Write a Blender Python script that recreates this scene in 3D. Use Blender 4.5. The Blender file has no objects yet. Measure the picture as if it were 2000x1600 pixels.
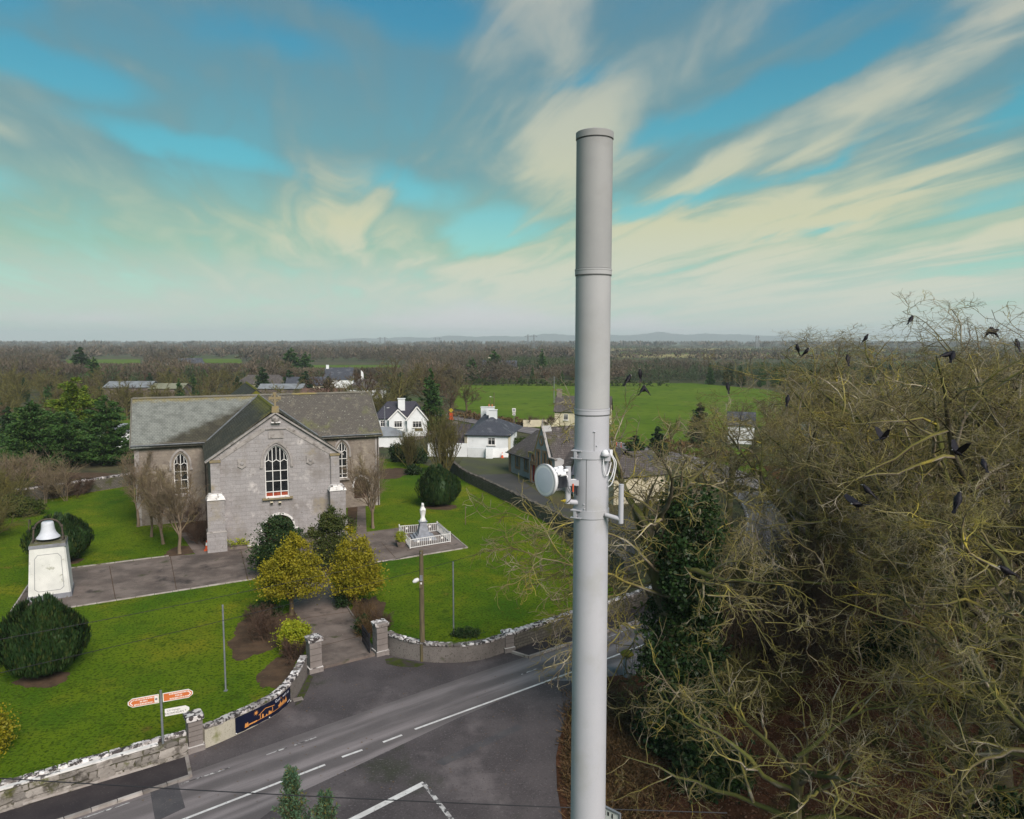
import bpy, math, random
import numpy as np
from mathutils import Vector, Matrix
from mathutils.geometry import tessellate_polygon

random.seed(7)
RNG = np.random.default_rng(11)
scene = bpy.context.scene
col = scene.collection
R = math.radians

# ---------------------------------------------------------------- camera
cam_data = bpy.data.cameras.new("drone_camera")
cam_data.sensor_fit = 'HORIZONTAL'
cam_data.sensor_width = 36.0
cam_data.lens = 36.0 * 1450.0 / 2000.0
cam_data.clip_start = 0.1
cam_data.clip_end = 40000.0
cam = bpy.data.objects.new("drone_camera", cam_data)
cam.location = (0.0, 0.0, 17.0)
cam.rotation_euler = (R(90.0 - 5.3), 0.0, 0.0)
col.objects.link(cam)
scene.camera = cam

# ---------------------------------------------------------------- view
scene.render.engine = 'CYCLES'
scene.view_settings.view_transform = 'Standard'
scene.view_settings.look = 'None'
scene.view_settings.exposure = 0.70
scene.view_settings.gamma = 1.0
scene.view_settings.use_curve_mapping = False
scene.cycles.use_denoising = True
scene.cycles.max_bounces = 5
scene.cycles.diffuse_bounces = 2
scene.cycles.glossy_bounces = 2
scene.cycles.transmission_bounces = 3
scene.cycles.volume_bounces = 0
scene.cycles.transparent_max_bounces = 4
scene.cycles.volume_step_rate = 10.0
scene.cycles.caustics_reflective = False
scene.cycles.caustics_refractive = False


class NG:
    """tiny helper for wiring node trees"""
    def __init__(self, tree):
        self.t = tree
        tree.nodes.clear()

    def n(self, kind, **props):
        nd = self.t.nodes.new(kind)
        for k, v in props.items():
            setattr(nd, k, v)
        return nd

    def link(self, a, b):
        self.t.links.new(a, b)

    def put(self, sock, v):
        if isinstance(v, bpy.types.NodeSocket):
            self.t.links.new(v, sock)
        else:
            if hasattr(sock.default_value, '__len__') and not hasattr(v, '__len__'):
                v = (v,) * len(sock.default_value)
            if hasattr(sock.default_value, '__len__') and len(sock.default_value) == 4 and len(v) == 3:
                v = (*v, 1.0)
            sock.default_value = v

    def math(self, op, a, b=None, c=None, clamp=False):
        nd = self.n('ShaderNodeMath', operation=op, use_clamp=clamp)
        self.put(nd.inputs[0], a)
        if b is not None:
            self.put(nd.inputs[1], b)
        if c is not None:
            self.put(nd.inputs[2], c)
        return nd.outputs[0]

    def mix(self, fac, a, b, blend='MIX'):
        nd = self.n('ShaderNodeMix', data_type='RGBA', blend_type=blend)
        self.put(nd.inputs[0], fac)
        self.put(nd.inputs[6], a)
        self.put(nd.inputs[7], b)
        return nd.outputs[2]

    def smooth(self, x, lo, hi, a=0.0, b=1.0):
        nd = self.n('ShaderNodeMapRange', interpolation_type='SMOOTHSTEP')
        self.put(nd.inputs[0], x)
        self.put(nd.inputs[1], lo)
        self.put(nd.inputs[2], hi)
        self.put(nd.inputs[3], a)
        self.put(nd.inputs[4], b)
        return nd.outputs[0]

    def noise(self, vec, scale, detail=5.0, rough=0.55, dist=0.0):
        nd = self.n('ShaderNodeTexNoise')
        if vec is not None:
            self.link(vec, nd.inputs['Vector'])
        nd.inputs['Scale'].default_value = scale
        nd.inputs['Detail'].default_value = detail
        nd.inputs['Roughness'].default_value = rough
        nd.inputs['Distortion'].default_value = dist
        return nd.outputs[0]

    def mapping(self, vec, loc=(0, 0, 0), rot=(0, 0, 0), sc=(1, 1, 1), kind='POINT'):
        nd = self.n('ShaderNodeMapping', vector_type=kind)
        self.link(vec, nd.inputs[0])
        nd.inputs['Location'].default_value = loc
        nd.inputs['Rotation'].default_value = rot
        nd.inputs['Scale'].default_value = sc
        return nd.outputs[0]

    def ramp(self, fac, stops):
        nd = self.n('ShaderNodeValToRGB')
        cr = nd.color_ramp
        while len(cr.elements) < len(stops):
            cr.elements.new(0.5)
        for e, (p, c) in zip(cr.elements, stops):
            e.position = p
            e.color = (*c, 1.0)
        self.link(fac, nd.inputs[0])
        return nd.outputs[0]


# ---------------------------------------------------------------- sky
SUN_EL, SUN_AZ = R(40.0), R(150.0)          # azimuth clockwise from +Y: over the right shoulder
world = bpy.data.worlds.new("World")
scene.world = world
world.use_nodes = True
world.cycles.sampling_method = 'MANUAL'
world.cycles.sample_map_resolution = 256
g = NG(world.node_tree)
out = g.n('ShaderNodeOutputWorld')
bg = g.n('ShaderNodeBackground')
bg.inputs[1].default_value = 0.094
g.link(bg.outputs[0], out.inputs[0])
tc = g.n('ShaderNodeTexCoord')
sep = g.n('ShaderNodeSeparateXYZ')
g.link(tc.outputs['Generated'], sep.inputs[0])
dx, dy, dz = sep.outputs
sky = g.n('ShaderNodeTexSky', sky_type='NISHITA')
sky.sun_disc = False
sky.sun_elevation = SUN_EL
sky.sun_rotation = SUN_AZ
sky.altitude = 100.0
sky.air_density = 1.2
sky.dust_density = 1.5
sky.ozone_density = 2.0
# direction as azimuth / elevation, and as a point on a flat cloud deck
az = g.math('ARCTAN2', dx, dy)
el = g.math('ARCSINE', dz)
zc = g.math('ADD', g.math('MAXIMUM', dz, 0.0), 0.07)
comb = g.n('ShaderNodeCombineXYZ')
g.put(comb.inputs[0], g.math('DIVIDE', dx, zc))
g.put(comb.inputs[1], g.math('DIVIDE', dy, zc))
deck = comb.outputs[0]
comb2 = g.n('ShaderNodeCombineXYZ')
g.put(comb2.inputs[0], az)
g.put(comb2.inputs[1], el)
ae = comb2.outputs[0]
streak = g.mapping(deck, rot=(0, 0, R(17.0)), sc=(1.0, 3.6, 1.0), kind='TEXTURE')       # cloud streets running off to the left horizon
n_big = g.noise(streak, 1.0, 5.0, 0.55, 0.5)
n_fine = g.noise(g.mapping(deck, loc=(3.1, 7.7, 0), rot=(0, 0, R(15.0)), sc=(1.0, 4.2, 1.0), kind='TEXTURE'), 3.0, 5.0, 0.54, 0.8)
n_mass = g.noise(g.mapping(deck, loc=(9.0, 2.0, 0), rot=(0, 0, R(17.0)), sc=(1.0, 2.0, 1.0), kind='TEXTURE'), 0.6, 4.0, 0.5, 0.3)
# irregular outlines for the single clouds
wob = g.n('ShaderNodeTexNoise')
g.link(ae, wob.inputs['Vector'])
wob.inputs['Scale'].default_value = 11.0
wob.inputs['Detail'].default_value = 7.0
vm = g.n('ShaderNodeVectorMath', operation='MULTIPLY_ADD')
g.link(wob.outputs['Color'], vm.inputs[0])
vm.inputs[1].default_value = (0.10, 0.036, 0.0)
g.link(ae, vm.inputs[2])
vs = g.n('ShaderNodeVectorMath', operation='SUBTRACT')
g.link(vm.outputs[0], vs.inputs[0])
vs.inputs[1].default_value = (0.05, 0.018, 0.0)
ae2 = vs.outputs[0]


def cloud_patches(items):
    """sum of soft elliptical cloud patches: azimuth, elevation, half width, half height, tilt (deg), weight"""
    tot = None
    for (a0, e0, wa, we, tilt, wt) in items:
        m = g.mapping(ae2, loc=(R(a0), R(e0), 0), rot=(0, 0, R(tilt)), sc=(R(wa), R(we), 1.0), kind='TEXTURE')
        gr = g.n('ShaderNodeTexGradient', gradient_type='SPHERICAL')
        g.link(m, gr.inputs[0])
        v = g.math('MULTIPLY', gr.outputs['Fac'], wt)
        tot = v if tot is None else g.math('ADD', tot, v)
    return tot


pos = cloud_patches([
    # creamy banks
    (19.0, 7.0, 30, 9.5, 10, 0.42), (-4.0, 5.0, 24, 5.5, 0, 0.34), (-26.0, 8.0, 16, 5.0, -6, 0.20),
    (2.6, 24.5, 11, 6.5, 0, 0.85), (3.2, 14.5, 8.5, 9.0, 30, 0.85), (-12.0, 8.6, 7.5, 5.0, -28, 0.85),
    (11.5, 7.6, 9, 2.6, 8, 0.80), (24.0, 9.8, 13, 3.4, 18, 0.85), (18.0, 7.2, 9, 2.6, 22, 0.7), (26.0, 3.6, 13, 2.6, 9, 0.95),
    (15.5, 3.8, 9, 1.8, 12, 0.6), (23.0, 14.6, 15, 2.6, 21, 0.85), (32.0, 6.6, 7, 0.8, 13, 0.9), (15.0, 21.5, 12, 3.0, 27, 0.75),
    (13.5, 11.8, 7, 1.6, 18, 0.55), (31.5, 18.0, 9, 2.6, 22, 0.75), (35.0, 22.0, 8, 3.0, 25, 0.85), (-1.0, 4.6, 10, 2.2, 0, 0.6),
    (7.0, 4.6, 6, 1.6, 6, 0.5), (-35.5, 13.0, 5, 1.2, -6, 0.5), (-31.0, 22.0, 9, 1.6, -12, 0.5), (-27.0, 17.8, 5, 1.0, -12, 0.4), (-5.5, 6.8, 5, 1.2, 20, 0.45)])
gap = cloud_patches([
    (15.0, 16.0, 13, 1.7, 15, 1.25), (24.5, 18.5, 9, 1.4, 21, 1.0), (28.0, 24.5, 14, 4.0, 20, 1.3), (34.5, 14.6, 5, 1.7, 15, 1.2),
    (-9.0, 23.5, 12, 2.6, -12, 1.2), (-17.0, 20.5, 8, 1.6, -8, 0.7), (-32.5, 17.0, 9, 1.8, -6, 1.25), (-35.0, 21.0, 5, 3.0, 0, 0.9),
    (-1.5, 8.2, 5.5, 2.2, 8, 1.3), (12.5, 10.2, 8, 1.2, 16, 1.1), (22.5, 7.9, 7, 0.9, 14, 0.9), (-23.5, 13.4, 10, 1.2, -8, 0.9), (-8.5, 11.5, 6, 1.8, -10, 0.8),
    (33.0, 9.2, 6, 1.6, 14, 1.0), (31.5, 4.6, 7, 1.3, 10, 0.9), (5.5, 18.6, 5, 1.4, 15, 0.9), (-36.0, 9.5, 5, 1.6, 0, 0.9), (8.5, 9.8, 4, 1.4, 10, 0.7), (22.0, 12.2, 8, 0.8, 20, 0.8)])
brk = g.smooth(g.math('ADD', g.math('MULTIPLY', n_fine, 0.6), g.math('MULTIPLY', n_big, 0.4)), 0.36, 0.62, 0.45, 1.15)
pos = g.math('MULTIPLY', pos, brk)
hor = g.smooth(el, 0.0, 0.20)                       # 0 at the horizon, 1 above 11 degrees
tex = g.math('ADD', g.math('MULTIPLY', n_big, 0.55), g.math('MULTIPLY', n_fine, 0.45))
dens = g.math('ADD', g.math('ADD', g.math('ADD', 0.5, g.math('MULTIPLY', g.math('SUBTRACT', tex, 0.5), 1.7)), g.math('MULTIPLY', g.math('SUBTRACT', n_mass, 0.5), 0.5)),
              g.math('SUBTRACT', g.math('MULTIPLY', pos, 0.45), g.math('MULTIPLY', gap, 0.62)))
cover = g.smooth(dens, -0.02, 0.62)
cream = g.smooth(g.math('ADD', g.math('MULTIPLY', pos, 0.95), g.math('MULTIPLY', g.math('SUBTRACT', tex, 0.5), 2.4)), -0.08, 0.98)
elr = g.smooth(el, 0.0, 0.46)
clear_sky = g.mix(0.55, g.mix(1.0, sky.outputs[0], (0.40, 0.98, 0.86), 'MULTIPLY'),
                  g.ramp(elr, [(0.0, (4.1, 4.7, 4.1)), (0.14, (2.2, 3.6, 2.9)), (0.45, (0.45, 2.3, 2.75)), (1.0, (0.02, 0.95, 2.05))]))
grey_cl = g.ramp(elr, [(0.0, (3.9, 4.4, 3.9)), (0.16, (2.1, 3.45, 2.65)), (0.45, (1.05, 2.15, 2.30)), (1.0, (0.80, 1.68, 2.15))])
cream_cl = g.ramp(elr, [(0.0, (4.3, 4.5, 3.9)), (0.25, (4.3, 4.2, 2.75)), (0.6, (3.7, 3.75, 2.9)), (1.0, (3.0, 3.15, 2.85))])
cl = g.mix(cream, grey_cl, cream_cl)
skyc = g.mix(g.math('MULTIPLY', cover, 0.92), clear_sky, cl)
# bright breaks low over the horizon
low = cloud_patches([(-2.6, 1.4, 8.0, 2.2, 0, 1.1), (10.0, 0.9, 12.0, 1.3, -3, 0.9), (-29.0, 1.5, 8.0, 0.9, 0, 0.6), (-9.0, 1.4, 6.0, 0.7, 0, 0.4)])
skyc = g.mix(g.smooth(low, 0.0, 0.95, 0.0, 0.85), skyc, (4.6, 4.5, 4.55))
g.link(skyc, bg.inputs[0])

sun_data = bpy.data.lights.new("sun", 'SUN')
sun_data.energy = 3.2
sun_data.angle = R(32.0)
sun_data.color = (1.0, 0.90, 0.84)
sun = bpy.data.objects.new("sun", sun_data)
sun.rotation_euler = Vector((-math.sin(SUN_AZ) * math.cos(SUN_EL), -math.cos(SUN_AZ) * math.cos(SUN_EL), -math.sin(SUN_EL))).to_track_quat('-Z', 'Y').to_euler()
col.objects.link(sun)

# ================================================================ helpers
def tag(o, label=None, cat=None, group=None, kind=None):
    if label: o["label"] = label
    if cat: o["category"] = cat
    if group: o["group"] = group
    if kind: o["kind"] = kind
    return o


def empty(name, loc=(0, 0, 0), rz=0.0, label=None, cat=None, group=None):
    o = bpy.data.objects.new(name, None)
    o.empty_display_size = 0.3
    o.location = loc if len(loc) == 3 else (loc[0], loc[1], 0.0)
    o.rotation_euler = (0, 0, rz)
    col.objects.link(o)
    return tag(o, label, cat, group)


def link_mesh(name, me, parent=None, loc=None, rz=0.0):
    o = bpy.data.objects.new(name, me)
    if loc is not None:
        o.location = loc
    if rz:
        o.rotation_euler = (0, 0, rz)
    if parent is not None:
        o.parent = parent
    col.objects.link(o)
    return o


def copy_tree(o, parent=None):
    c = o.copy()
    col.objects.link(c)
    c.parent = parent
    for ch in list(o.children):
        copy_tree(ch, c)
    return c


def np_mesh(name, verts, faces, material, smooth=False):
    """verts (N,3), faces (M,k) arrays -> mesh, quickly"""
    verts = np.asarray(verts, dtype=np.float32)
    faces = np.asarray(faces, dtype=np.int32)
    me = bpy.data.meshes.new(name)
    me.vertices.add(len(verts))
    me.vertices.foreach_set('co', verts.ravel())
    m, k = faces.shape
    me.loops.add(m * k)
    me.loops.foreach_set('vertex_index', faces.ravel())
    me.polygons.add(m)
    me.polygons.foreach_set('loop_start', np.arange(0, m * k, k, dtype=np.int32))
    me.polygons.foreach_set('loop_total', np.full(m, k, dtype=np.int32))
    if smooth:
        me.polygons.foreach_set('use_smooth', np.ones(m, dtype=bool))
    me.update(calc_edges=True)
    if material:
        me.materials.append(material)
    return me


class MB:
    """collects faces of one part"""
    def __init__(self):
        self.v, self.f, self.mi, self.uv = [], [], [], None

    def add(self, vs, fs, mi=0):
        b = len(self.v)
        self.v += [tuple(p) for p in vs]
        self.f += [tuple(i + b for i in f) for f in fs]
        self.mi += [mi] * len(fs)
        return self

    def box(self, c, s, rz=0.0, mi=0, taper=1.0, rx=0.0, ry=0.0):
        hx, hy, hz = s[0] / 2, s[1] / 2, s[2] / 2
        pts = [(-hx, -hy, -hz), (hx, -hy, -hz), (hx, hy, -hz), (-hx, hy, -hz),
               (-hx * taper, -hy * taper, hz), (hx * taper, -hy * taper, hz), (hx * taper, hy * taper, hz), (-hx * taper, hy * taper, hz)]
        M = Matrix.Translation(c) @ Matrix.Rotation(rz, 4, 'Z') @ Matrix.Rotation(ry, 4, 'Y') @ Matrix.Rotation(rx, 4, 'X')
        return self.add([M @ Vector(p) for p in pts], [(0, 3, 2, 1), (4, 5, 6, 7), (0, 1, 5, 4), (1, 2, 6, 5), (2, 3, 7, 6), (3, 0, 4, 7)], mi)

    def block(self, x0, x1, y0, y1, z0, z1, mi=0):
        return self.box(((x0 + x1) / 2, (y0 + y1) / 2, (z0 + z1) / 2), (x1 - x0, y1 - y0, z1 - z0), mi=mi)

    def poly(self, pts, mi=0):
        """flat polygon, any outline"""
        tris = tessellate_polygon([[Vector(p) for p in pts]])
        n = Vector((0, 0, 0))
        fs = []
        for t in tris:
            a, b, c = (Vector(pts[i]) for i in t)
            if (b - a).cross(c - a).length > 1e-9:
                fs.append(tuple(t))
        return self.add(pts, fs, mi)

    def prism_z(self, pts, z0, z1, mi=0):
        """vertical prism over a plan outline (counter-clockwise)"""
        n = len(pts)
        area = sum(pts[i][0] * pts[(i + 1) % n][1] - pts[(i + 1) % n][0] * pts[i][1] for i in range(n))
        if area < 0:
            pts = pts[::-1]
        lo = [(p[0], p[1], z0) for p in pts]
        hi = [(p[0], p[1], z1) for p in pts]
        fs = [(i, (i + 1) % n, n + (i + 1) % n, n + i) for i in range(n)]
        tris = tessellate_polygon([[Vector(p) for p in hi]])
        for t in tris:
            a, b, c = (Vector(hi[i]) for i in t)
            nz = (b - a).cross(c - a).z
            if abs(nz) < 1e-9:
                continue
            t = tuple(t) if nz > 0 else tuple(t[::-1])
            fs.append(tuple(i + n for i in t))
            fs.append(tuple(t[::-1]))
        return self.add(lo + hi, fs, mi)

    def prism_y(self, pts, y0, y1, mi=0):
        """outline in x,z pushed along y"""
        n = len(pts)
        a = [(p[0], y0, p[1]) for p in pts]
        b = [(p[0], y1, p[1]) for p in pts]
        fs = [(i, i + n, (i + 1) % n + n, (i + 1) % n) for i in range(n)]
        for t in tessellate_polygon([[Vector(p) for p in a]]):
            fs.append(tuple(t))
            fs.append(tuple(i + n for i in t[::-1]))
        return self.add(a + b, fs, mi)

    def frame_y(self, outer, inner, y0, y1, mi=0):
        """ring between two outlines (same count, x,z) pushed along y"""
        n = len(outer)
        vs = [(p[0], y0, p[1]) for p in outer] + [(p[0], y0, p[1]) for p in inner] + [(p[0], y1, p[1]) for p in outer] + [(p[0], y1, p[1]) for p in inner]
        fs = []
        for i in range(n):
            j = (i + 1) % n
            fs += [(i, j, n + j, n + i), (2 * n + i, 3 * n + i, 3 * n + j, 2 * n + j), (i, 2 * n + i, 2 * n + j, j), (n + i, n + j, 3 * n + j, 3 * n + i)]
        return self.add(vs, fs, mi)

    def tube(self, pts, r, k=8, mi=0, cap=True):
        pts = [Vector(p) for p in pts]
        rs = r if hasattr(r, '__len__') else [r] * len(pts)
        vs, fs = [], []
        ref = None
        for i, p in enumerate(pts):
            d = (pts[min(i + 1, len(pts) - 1)] - pts[max(i - 1, 0)]).normalized()
            if ref is None:
                ref = Vector((0, 0, 1)) if abs(d.z) < 0.9 else Vector((1, 0, 0))
            s = d.cross(ref).normalized()
            t = s.cross(d).normalized()
            ref = t
            for j in range(k):
                a = 2 * math.pi * j / k
                vs.append(p + (s * math.cos(a) + t * math.sin(a)) * rs[i])
        for i in range(len(pts) - 1):
            for j in range(k):
                a, b = i * k + j, i * k + (j + 1) % k
                fs.append((a, a + k, b + k, b))
        if cap:
            fs.append(tuple(range(k)))
            fs.append(tuple((len(pts) - 1) * k + j for j in range(k - 1, -1, -1)))
        return self.add(vs, fs, mi)

    def lathe(self, prof, k=24, c=(0, 0, 0), mi=0, axis=None, sx=1.0, sy=1.0):
        """profile of (radius, height); axis: direction the heights run along"""
        vs, fs = [], []
        M = Matrix.Identity(3) if axis is None else Vector((0, 0, 1)).rotation_difference(Vector(axis)).to_matrix()
        for (r, h) in prof:
            for j in range(k):
                a = 2 * math.pi * j / k
                vs.append(Vector(c) + M @ Vector((r * math.cos(a) * sx, r * math.sin(a) * sy, h)))
        for i in range(len(prof) - 1):
            for j in range(k):
                a, b = i * k + j, i * k + (j + 1) % k
                fs.append((a, b, b + k, a + k))
        if prof[0][0] > 1e-4:
            fs.append(tuple(range(k - 1, -1, -1)))
        if prof[-1][0] > 1e-4:
            fs.append(tuple((len(prof) - 1) * k + j for j in range(k)))
        return self.add(vs, fs, mi)

    def mesh(self, name, mats, smooth=False):
        me = bpy.data.meshes.new(name)
        me.from_pydata(self.v, [], self.f)
        mats = mats if isinstance(mats, (list, tuple)) else [mats]
        for m in mats:
            me.materials.append(m)
        if len(mats) > 1:
            me.polygons.foreach_set('material_index', self.mi)
        if smooth:
            me.polygons.foreach_set('use_smooth', [True] * len(me.polygons))
            me.set_sharp_from_angle(angle=R(38))
        me.validate()
        me.update()
        return me

    def build(self, name, mats, parent=None, loc=None, rz=0.0, smooth=False):
        return link_mesh(name, self.mesh(name, mats, smooth), parent, loc, rz)


def ribbon(name, pts, v0, v1, z, material, parent=None, closed_uv=True):
    """strip along a plan polyline between lateral offsets v0..v1 (left positive), UV in metres"""
    P = [Vector((p[0], p[1], 0)) for p in pts]
    vs, fs, uvs = [], [], []
    s = 0.0
    for i, p in enumerate(P):
        d = (P[min(i + 1, len(P) - 1)] - P[max(i - 1, 0)]).normalized()
        nrm = Vector((-d.y, d.x, 0))
        if i:
            s += (p - P[i - 1]).length
        for v in (v1, v0):
            q = p + nrm * v
            vs.append((q.x, q.y, z))
            uvs.append((s, v))
    for i in range(len(P) - 1):
        fs.append((2 * i + 1, 2 * i + 3, 2 * i + 2, 2 * i))
    me = bpy.data.meshes.new(name)
    me.from_pydata(vs, [], fs)
    ul = me.uv_layers.new(name="UVMap")
    for lp in me.loops:
        ul.data[lp.index].uv = uvs[lp.vertex_index]
    me.materials.append(material)
    me.update()
    return link_mesh(name, me, parent)


def smooth_path(pts, n=6):
    """Catmull-Rom through plan points"""
    P = [Vector((*p[:2], p[2] if len(p) > 2 else 0.0)) for p in pts]
    Q = [P[0] * 2 - P[1]] + P + [P[-1] * 2 - P[-2]]
    res = []
    for i in range(1, len(Q) - 2):
        for k in range(n):
            t = k / n
            a, b, c, d = Q[i - 1], Q[i], Q[i + 1], Q[i + 2]
            res.append(0.5 * ((2 * b) + (c - a) * t + (2 * a - 5 * b + 4 * c - d) * t * t + (3 * b - a - 3 * c + d) * t ** 3))
    res.append(P[-1])
    return res


# ================================================================ materials
MATS = {}


def mat(name, c1, c2=None, scale=3.0, lo=0.35, hi=0.65, rough=0.85, bump=0.0, bscale=30.0, layers=(), stretch=(1, 1, 1), spec=0.25, metal=0.0, coords='Object', detail=5.0, bdist=0.05, rnd=False):
    """noise-mixed colour, extra noise layers (colour, scale, lo, hi), bump"""
    m = bpy.data.materials.new(name)
    m.use_nodes = True
    q = NG(m.node_tree)
    o = q.n('ShaderNodeOutputMaterial')
    b = q.n('ShaderNodeBsdfPrincipled')
    q.link(b.outputs[0], o.inputs[0])
    t = q.n('ShaderNodeTexCoord')
    vec = q.mapping(q.n('ShaderNodeNewGeometry').outputs['Position'] if coords == 'World' else t.outputs[coords], sc=stretch)
    if c2 is None:
        c = None
        cur = c1
    else:
        cur = q.mix(q.smooth(q.noise(vec, scale, detail), lo, hi), c1, c2)
    for i, (lc, ls, l0, l1) in enumerate(layers):
        v2 = q.mapping(vec, loc=(3.7 * (i + 1), 1.3 * i, 5.1))
        cur = q.mix(q.smooth(q.noise(v2, ls, 6.0, 0.6), l0, l1), cur, lc)
    if rnd:
        k_ = q.math('MULTIPLY_ADD', q.n('ShaderNodeObjectInfo').outputs['Random'], 0.75, 0.62)
        cb_ = q.n('ShaderNodeCombineColor')
        for s_ in range(3):
            q.link(k_, cb_.inputs[s_])
        cur = q.mix(1.0, cur, cb_.outputs[0], 'MULTIPLY')
    q.put(b.inputs['Base Color'], cur)
    b.inputs['Roughness'].default_value = rough
    b.inputs['Specular IOR Level'].default_value = spec
    b.inputs['Metallic'].default_value = metal
    if bump:
        bn = q.n('ShaderNodeBump')
        bn.inputs['Strength'].default_value = bump
        bn.inputs['Distance'].default_value = bdist
        q.link(q.noise(vec, bscale, 6.0, 0.65), bn.inputs['Height'])
        q.link(bn.outputs[0], b.inputs['Normal'])
    m["nodes"] = name
    MATS[name] = m
    return m


def nodes_of(m):
    b = [n for n in m.node_tree.nodes if n.type == 'BSDF_PRINCIPLED'][0]
    return m.node_tree, b


def brick_mat(name, base, dark, mortar, bw, bh, rough=0.9, streak=None, msize=0.012, bump=0.5, layers=(), offs=0.5, vertical=True, squash=1.0):
    """coursed stone or slates on x,z (walls) or on u,v (roofs use UV)"""
    m = bpy.data.materials.new(name)
    m.use_nodes = True
    q = NG(m.node_tree)
    o = q.n('ShaderNodeOutputMaterial')
    b = q.n('ShaderNodeBsdfPrincipled')
    q.link(b.outputs[0], o.inputs[0])
    t = q.n('ShaderNodeTexCoord')
    if vertical:
        s = q.n('ShaderNodeSeparateXYZ')
        q.link(t.outputs['Object'], s.inputs[0])
        cb = q.n('ShaderNodeCombineXYZ')
        q.put(cb.inputs[0], q.math('ADD', s.outputs[0], q.math('MULTIPLY', s.outputs[1], 0.9)))
        q.link(s.outputs[2], cb.inputs[1])
        vec = cb.outputs[0]
    else:
        vec = t.outputs['UV']
    br = q.n('ShaderNodeTexBrick')
    br.offset = offs
    q.link(vec, br.inputs['Vector'])
    br.inputs['Scale'].default_value = 1.0
    br.inputs['Brick Width'].default_value = bw
    br.inputs['Row Height'].default_value = bh
    br.inputs['Mortar Size'].default_value = msize
    br.inputs['Mortar Smooth'].default_value = 0.4
    q.put(br.inputs['Color1'], base)
    q.put(br.inputs['Color2'], dark)
    q.put(br.inputs['Mortar'], mortar)
    cur = br.outputs['Color']
    ob = t.outputs['Object']
    cur = q.mix(q.smooth(q.noise(ob, 9.0, 6.0, 0.7), 0.3, 0.75, 0.0, 0.55), cur, tuple(c * 0.55 for c in base))
    for i, (lc, ls, l0, l1) in enumerate(layers):
        v2 = q.mapping(ob, loc=(3.7 * (i + 1), 1.3 * i, 5.1))
        cur = q.mix(q.smooth(q.noise(v2, ls, 6.0, 0.62), l0, l1), cur, lc)
    q.link(cur, b.inputs['Base Color'])
    b.inputs['Roughness'].default_value = rough
    b.inputs['Specular IOR Level'].default_value = 0.25
    bn = q.n('ShaderNodeBump')
    bn.inputs['Strength'].default_value = bump
    bn.inputs['Distance'].default_value = 0.03
    hgt = q.math('ADD', q.math('MULTIPLY', br.outputs['Fac'], -0.7), q.math('MULTIPLY', q.noise(ob, 14.0, 5.0, 0.7), 0.6))
    q.link(hgt, bn.inputs['Height'])
    q.link(bn.outputs[0], b.inputs['Normal'])
    MATS[name] = m
    return m


def foliage_mat(name, c1, c2, c3=None, rough=0.6, scale=1.2, trans=0.15):
    """leaf colours vary by place in the crown and by leaf"""
    m = bpy.data.materials.new(name)
    m.use_nodes = True
    q = NG(m.node_tree)
    o = q.n('ShaderNodeOutputMaterial')
    b = q.n('ShaderNodeBsdfPrincipled')
    t = q.n('ShaderNodeTexCoord')
    geo = q.n('ShaderNodeNewGeometry')
    cur = q.mix(q.smooth(q.noise(t.outputs['Object'], scale, 4.0), 0.35, 0.68), c1, c2)
    if c3:
        cur = q.mix(q.smooth(geo.outputs['Random Per Island'], 0.72, 0.95), cur, c3)
    cur = q.mix(q.math('MULTIPLY', geo.outputs['Random Per Island'], 0.5), cur, tuple(c * 0.45 for c in c1))
    q.link(cur, b.inputs['Base Color'])
    b.inputs['Roughness'].default_value = rough
    b.inputs['Specular IOR Level'].default_value = 0.2
    if trans:
        tr = q.n('ShaderNodeBsdfTranslucent')
        q.link(cur, tr.inputs[0])
        mx = q.n('ShaderNodeMixShader')
        mx.inputs[0].default_value = trans
        q.link(b.outputs[0], mx.inputs[1])
        q.link(tr.outputs[0], mx.inputs[2])
        q.link(mx.outputs[0], o.inputs[0])
    else:
        q.link(b.outputs[0], o.inputs[0])
    MATS[name] = m
    return m


def bark_mat(name, base, pale, moss, moss_amt=0.5, lichen=(0.30, 0.24, 0.03)):
    """bark with pale patches; moss on the upper side of limbs"""
    m = bpy.data.materials.new(name)
    m.use_nodes = True
    q = NG(m.node_tree)
    o = q.n('ShaderNodeOutputMaterial')
    b = q.n('ShaderNodeBsdfPrincipled')
    q.link(b.outputs[0], o.inputs[0])
    t = q.n('ShaderNodeTexCoord')
    geo = q.n('ShaderNodeNewGeometry')
    ob = t.outputs['Object']
    cur = q.mix(q.smooth(q.noise(ob, 1.1, 5.0), 0.42, 0.62), base, pale)
    sp = q.n('ShaderNodeSeparateXYZ')
    q.link(geo.outputs['Normal'], sp.inputs[0])
    up = q.math('ADD', q.math('MULTIPLY', sp.outputs[2], 0.28), q.noise(ob, 0.9, 5.0))
    cur = q.mix(q.smooth(up, 0.62 - 0.35 * moss_amt, 0.86 - 0.35 * moss_amt), cur, moss)
    cur = q.mix(q.smooth(q.noise(q.mapping(ob, loc=(4, 9, 2)), 0.8, 5.0), 0.55, 0.68), cur, lichen)
    cur = q.mix(q.math('MULTIPLY', geo.outputs['Random Per Island'], 0.6), cur, tuple(c * 0.4 for c in base))
    q.link(cur, b.inputs['Base Color'])
    b.inputs['Roughness'].default_value = 0.9
    b.inputs['Specular IOR Level'].default_value = 0.15
    MATS[name] = m
    return m

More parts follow.
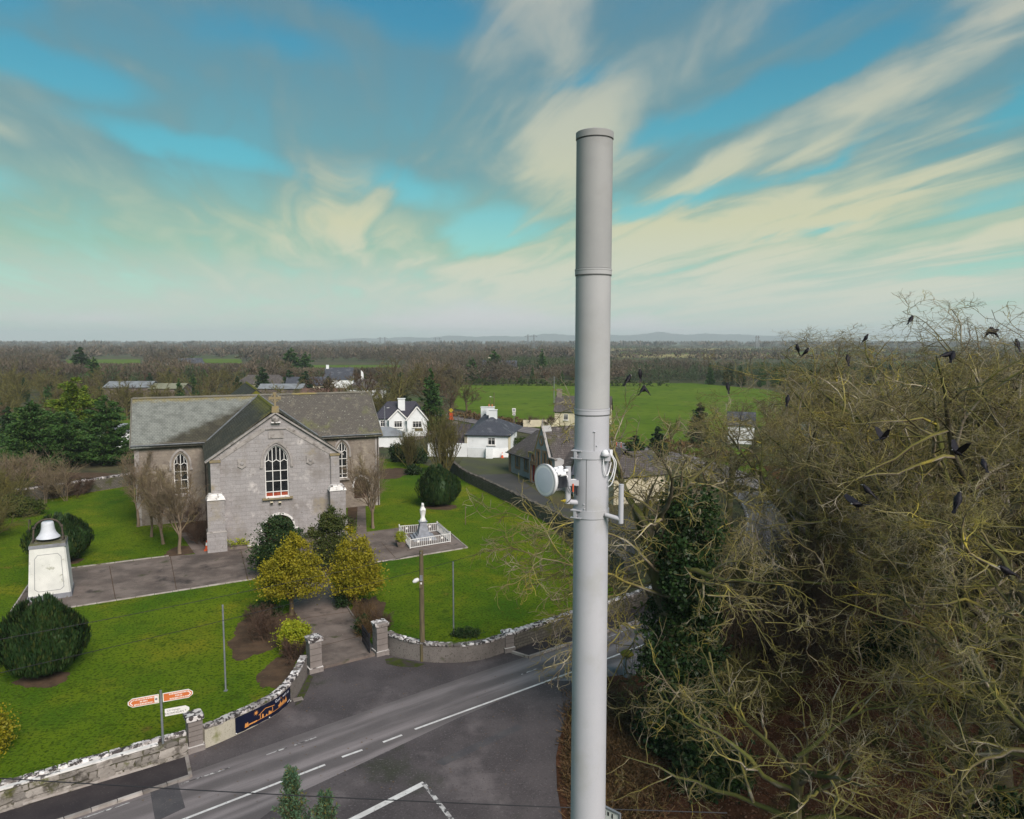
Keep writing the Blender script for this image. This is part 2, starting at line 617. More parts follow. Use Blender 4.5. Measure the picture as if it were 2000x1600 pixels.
m_ground = mat('rough_pasture', (0.045, 0.055, 0.018), (0.085, 0.070, 0.035), scale=0.02, layers=[((0.05, 0.085, 0.015), 0.008, 0.5, 0.62), ((0.030, 0.028, 0.016), 0.3, 0.45, 0.7)], rough=1.0, bump=0.4, bscale=2.0, bdist=0.3)
m_lawn = mat('lawn_grass', (0.070, 0.130, 0.006), (0.120, 0.172, 0.008), scale=0.16, lo=0.3, hi=0.7, layers=[((0.175, 0.180, 0.012), 0.24, 0.50, 0.70), ((0.048, 0.112, 0.007), 0.11, 0.50, 0.66), ((0.050, 0.088, 0.006), 1.6, 0.52, 0.72), ((0.14, 0.110, 0.022), 0.7, 0.62, 0.78), ((0.030, 0.058, 0.004), 7.0, 0.46, 0.66), ((0.150, 0.175, 0.016), 9.0, 0.58, 0.74), ((0.20, 0.165, 0.06), 5.0, 0.70, 0.76)], rough=1.0, bump=1.0, bscale=9.0, spec=0.05, bdist=0.10)
m_field = mat('field_grass', (0.0739, 0.1260, 0.0101), (0.1008, 0.1495, 0.0151), scale=0.05, layers=[((0.0462, 0.0823, 0.0101), 0.35, 0.5, 0.7), ((0.0840, 0.1260, 0.0168), 0.02, 0.55, 0.7)], rough=1.0, bump=0.4, bscale=3.0, spec=0.05)
m_field_pale = mat('field_stubble', (0.20, 0.18, 0.07), (0.26, 0.22, 0.10), scale=0.02, rough=1.0, spec=0.05)
m_litter = mat('leaf_litter', (0.060, 0.028, 0.015), (0.11, 0.050, 0.028), scale=0.8, layers=[((0.035, 0.022, 0.012), 2.2, 0.5, 0.7), ((0.15, 0.075, 0.045), 12.0, 0.58, 0.70), ((0.035, 0.040, 0.010), 0.35, 0.56, 0.70)], rough=1.0, bump=1.0, bscale=14.0, spec=0.05, bdist=0.08)
m_soil = mat('bare_soil', (0.055, 0.034, 0.020), (0.085, 0.052, 0.030), scale=1.4, layers=[((0.12, 0.085, 0.04), 9.0, 0.6, 0.72)], rough=1.0, bump=0.8, bscale=12.0)
m_asphalt_dark = mat('asphalt_dark', (0.0560, 0.0480, 0.0502), (0.0807, 0.0693, 0.0711), scale=0.5, layers=[((0.1368, 0.1173, 0.1186), 0.33, 0.56, 0.74), ((0.0339, 0.0373, 0.0238), 0.3, 0.58, 0.75), ((0.1368, 0.1226, 0.1256), 11.0, 0.54, 0.74), ((0.0286, 0.0240, 0.0266), 14.0, 0.56, 0.74), ((0.2083, 0.1866, 0.1884), 22.0, 0.64, 0.76)], rough=0.9, bump=0.3, bscale=90.0, bdist=0.01)
m_pave = mat('footpath_tarmac', (0.0287, 0.0238, 0.0263), (0.0425, 0.0350, 0.0363), scale=0.8, layers=[((0.0750, 0.0650, 0.0625), 14.0, 0.56, 0.76)], rough=0.95, bump=0.3, bscale=90.0, bdist=0.01)
m_patch = mat('road_patch_tarmac', (0.0585, 0.0546, 0.0598), (0.0780, 0.0728, 0.0754), scale=1.0, layers=[((0.1300, 0.1196, 0.1196), 13.0, 0.56, 0.76)], rough=0.9)
m_yard = mat('yard_tarmac', (0.050, 0.050, 0.048), (0.065, 0.062, 0.058), scale=0.4, layers=[((0.060, 0.064, 0.030), 0.25, 0.52, 0.7)], rough=0.95)
m_conc = mat('weathered_concrete', (0.115, 0.090, 0.078), (0.180, 0.145, 0.126), scale=0.5, layers=[((0.23, 0.20, 0.175), 9.0, 0.60, 0.74), ((0.075, 0.060, 0.053), 0.28, 0.48, 0.70), ((0.085, 0.068, 0.060), 1.1, 0.54, 0.74), ((0.045, 0.050, 0.020), 0.9, 0.60, 0.74), ((0.23, 0.20, 0.18), 5.0, 0.62, 0.75), ((0.030, 0.025, 0.024), 0.35, 0.60, 0.72)], rough=0.95, bump=0.3, bscale=25.0)
m_kerb = mat('kerb_stone', (0.23, 0.20, 0.18), (0.32, 0.29, 0.27), coords='World', rnd=True, scale=2.0, layers=[((0.10, 0.085, 0.06), 1.5, 0.55, 0.7)], rough=0.9, bump=0.2)
m_paint = mat('road_paint', (0.62, 0.61, 0.60), (0.50, 0.48, 0.47), scale=2.5, layers=[((0.18, 0.165, 0.165), 9.0, 0.60, 0.70)], rough=0.7)
m_paint_old = mat('worn_road_paint', (0.50, 0.49, 0.48), (0.30, 0.28, 0.28), scale=3.0, layers=[((0.070, 0.064, 0.066), 4.0, 0.46, 0.58)], rough=0.8)
# road surface with wheel tracks (UV: metres along, metres across)
m_road = bpy.data.materials.new('road_asphalt')
m_road.use_nodes = True
q = NG(m_road.node_tree)
o_ = q.n('ShaderNodeOutputMaterial')
b_ = q.n('ShaderNodeBsdfPrincipled')
q.link(b_.outputs[0], o_.inputs[0])
t_ = q.n('ShaderNodeTexCoord')
s_ = q.n('ShaderNodeSeparateXYZ')
q.link(t_.outputs['UV'], s_.inputs[0])
v_ = q.math('ABSOLUTE', q.math('ADD', s_.outputs[1], q.math('MULTIPLY', q.math('SUBTRACT', q.noise(t_.outputs['UV'], 0.18, 3.0), 0.5), 0.9)))
trk = q.math('MAXIMUM', q.smooth(q.math('ABSOLUTE', q.math('SUBTRACT', v_, 0.75)), 0.15, 0.55, 1.0, 0.0), q.smooth(q.math('ABSOLUTE', q.math('SUBTRACT', v_, 2.15)), 0.15, 0.60, 0.8, 0.0))
trk = q.math('MULTIPLY', trk, q.smooth(q.noise(q.mapping(t_.outputs['UV'], sc=(0.10, 1.2, 1)), 1.4, 5.0), 0.28, 0.66))
c_ = q.mix(q.smooth(q.noise(t_.outputs['Object'], 0.5, 5.0), 0.35, 0.7), (0.092, 0.079, 0.080), (0.118, 0.102, 0.102))
c_ = q.mix(trk, c_, (0.230, 0.200, 0.202))
c_ = q.mix(q.smooth(q.noise(t_.outputs['Object'], 12.0, 5.0, 0.7), 0.54, 0.74, 0.0, 0.75), c_, (0.155, 0.135, 0.134))
c_ = q.mix(q.smooth(q.noise(t_.outputs['Object'], 15.0, 5.0, 0.7), 0.56, 0.74, 0.0, 0.75), c_, (0.045, 0.038, 0.040))
c_ = q.mix(q.smooth(q.noise(t_.outputs['Object'], 55.0, 4.0, 0.7), 0.52, 0.8, 0.0, 0.6), c_, (0.13, 0.12, 0.12))
q.link(c_, b_.inputs['Base Color'])
b_.inputs['Roughness'].default_value = 0.85
# stone, slate, render
ASH = dict(base=(0.345, 0.325, 0.322), dark=(0.295, 0.277, 0.275), mortar=(0.235, 0.218, 0.215))
m_ashlar = brick_mat('limestone_ashlar', **ASH, bw=0.75, bh=0.33, layers=[((0.205, 0.185, 0.172), 0.45, 0.48, 0.68), ((0.47, 0.44, 0.425), 0.9, 0.55, 0.72), ((0.26, 0.225, 0.165), 0.33, 0.58, 0.74), ((0.17, 0.15, 0.14), 3.2, 0.60, 0.74)])
m_ashlar_trim = mat('dressed_limestone', (0.33, 0.305, 0.288), (0.25, 0.23, 0.215), scale=1.5, layers=[((0.13, 0.115, 0.105), 2.0, 0.52, 0.7)], rough=0.9, bump=0.3, bscale=20)
m_rubble = brick_mat('rendered_rubble', (0.2550, 0.2173, 0.1802), (0.2150, 0.1823, 0.1505), (0.2350, 0.2014, 0.1675), 0.5, 0.3, msize=0.02, bump=0.7, layers=[((0.3300, 0.2862, 0.2279), 0.45, 0.48, 0.68), ((0.0950, 0.0795, 0.0700), 0.32, 0.55, 0.70), ((0.1600, 0.1325, 0.1113), 1.7, 0.50, 0.68), ((0.3800, 0.3286, 0.2650), 4.0, 0.62, 0.75)])
m_slate = brick_mat('lichened_slate', (0.1270, 0.1129, 0.0964), (0.1037, 0.0923, 0.0800), (0.0648, 0.0592, 0.0533), 0.28, 0.22, msize=0.02, bump=0.9, vertical=False, layers=[((0.1620, 0.1446, 0.1142), 1.2, 0.52, 0.70), ((0.1232, 0.1239, 0.0571), 0.35, 0.52, 0.70), ((0.0778, 0.0689, 0.0584), 2.4, 0.54, 0.70), ((0.3499, 0.3512, 0.2919), 5.5, 0.60, 0.70)])
m_slate_pale = brick_mat('pale_lichened_slate', (0.21, 0.215, 0.195), (0.165, 0.168, 0.152), (0.085, 0.085, 0.075), 0.28, 0.22, msize=0.02, bump=0.9, vertical=False, layers=[((0.115, 0.11, 0.098), 1.6, 0.54, 0.70), ((0.30, 0.30, 0.27), 0.8, 0.56, 0.72), ((0.36, 0.36, 0.34), 9.0, 0.62, 0.74)])
m_slate_dark = brick_mat('dark_mossy_slate', (0.0624, 0.0624, 0.0468), (0.0468, 0.0481, 0.0364), (0.0260, 0.0260, 0.0234), 0.28, 0.22, msize=0.02, bump=0.9, vertical=False, layers=[((0.0910, 0.0975, 0.0390), 0.7, 0.55, 0.72), ((0.0364, 0.0416, 0.0364), 0.5, 0.55, 0.7), ((0.2600, 0.2600, 0.2210), 10.0, 0.68, 0.76)])
m_moss = mat('ridge_moss', (0.16, 0.15, 0.020), (0.10, 0.11, 0.018), scale=2.0, layers=[((0.20, 0.15, 0.05), 3.0, 0.55, 0.7)], rough=1.0, bump=0.8)
m_orange_lichen = mat('lichen_stone', (0.235, 0.185, 0.100), (0.20, 0.170, 0.115), scale=2.5, layers=[((0.27, 0.20, 0.075), 4.0, 0.55, 0.68)], rough=1.0, bump=0.4)
m_lead = mat('lead_flashing', (0.16, 0.17, 0.18), (0.11, 0.115, 0.12), scale=3.0, rough=0.6)
m_white = mat('white_paint', (0.78, 0.77, 0.74), (0.66, 0.65, 0.62), scale=2.0, rough=0.6)
m_white_metal = mat('white_metal_paint', (0.70, 0.70, 0.69), (0.60, 0.59, 0.57), scale=4.0, layers=[((0.35, 0.28, 0.20), 8.0, 0.66, 0.75)], rough=0.5)
m_white_wash = mat('whitewashed_cap', (0.72, 0.70, 0.68), (0.56, 0.54, 0.52), coords='World', scale=2.0, layers=[((0.10, 0.088, 0.085), 2.6, 0.55, 0.62)], rough=0.9, bump=0.5)
m_cap_lichen = mat('lichened_coping', (0.62, 0.59, 0.58), (0.36, 0.33, 0.32), coords='World', rnd=True, scale=1.6, layers=[((0.055, 0.047, 0.047), 5.0, 0.49, 0.54), ((0.16, 0.14, 0.13), 1.1, 0.54, 0.62), ((0.08, 0.10, 0.02), 0.8, 0.60, 0.68)], rough=0.95, bump=0.5, bscale=16)
m_glass = mat('dark_window_glass', (0.010, 0.011, 0.013), (0.022, 0.024, 0.026), scale=1.2, rough=0.12, spec=0.5)
m_red_glass = mat('red_leaded_glass', (0.24, 0.045, 0.025), (0.30, 0.075, 0.04), scale=3.0, rough=0.25)
m_door_wood = mat('dark_door_timber', (0.045, 0.026, 0.018), (0.060, 0.036, 0.024), scale=2.0, stretch=(6, 6, 0.6), rough=0.7)
m_wallstone = mat('field_stone', (0.215, 0.192, 0.170), (0.290, 0.262, 0.238), coords='World', rnd=True, scale=1.3, layers=[((0.105, 0.092, 0.080), 3.0, 0.50, 0.66), ((0.085, 0.085, 0.030), 1.4, 0.55, 0.70), ((0.36, 0.34, 0.32), 7.0, 0.64, 0.74)], rough=0.95, bump=0.7, bscale=18)
m_wallmortar = mat('wall_mortar', (0.120, 0.108, 0.088), (0.085, 0.080, 0.050), scale=2.0, layers=[((0.055, 0.058, 0.020), 1.2, 0.52, 0.7)], rough=1.0, bump=0.6, bscale=22)
m_drywall = brick_mat('old_boundary_wall', (0.165, 0.148, 0.125), (0.115, 0.104, 0.088), (0.060, 0.054, 0.045), 0.36, 0.17, msize=0.02, bump=1.0, layers=[((0.075, 0.078, 0.030), 0.8, 0.52, 0.68), ((0.24, 0.22, 0.20), 3.0, 0.60, 0.72)])
m_dash_grey = mat('grey_pebbledash', (0.165, 0.145, 0.132), (0.225, 0.198, 0.182), scale=0.9, layers=[((0.085, 0.073, 0.066), 14.0, 0.52, 0.68), ((0.070, 0.070, 0.035), 0.8, 0.60, 0.72)], rough=1.0, bump=0.8, bscale=45)
m_dash_cream = mat('cream_pebbledash', (0.50, 0.46, 0.37), (0.42, 0.39, 0.32), scale=0.9, layers=[((0.30, 0.28, 0.22), 22.0, 0.52, 0.68), ((0.24, 0.24, 0.12), 0.9, 0.58, 0.7)], rough=1.0, bump=0.8, bscale=45)
m_pillar = mat('pillar_concrete', (0.185, 0.160, 0.148), (0.240, 0.212, 0.200), scale=1.2, layers=[((0.12, 0.102, 0.096), 3.0, 0.54, 0.7)], rough=0.95, bump=0.4, bscale=30)
m_plinth_white = mat('plinth_limewash', (0.66, 0.655, 0.62), (0.56, 0.56, 0.53), scale=0.9, layers=[((0.36, 0.36, 0.30), 2.3, 0.60, 0.72), ((0.24, 0.23, 0.18), 6.0, 0.68, 0.76)], rough=0.9, bump=0.2)
m_plinth_grey = mat('plinth_grey_band', (0.22, 0.225, 0.25), (0.17, 0.172, 0.19), scale=1.5, layers=[((0.11, 0.10, 0.06), 2.0, 0.55, 0.7)], rough=0.9)
m_bell = mat('bell_white_paint', (0.5624, 0.5772, 0.6240), (0.4864, 0.4992, 0.5440), scale=1.5, layers=[((0.3040, 0.2964, 0.2880), 5.0, 0.66, 0.76)], rough=0.5)
m_iron = mat('rusty_iron', (0.045, 0.040, 0.036), (0.085, 0.062, 0.045), scale=4.0, rough=0.8)
m_black_iron = mat('black_iron_paint', (0.014, 0.015, 0.020), (0.022, 0.023, 0.030), scale=3.0, rough=0.5)
m_stat_white = mat('statue_marble', (0.72, 0.72, 0.70), (0.58, 0.58, 0.56), scale=3.0, layers=[((0.35, 0.34, 0.32), 5.0, 0.62, 0.74)], rough=0.7)
m_stat_grey = mat('statue_granite', (0.26, 0.275, 0.31), (0.20, 0.21, 0.235), scale=3.0, rough=0.7, bump=0.2)
m_teak = mat('weathered_pole_timber', (0.155, 0.125, 0.070), (0.100, 0.080, 0.048), scale=2.0, stretch=(4, 4, 0.5), layers=[((0.19, 0.165, 0.03), 1.2, 0.52, 0.68)], rough=0.95, bump=0.4)
m_galv = mat('galvanised_steel', (0.24, 0.25, 0.27), (0.17, 0.18, 0.195), scale=3.0, rough=0.55, metal=0.3)
m_cable = mat('black_cable', (0.012, 0.012, 0.016), (0.018, 0.018, 0.022), scale=2.0, rough=0.6)
m_shroud = mat('mast_shroud_darkened_top', (0.2850, 0.2850, 0.2850), (0.3050, 0.3050, 0.3020), scale=2.0, layers=[((0.2650, 0.2620, 0.2550), 0.9, 0.52, 0.70), ((0.3700, 0.3700, 0.3700), 75.0, 0.60, 0.72), ((0.2200, 0.2200, 0.2200), 60.0, 0.62, 0.74)], rough=0.65, bump=0.08, bscale=160, bdist=0.004)  # shading towards the mast top is put into this darkest grey
m_shroud2 = mat('mast_shroud_darkened_mid', (0.345, 0.345, 0.350), (0.370, 0.368, 0.370), scale=2.0, layers=[((0.325, 0.322, 0.318), 0.9, 0.52, 0.70), ((0.44, 0.44, 0.44), 75.0, 0.60, 0.72), ((0.25, 0.25, 0.25), 60.0, 0.62, 0.74)], rough=0.65, bump=0.08, bscale=160, bdist=0.004)  # middle step of the shading painted into the mast sections
m_mast = mat('mast_paint_lightened', (0.4005, 0.4005, 0.4324), (0.4275, 0.4248, 0.4526), scale=1.0, layers=[((0.3735, 0.3708, 0.3772), 1.1, 0.52, 0.70), ((0.4860, 0.4860, 0.5060), 75.0, 0.60, 0.72), ((0.3420, 0.3420, 0.3542), 60.0, 0.62, 0.74)], rough=0.6, bump=0.08, bscale=160, bdist=0.004)  # lightest step: the brighter lower mast is put into the colour
m_mast_dark = mat('mast_joint_shadow_gap', (0.08, 0.08, 0.085), (0.10, 0.10, 0.10), scale=2.0, rough=0.8)
m_radio_white = mat('radio_white_plastic', (0.74, 0.74, 0.76), (0.68, 0.68, 0.70), scale=3.0, rough=0.45)
m_radome = mat('radome_fabric', (0.60, 0.62, 0.70), (0.57, 0.59, 0.67), scale=2.0, rough=0.7)
m_fin = mat('heat_sink_dark', (0.060, 0.065, 0.080), (0.090, 0.095, 0.11), scale=5.0, rough=0.5, metal=0.4)
m_yellow = mat('yellow_tape', (0.55, 0.42, 0.03), (0.48, 0.36, 0.03), scale=4.0, rough=0.6)
m_orange = mat('orange_plastic', (0.62, 0.10, 0.03), (0.52, 0.08, 0.03), scale=4.0, rough=0.5)
m_sign_brown = mat('tourist_sign_orange_brown', (0.56, 0.155, 0.045), (0.50, 0.135, 0.04), scale=3.0, rough=0.5)
m_sign_white = mat('sign_white_face', (0.74, 0.72, 0.68), (0.66, 0.64, 0.60), scale=3.0, rough=0.5)
m_sign_black = mat('sign_black_print', (0.016, 0.016, 0.018), (0.022, 0.022, 0.024), scale=3.0, rough=0.6)
m_navy = mat('banner_navy_vinyl', (0.004, 0.006, 0.020), (0.006, 0.008, 0.028), scale=1.5, rough=0.55)
m_gold = mat('banner_gold_print', (0.62, 0.27, 0.075), (0.56, 0.24, 0.065), scale=3.0, rough=0.6)
m_ban_white = mat('banner_white_print', (0.72, 0.72, 0.80), (0.66, 0.66, 0.74), scale=3.0, rough=0.6)
m_red_paint = mat('red_door_paint', (0.40, 0.012, 0.016), (0.34, 0.012, 0.014), scale=3.0, rough=0.45)
m_house_white = mat('white_house_render', (0.72, 0.74, 0.74), (0.64, 0.66, 0.66), scale=0.6, layers=[((0.50, 0.52, 0.50), 1.2, 0.60, 0.74)], rough=0.9)
m_cream = mat('cream_render', (0.55, 0.50, 0.36), (0.47, 0.42, 0.31), scale=0.8, layers=[((0.33, 0.29, 0.21), 1.5, 0.55, 0.7)], rough=0.9)
m_school_wall = mat('school_lime_render', (0.40, 0.395, 0.39), (0.33, 0.325, 0.32), scale=0.8, layers=[((0.24, 0.225, 0.21), 1.4, 0.55, 0.7)], rough=0.95, bump=0.3)
m_brick = mat('buff_brick_trim', (0.33, 0.205, 0.115), (0.27, 0.17, 0.10), scale=3.0, layers=[((0.38, 0.30, 0.19), 4.0, 0.54, 0.68)], rough=0.9)
m_yellow_lichen = mat('yellow_lichen_coping', (0.33, 0.26, 0.085), (0.26, 0.21, 0.09), scale=2.0, layers=[((0.24, 0.20, 0.12), 3.0, 0.55, 0.7)], rough=1.0)
m_slate_blue = brick_mat('blue_slate', (0.072, 0.078, 0.098), (0.055, 0.060, 0.075), (0.030, 0.032, 0.038), 0.3, 0.25, msize=0.02, bump=0.8, vertical=False, layers=[((0.11, 0.115, 0.13), 0.8, 0.52, 0.68)])
m_slate_old = brick_mat('old_school_slate', (0.110, 0.095, 0.090), (0.078, 0.068, 0.066), (0.035, 0.03, 0.03), 0.3, 0.25, msize=0.02, bump=0.9, vertical=False, layers=[((0.070, 0.070, 0.028), 0.35, 0.52, 0.68), ((0.17, 0.15, 0.14), 1.5, 0.55, 0.7)])
m_tile_blue = brick_mat('bungalow_tiles', (0.070, 0.068, 0.088), (0.055, 0.053, 0.070), (0.020, 0.020, 0.026), 0.34, 0.34, msize=0.035, bump=1.0, vertical=False)
m_roof_tin = mat('tin_roof', (0.21, 0.225, 0.24), (0.15, 0.155, 0.165), scale=0.6, rough=0.7)
m_terracotta = mat('chimney_pot_clay', (0.42, 0.16, 0.07), (0.35, 0.13, 0.06), scale=3.0, rough=0.8)
m_hill = mat('far_hill_heath', (0.040, 0.050, 0.040), (0.060, 0.062, 0.050), scale=0.002, rough=1.0, spec=0.0)
# vegetation
m_bark_mossy = bark_mat('mossy_twig_bark', (0.1437, 0.1092, 0.0736), (0.5060, 0.4427, 0.3680), (0.2012, 0.1817, 0.0483), 0.54, (0.3795, 0.3105, 0.0517))
m_bark_limb = bark_mat('mossy_limb_bark', (0.085, 0.070, 0.047), (0.200, 0.182, 0.132), (0.092, 0.100, 0.024), 0.60, (0.15, 0.14, 0.035))
m_bark_grey = bark_mat('garden_tree_bark', (0.2128, 0.1568, 0.1098), (0.3136, 0.2464, 0.1792), (0.2016, 0.1680, 0.0728), 0.30, (0.2464, 0.1904, 0.0896))
m_bark_brown = bark_mat('hedgerow_bark', (0.110, 0.080, 0.050), (0.175, 0.132, 0.090), (0.120, 0.108, 0.034), 0.45, (0.15, 0.135, 0.04))
m_bark_red = bark_mat('reddish_twig_bark', (0.120, 0.074, 0.054), (0.160, 0.102, 0.076), (0.110, 0.088, 0.042), 0.25, (0.13, 0.10, 0.05))
m_bark_olive = bark_mat('olive_twig_bark', (0.118, 0.098, 0.044), (0.185, 0.155, 0.074), (0.138, 0.132, 0.034), 0.6, (0.19, 0.165, 0.04))
m_yew = foliage_mat('yew_needles', (0.012, 0.034, 0.009), (0.028, 0.058, 0.014), (0.070, 0.085, 0.018), trans=0.05)
m_gold_leaf = foliage_mat('golden_holly_leaves', (0.185, 0.175, 0.010), (0.300, 0.255, 0.012), (0.46, 0.37, 0.022))
m_dark_leaf = foliage_mat('dark_holly_leaves', (0.018, 0.046, 0.012), (0.040, 0.075, 0.022), (0.075, 0.085, 0.025))
m_olive_leaf = foliage_mat('olive_shrub_leaves', (0.045, 0.066, 0.014), (0.080, 0.095, 0.020), (0.13, 0.13, 0.03))
m_lime_leaf = foliage_mat('lime_shrub_leaves', (0.22, 0.27, 0.014), (0.34, 0.36, 0.018), (0.52, 0.48, 0.03))
m_cypress = foliage_mat('cypress_sprays', (0.030, 0.078, 0.016), (0.060, 0.130, 0.026), (0.105, 0.165, 0.034), trans=0.15)
m_cypress_lt = foliage_mat('light_cypress_sprays', (0.0810, 0.1485, 0.0135), (0.1485, 0.2025, 0.0162), (0.2295, 0.2565, 0.0243), trans=0.15)
m_ivy = foliage_mat('ivy_leaves', (0.014, 0.034, 0.010), (0.030, 0.062, 0.016), (0.055, 0.085, 0.020), trans=0.05, rough=0.45)
m_conifer_young = foliage_mat('young_conifer_needles', (0.075, 0.145, 0.080), (0.120, 0.200, 0.105), (0.24, 0.19, 0.03), trans=0.2)
m_far_bare = foliage_mat('far_bare_wood', (0.062, 0.050, 0.038), (0.155, 0.115, 0.078), (0.115, 0.112, 0.050), scale=0.045, trans=0.0)
m_far_green = foliage_mat('far_pine_wood', (0.040, 0.068, 0.028), (0.060, 0.090, 0.034), (0.110, 0.095, 0.045), scale=0.02, trans=0.0)
m_hedge = foliage_mat('hedge_leaves', (0.030, 0.060, 0.010), (0.060, 0.088, 0.014), (0.09, 0.10, 0.02), scale=0.6)
m_dead = foliage_mat('dry_bracken', (0.115, 0.068, 0.032), (0.155, 0.095, 0.042), (0.21, 0.145, 0.06), scale=1.0, trans=0.1)
m_twigs = foliage_mat('dormant_shrub_twigs', (0.085, 0.050, 0.036), (0.115, 0.072, 0.048), (0.17, 0.12, 0.08), scale=1.0, trans=0.0)
m_feather = mat('rook_feathers', (0.006, 0.005, 0.008), (0.012, 0.010, 0.016), scale=20.0, rough=0.6, spec=0.2)
m_beak = mat('rook_bill', (0.30, 0.28, 0.27), (0.24, 0.22, 0.21), scale=20.0, rough=0.6)
m_car_red = mat('car_red_paint', (0.36, 0.02, 0.025), (0.32, 0.02, 0.022), scale=2.0, rough=0.3)
m_tyre = mat('tyre_rubber', (0.014, 0.014, 0.014), (0.02, 0.02, 0.02), scale=5.0, rough=0.9)
m_litter_paper = mat('litter_paper', (0.6, 0.58, 0.55), (0.5, 0.48, 0.44), scale=5.0, rough=0.9)

# ================================================================ the setting
def sheet(name, pts, z, material, parent=None, kind='structure'):
    me_b = MB().poly([(p[0], p[1], z) for p in pts])
    # keep normals up
    me = me_b.mesh(name, material)
    o = link_mesh(name, me, parent)
    if kind and parent is None:
        o["kind"] = kind
    return o


gr = MB()
xs = [-9000, -3000, -800, -250, 0, 250, 800, 3000, 9000]
ys = [-150, 0, 120, 300, 800, 2500, 5000, 9200]
gv = [(x, y, -0.10) for y in ys for x in xs]
gf = [(j * 9 + i, j * 9 + i + 1, (j + 1) * 9 + i + 1, (j + 1) * 9 + i) for j in range(len(ys) - 1) for i in range(8)]
gr.add(gv, gf)
tag(gr.build('ground', m_ground), kind='structure')

# far hills: long ridges with real depth
def hills(pts, y0, depth, label):
    mb = MB()
    rows = 7
    n = len(pts)
    vs = []
    for r in range(rows):
        t = r / (rows - 1)
        prof = math.sin(math.pi * t) ** 1.2
        for (x, h) in pts:
            vs.append((x + 40 * math.sin(r * 1.7 + x * 0.002), y0 + depth * t, -0.5 + (h + 6 * math.sin(x * 0.011 + r)) * prof if 0 < r < rows - 1 else -0.5))
    fs = [(r * n + i, r * n + i + 1, (r + 1) * n + i + 1, (r + 1) * n + i) for r in range(rows - 1) for i in range(n - 1)]
    mb.add(vs, fs)
    return tag(mb.build('hills', m_hill, smooth=True), kind='structure')


def ridge_line(px, base):
    P = []
    for (x0, h0), (x1, h1) in zip(px[:-1], px[1:]):
        for k in range(8):
            t = k / 8
            s = t * t * (3 - 2 * t)
            P.append((x0 + (x1 - x0) * t, h0 + (h1 - h0) * s + 3.0 * math.sin(x0 * 0.01 + k * 2.1)))
    P.append(px[-1])
    return P


hills(ridge_line([(500, 10), (900, 72), (1250, 84), (1500, 92), (1680, 116), (1850, 102), (2050, 84), (2300, 98), (2500, 94), (2800, 78), (3100, 80), (3600, 45), (4300, 20)], 0), 8200, 800, '')
hills(ridge_line([(-2600, 8), (-2000, 34), (-1500, 50), (-1000, 58), (-600, 72), (-250, 66), (100, 70), (450, 92), (700, 84), (900, 60), (1200, 30)], 0), 8250, 700, '')

# fields
sheet('field', [(-18.75, 285.81), (4.04, 292.61), (26.58, 296.13), (72.42, 299.74), (89.38, 258.73), (82.27, 198.10), (51.89, 149.55), (25.29, 121.19), (18.31, 131.72), (12.30, 136.15), (6.93, 142.54), (1.06, 152.36), (-4.57, 164.71), (-14.93, 187.47), (-19.60, 236.31)], -0.04, m_field)
for pts, m in (([(-262, 440), (-220, 440), (-340, 680), (-408, 680)], m_field),
               ([(-105, 365), (-58, 380), (-78, 520), (-150, 520)], m_field),
               ([(-215, 525), (-190, 525), (-255, 700), (-292, 700)], m_field),
               ([(-92, 710), (-20, 710), (-22, 940), (-120, 940)], m_field_pale),
               ([(100, 760), (330, 720), (420, 900), (140, 960)], m_field_pale),
               ([(140, 980), (460, 920), (560, 1150), (190, 1250)], m_field),
               ([(60, 1280), (600, 1180), (800, 1600), (60, 1700)], m_field_pale),
               ([(-110, 150), (-75, 150), (-80, 176), (-120, 176)], m_field),
               ([(-95, 120), (-78, 120), (-80, 140), (-100, 140)], m_field)):
    sheet('field', pts, -0.05, m)

# churchyard lawn
LAWN = [(-22.38, 22.93), (-18.79, 25.79), (-13.49, 29.40), (-12.25, 31.16), (-10.99, 33.22), (-10.66, 35.84), (-10.76, 37.61), (-7.20, 39.55), (-5.56, 38.88), (-2.76, 38.55), (-0.43, 39.82), (7.68, 46.00), (2.51, 71.44), (-6.02, 90.67), (-14.69, 105.35), (-29.76, 106.75), (-45.61, 85.81), (-52.45, 77.98), (-50.58, 66.63), (-44.52, 44.08)]
sheet('lawn', LAWN, 0.060, m_lawn)
# beds of bare soil
def blob(cx, cy, rx, ry, n=72, rot=0.0, seed=0):
    rr = random.Random(seed)
    ph = [rr.uniform(0, 6.28) for _ in range(3)]
    res = []
    for i in range(n):
        a = 2 * math.pi * i / n
        k = 1 + 0.09 * math.sin(3 * a + ph[0]) + 0.06 * math.sin(7 * a + ph[1]) + rr.uniform(-0.06, 0.06)
        res.append((cx + math.cos(a + rot) * rx * k, cy + math.sin(a + rot) * ry * k))
    return res


for i, (p, rx, ry) in enumerate((((-23.51, 35.84), 1.25, 0.9), ((-34.66, 55.64), 1.5, 1.2), ((-7.22, 74.57), 1.7, 1.2), ((-14.39, 42.08), 1.9, 3.4), ((-9.17, 43.67), 1.1, 4.4), ((-13.83, 54.35), 1.3, 2.4), ((-12.05, 37.00), 0.8, 2.2), ((-26.70, 58.69), 1.2, 1.6), ((-15.13, 94.23), 2.2, 4.0), ((-56.15, 92.42), 9.0, 2.2))):
    o = sheet('soil_bed', blob(p[0], p[1], rx, ry, seed=i, rot=0.4), 0.066 + 0.001 * i, m_soil)
# strip of soil against the wings of the church
sheet('soil_bed', [(-29.34, 63.76), (-24.34, 58.69), (-30.01, 72.75), (-33.43, 72.75)], 0.0625, m_soil)
sheet('soil_bed', [(-14.77, 64.81), (-14.18, 65.89), (-17.16, 82.27), (-18.31, 82.27)], 0.0635, m_soil)

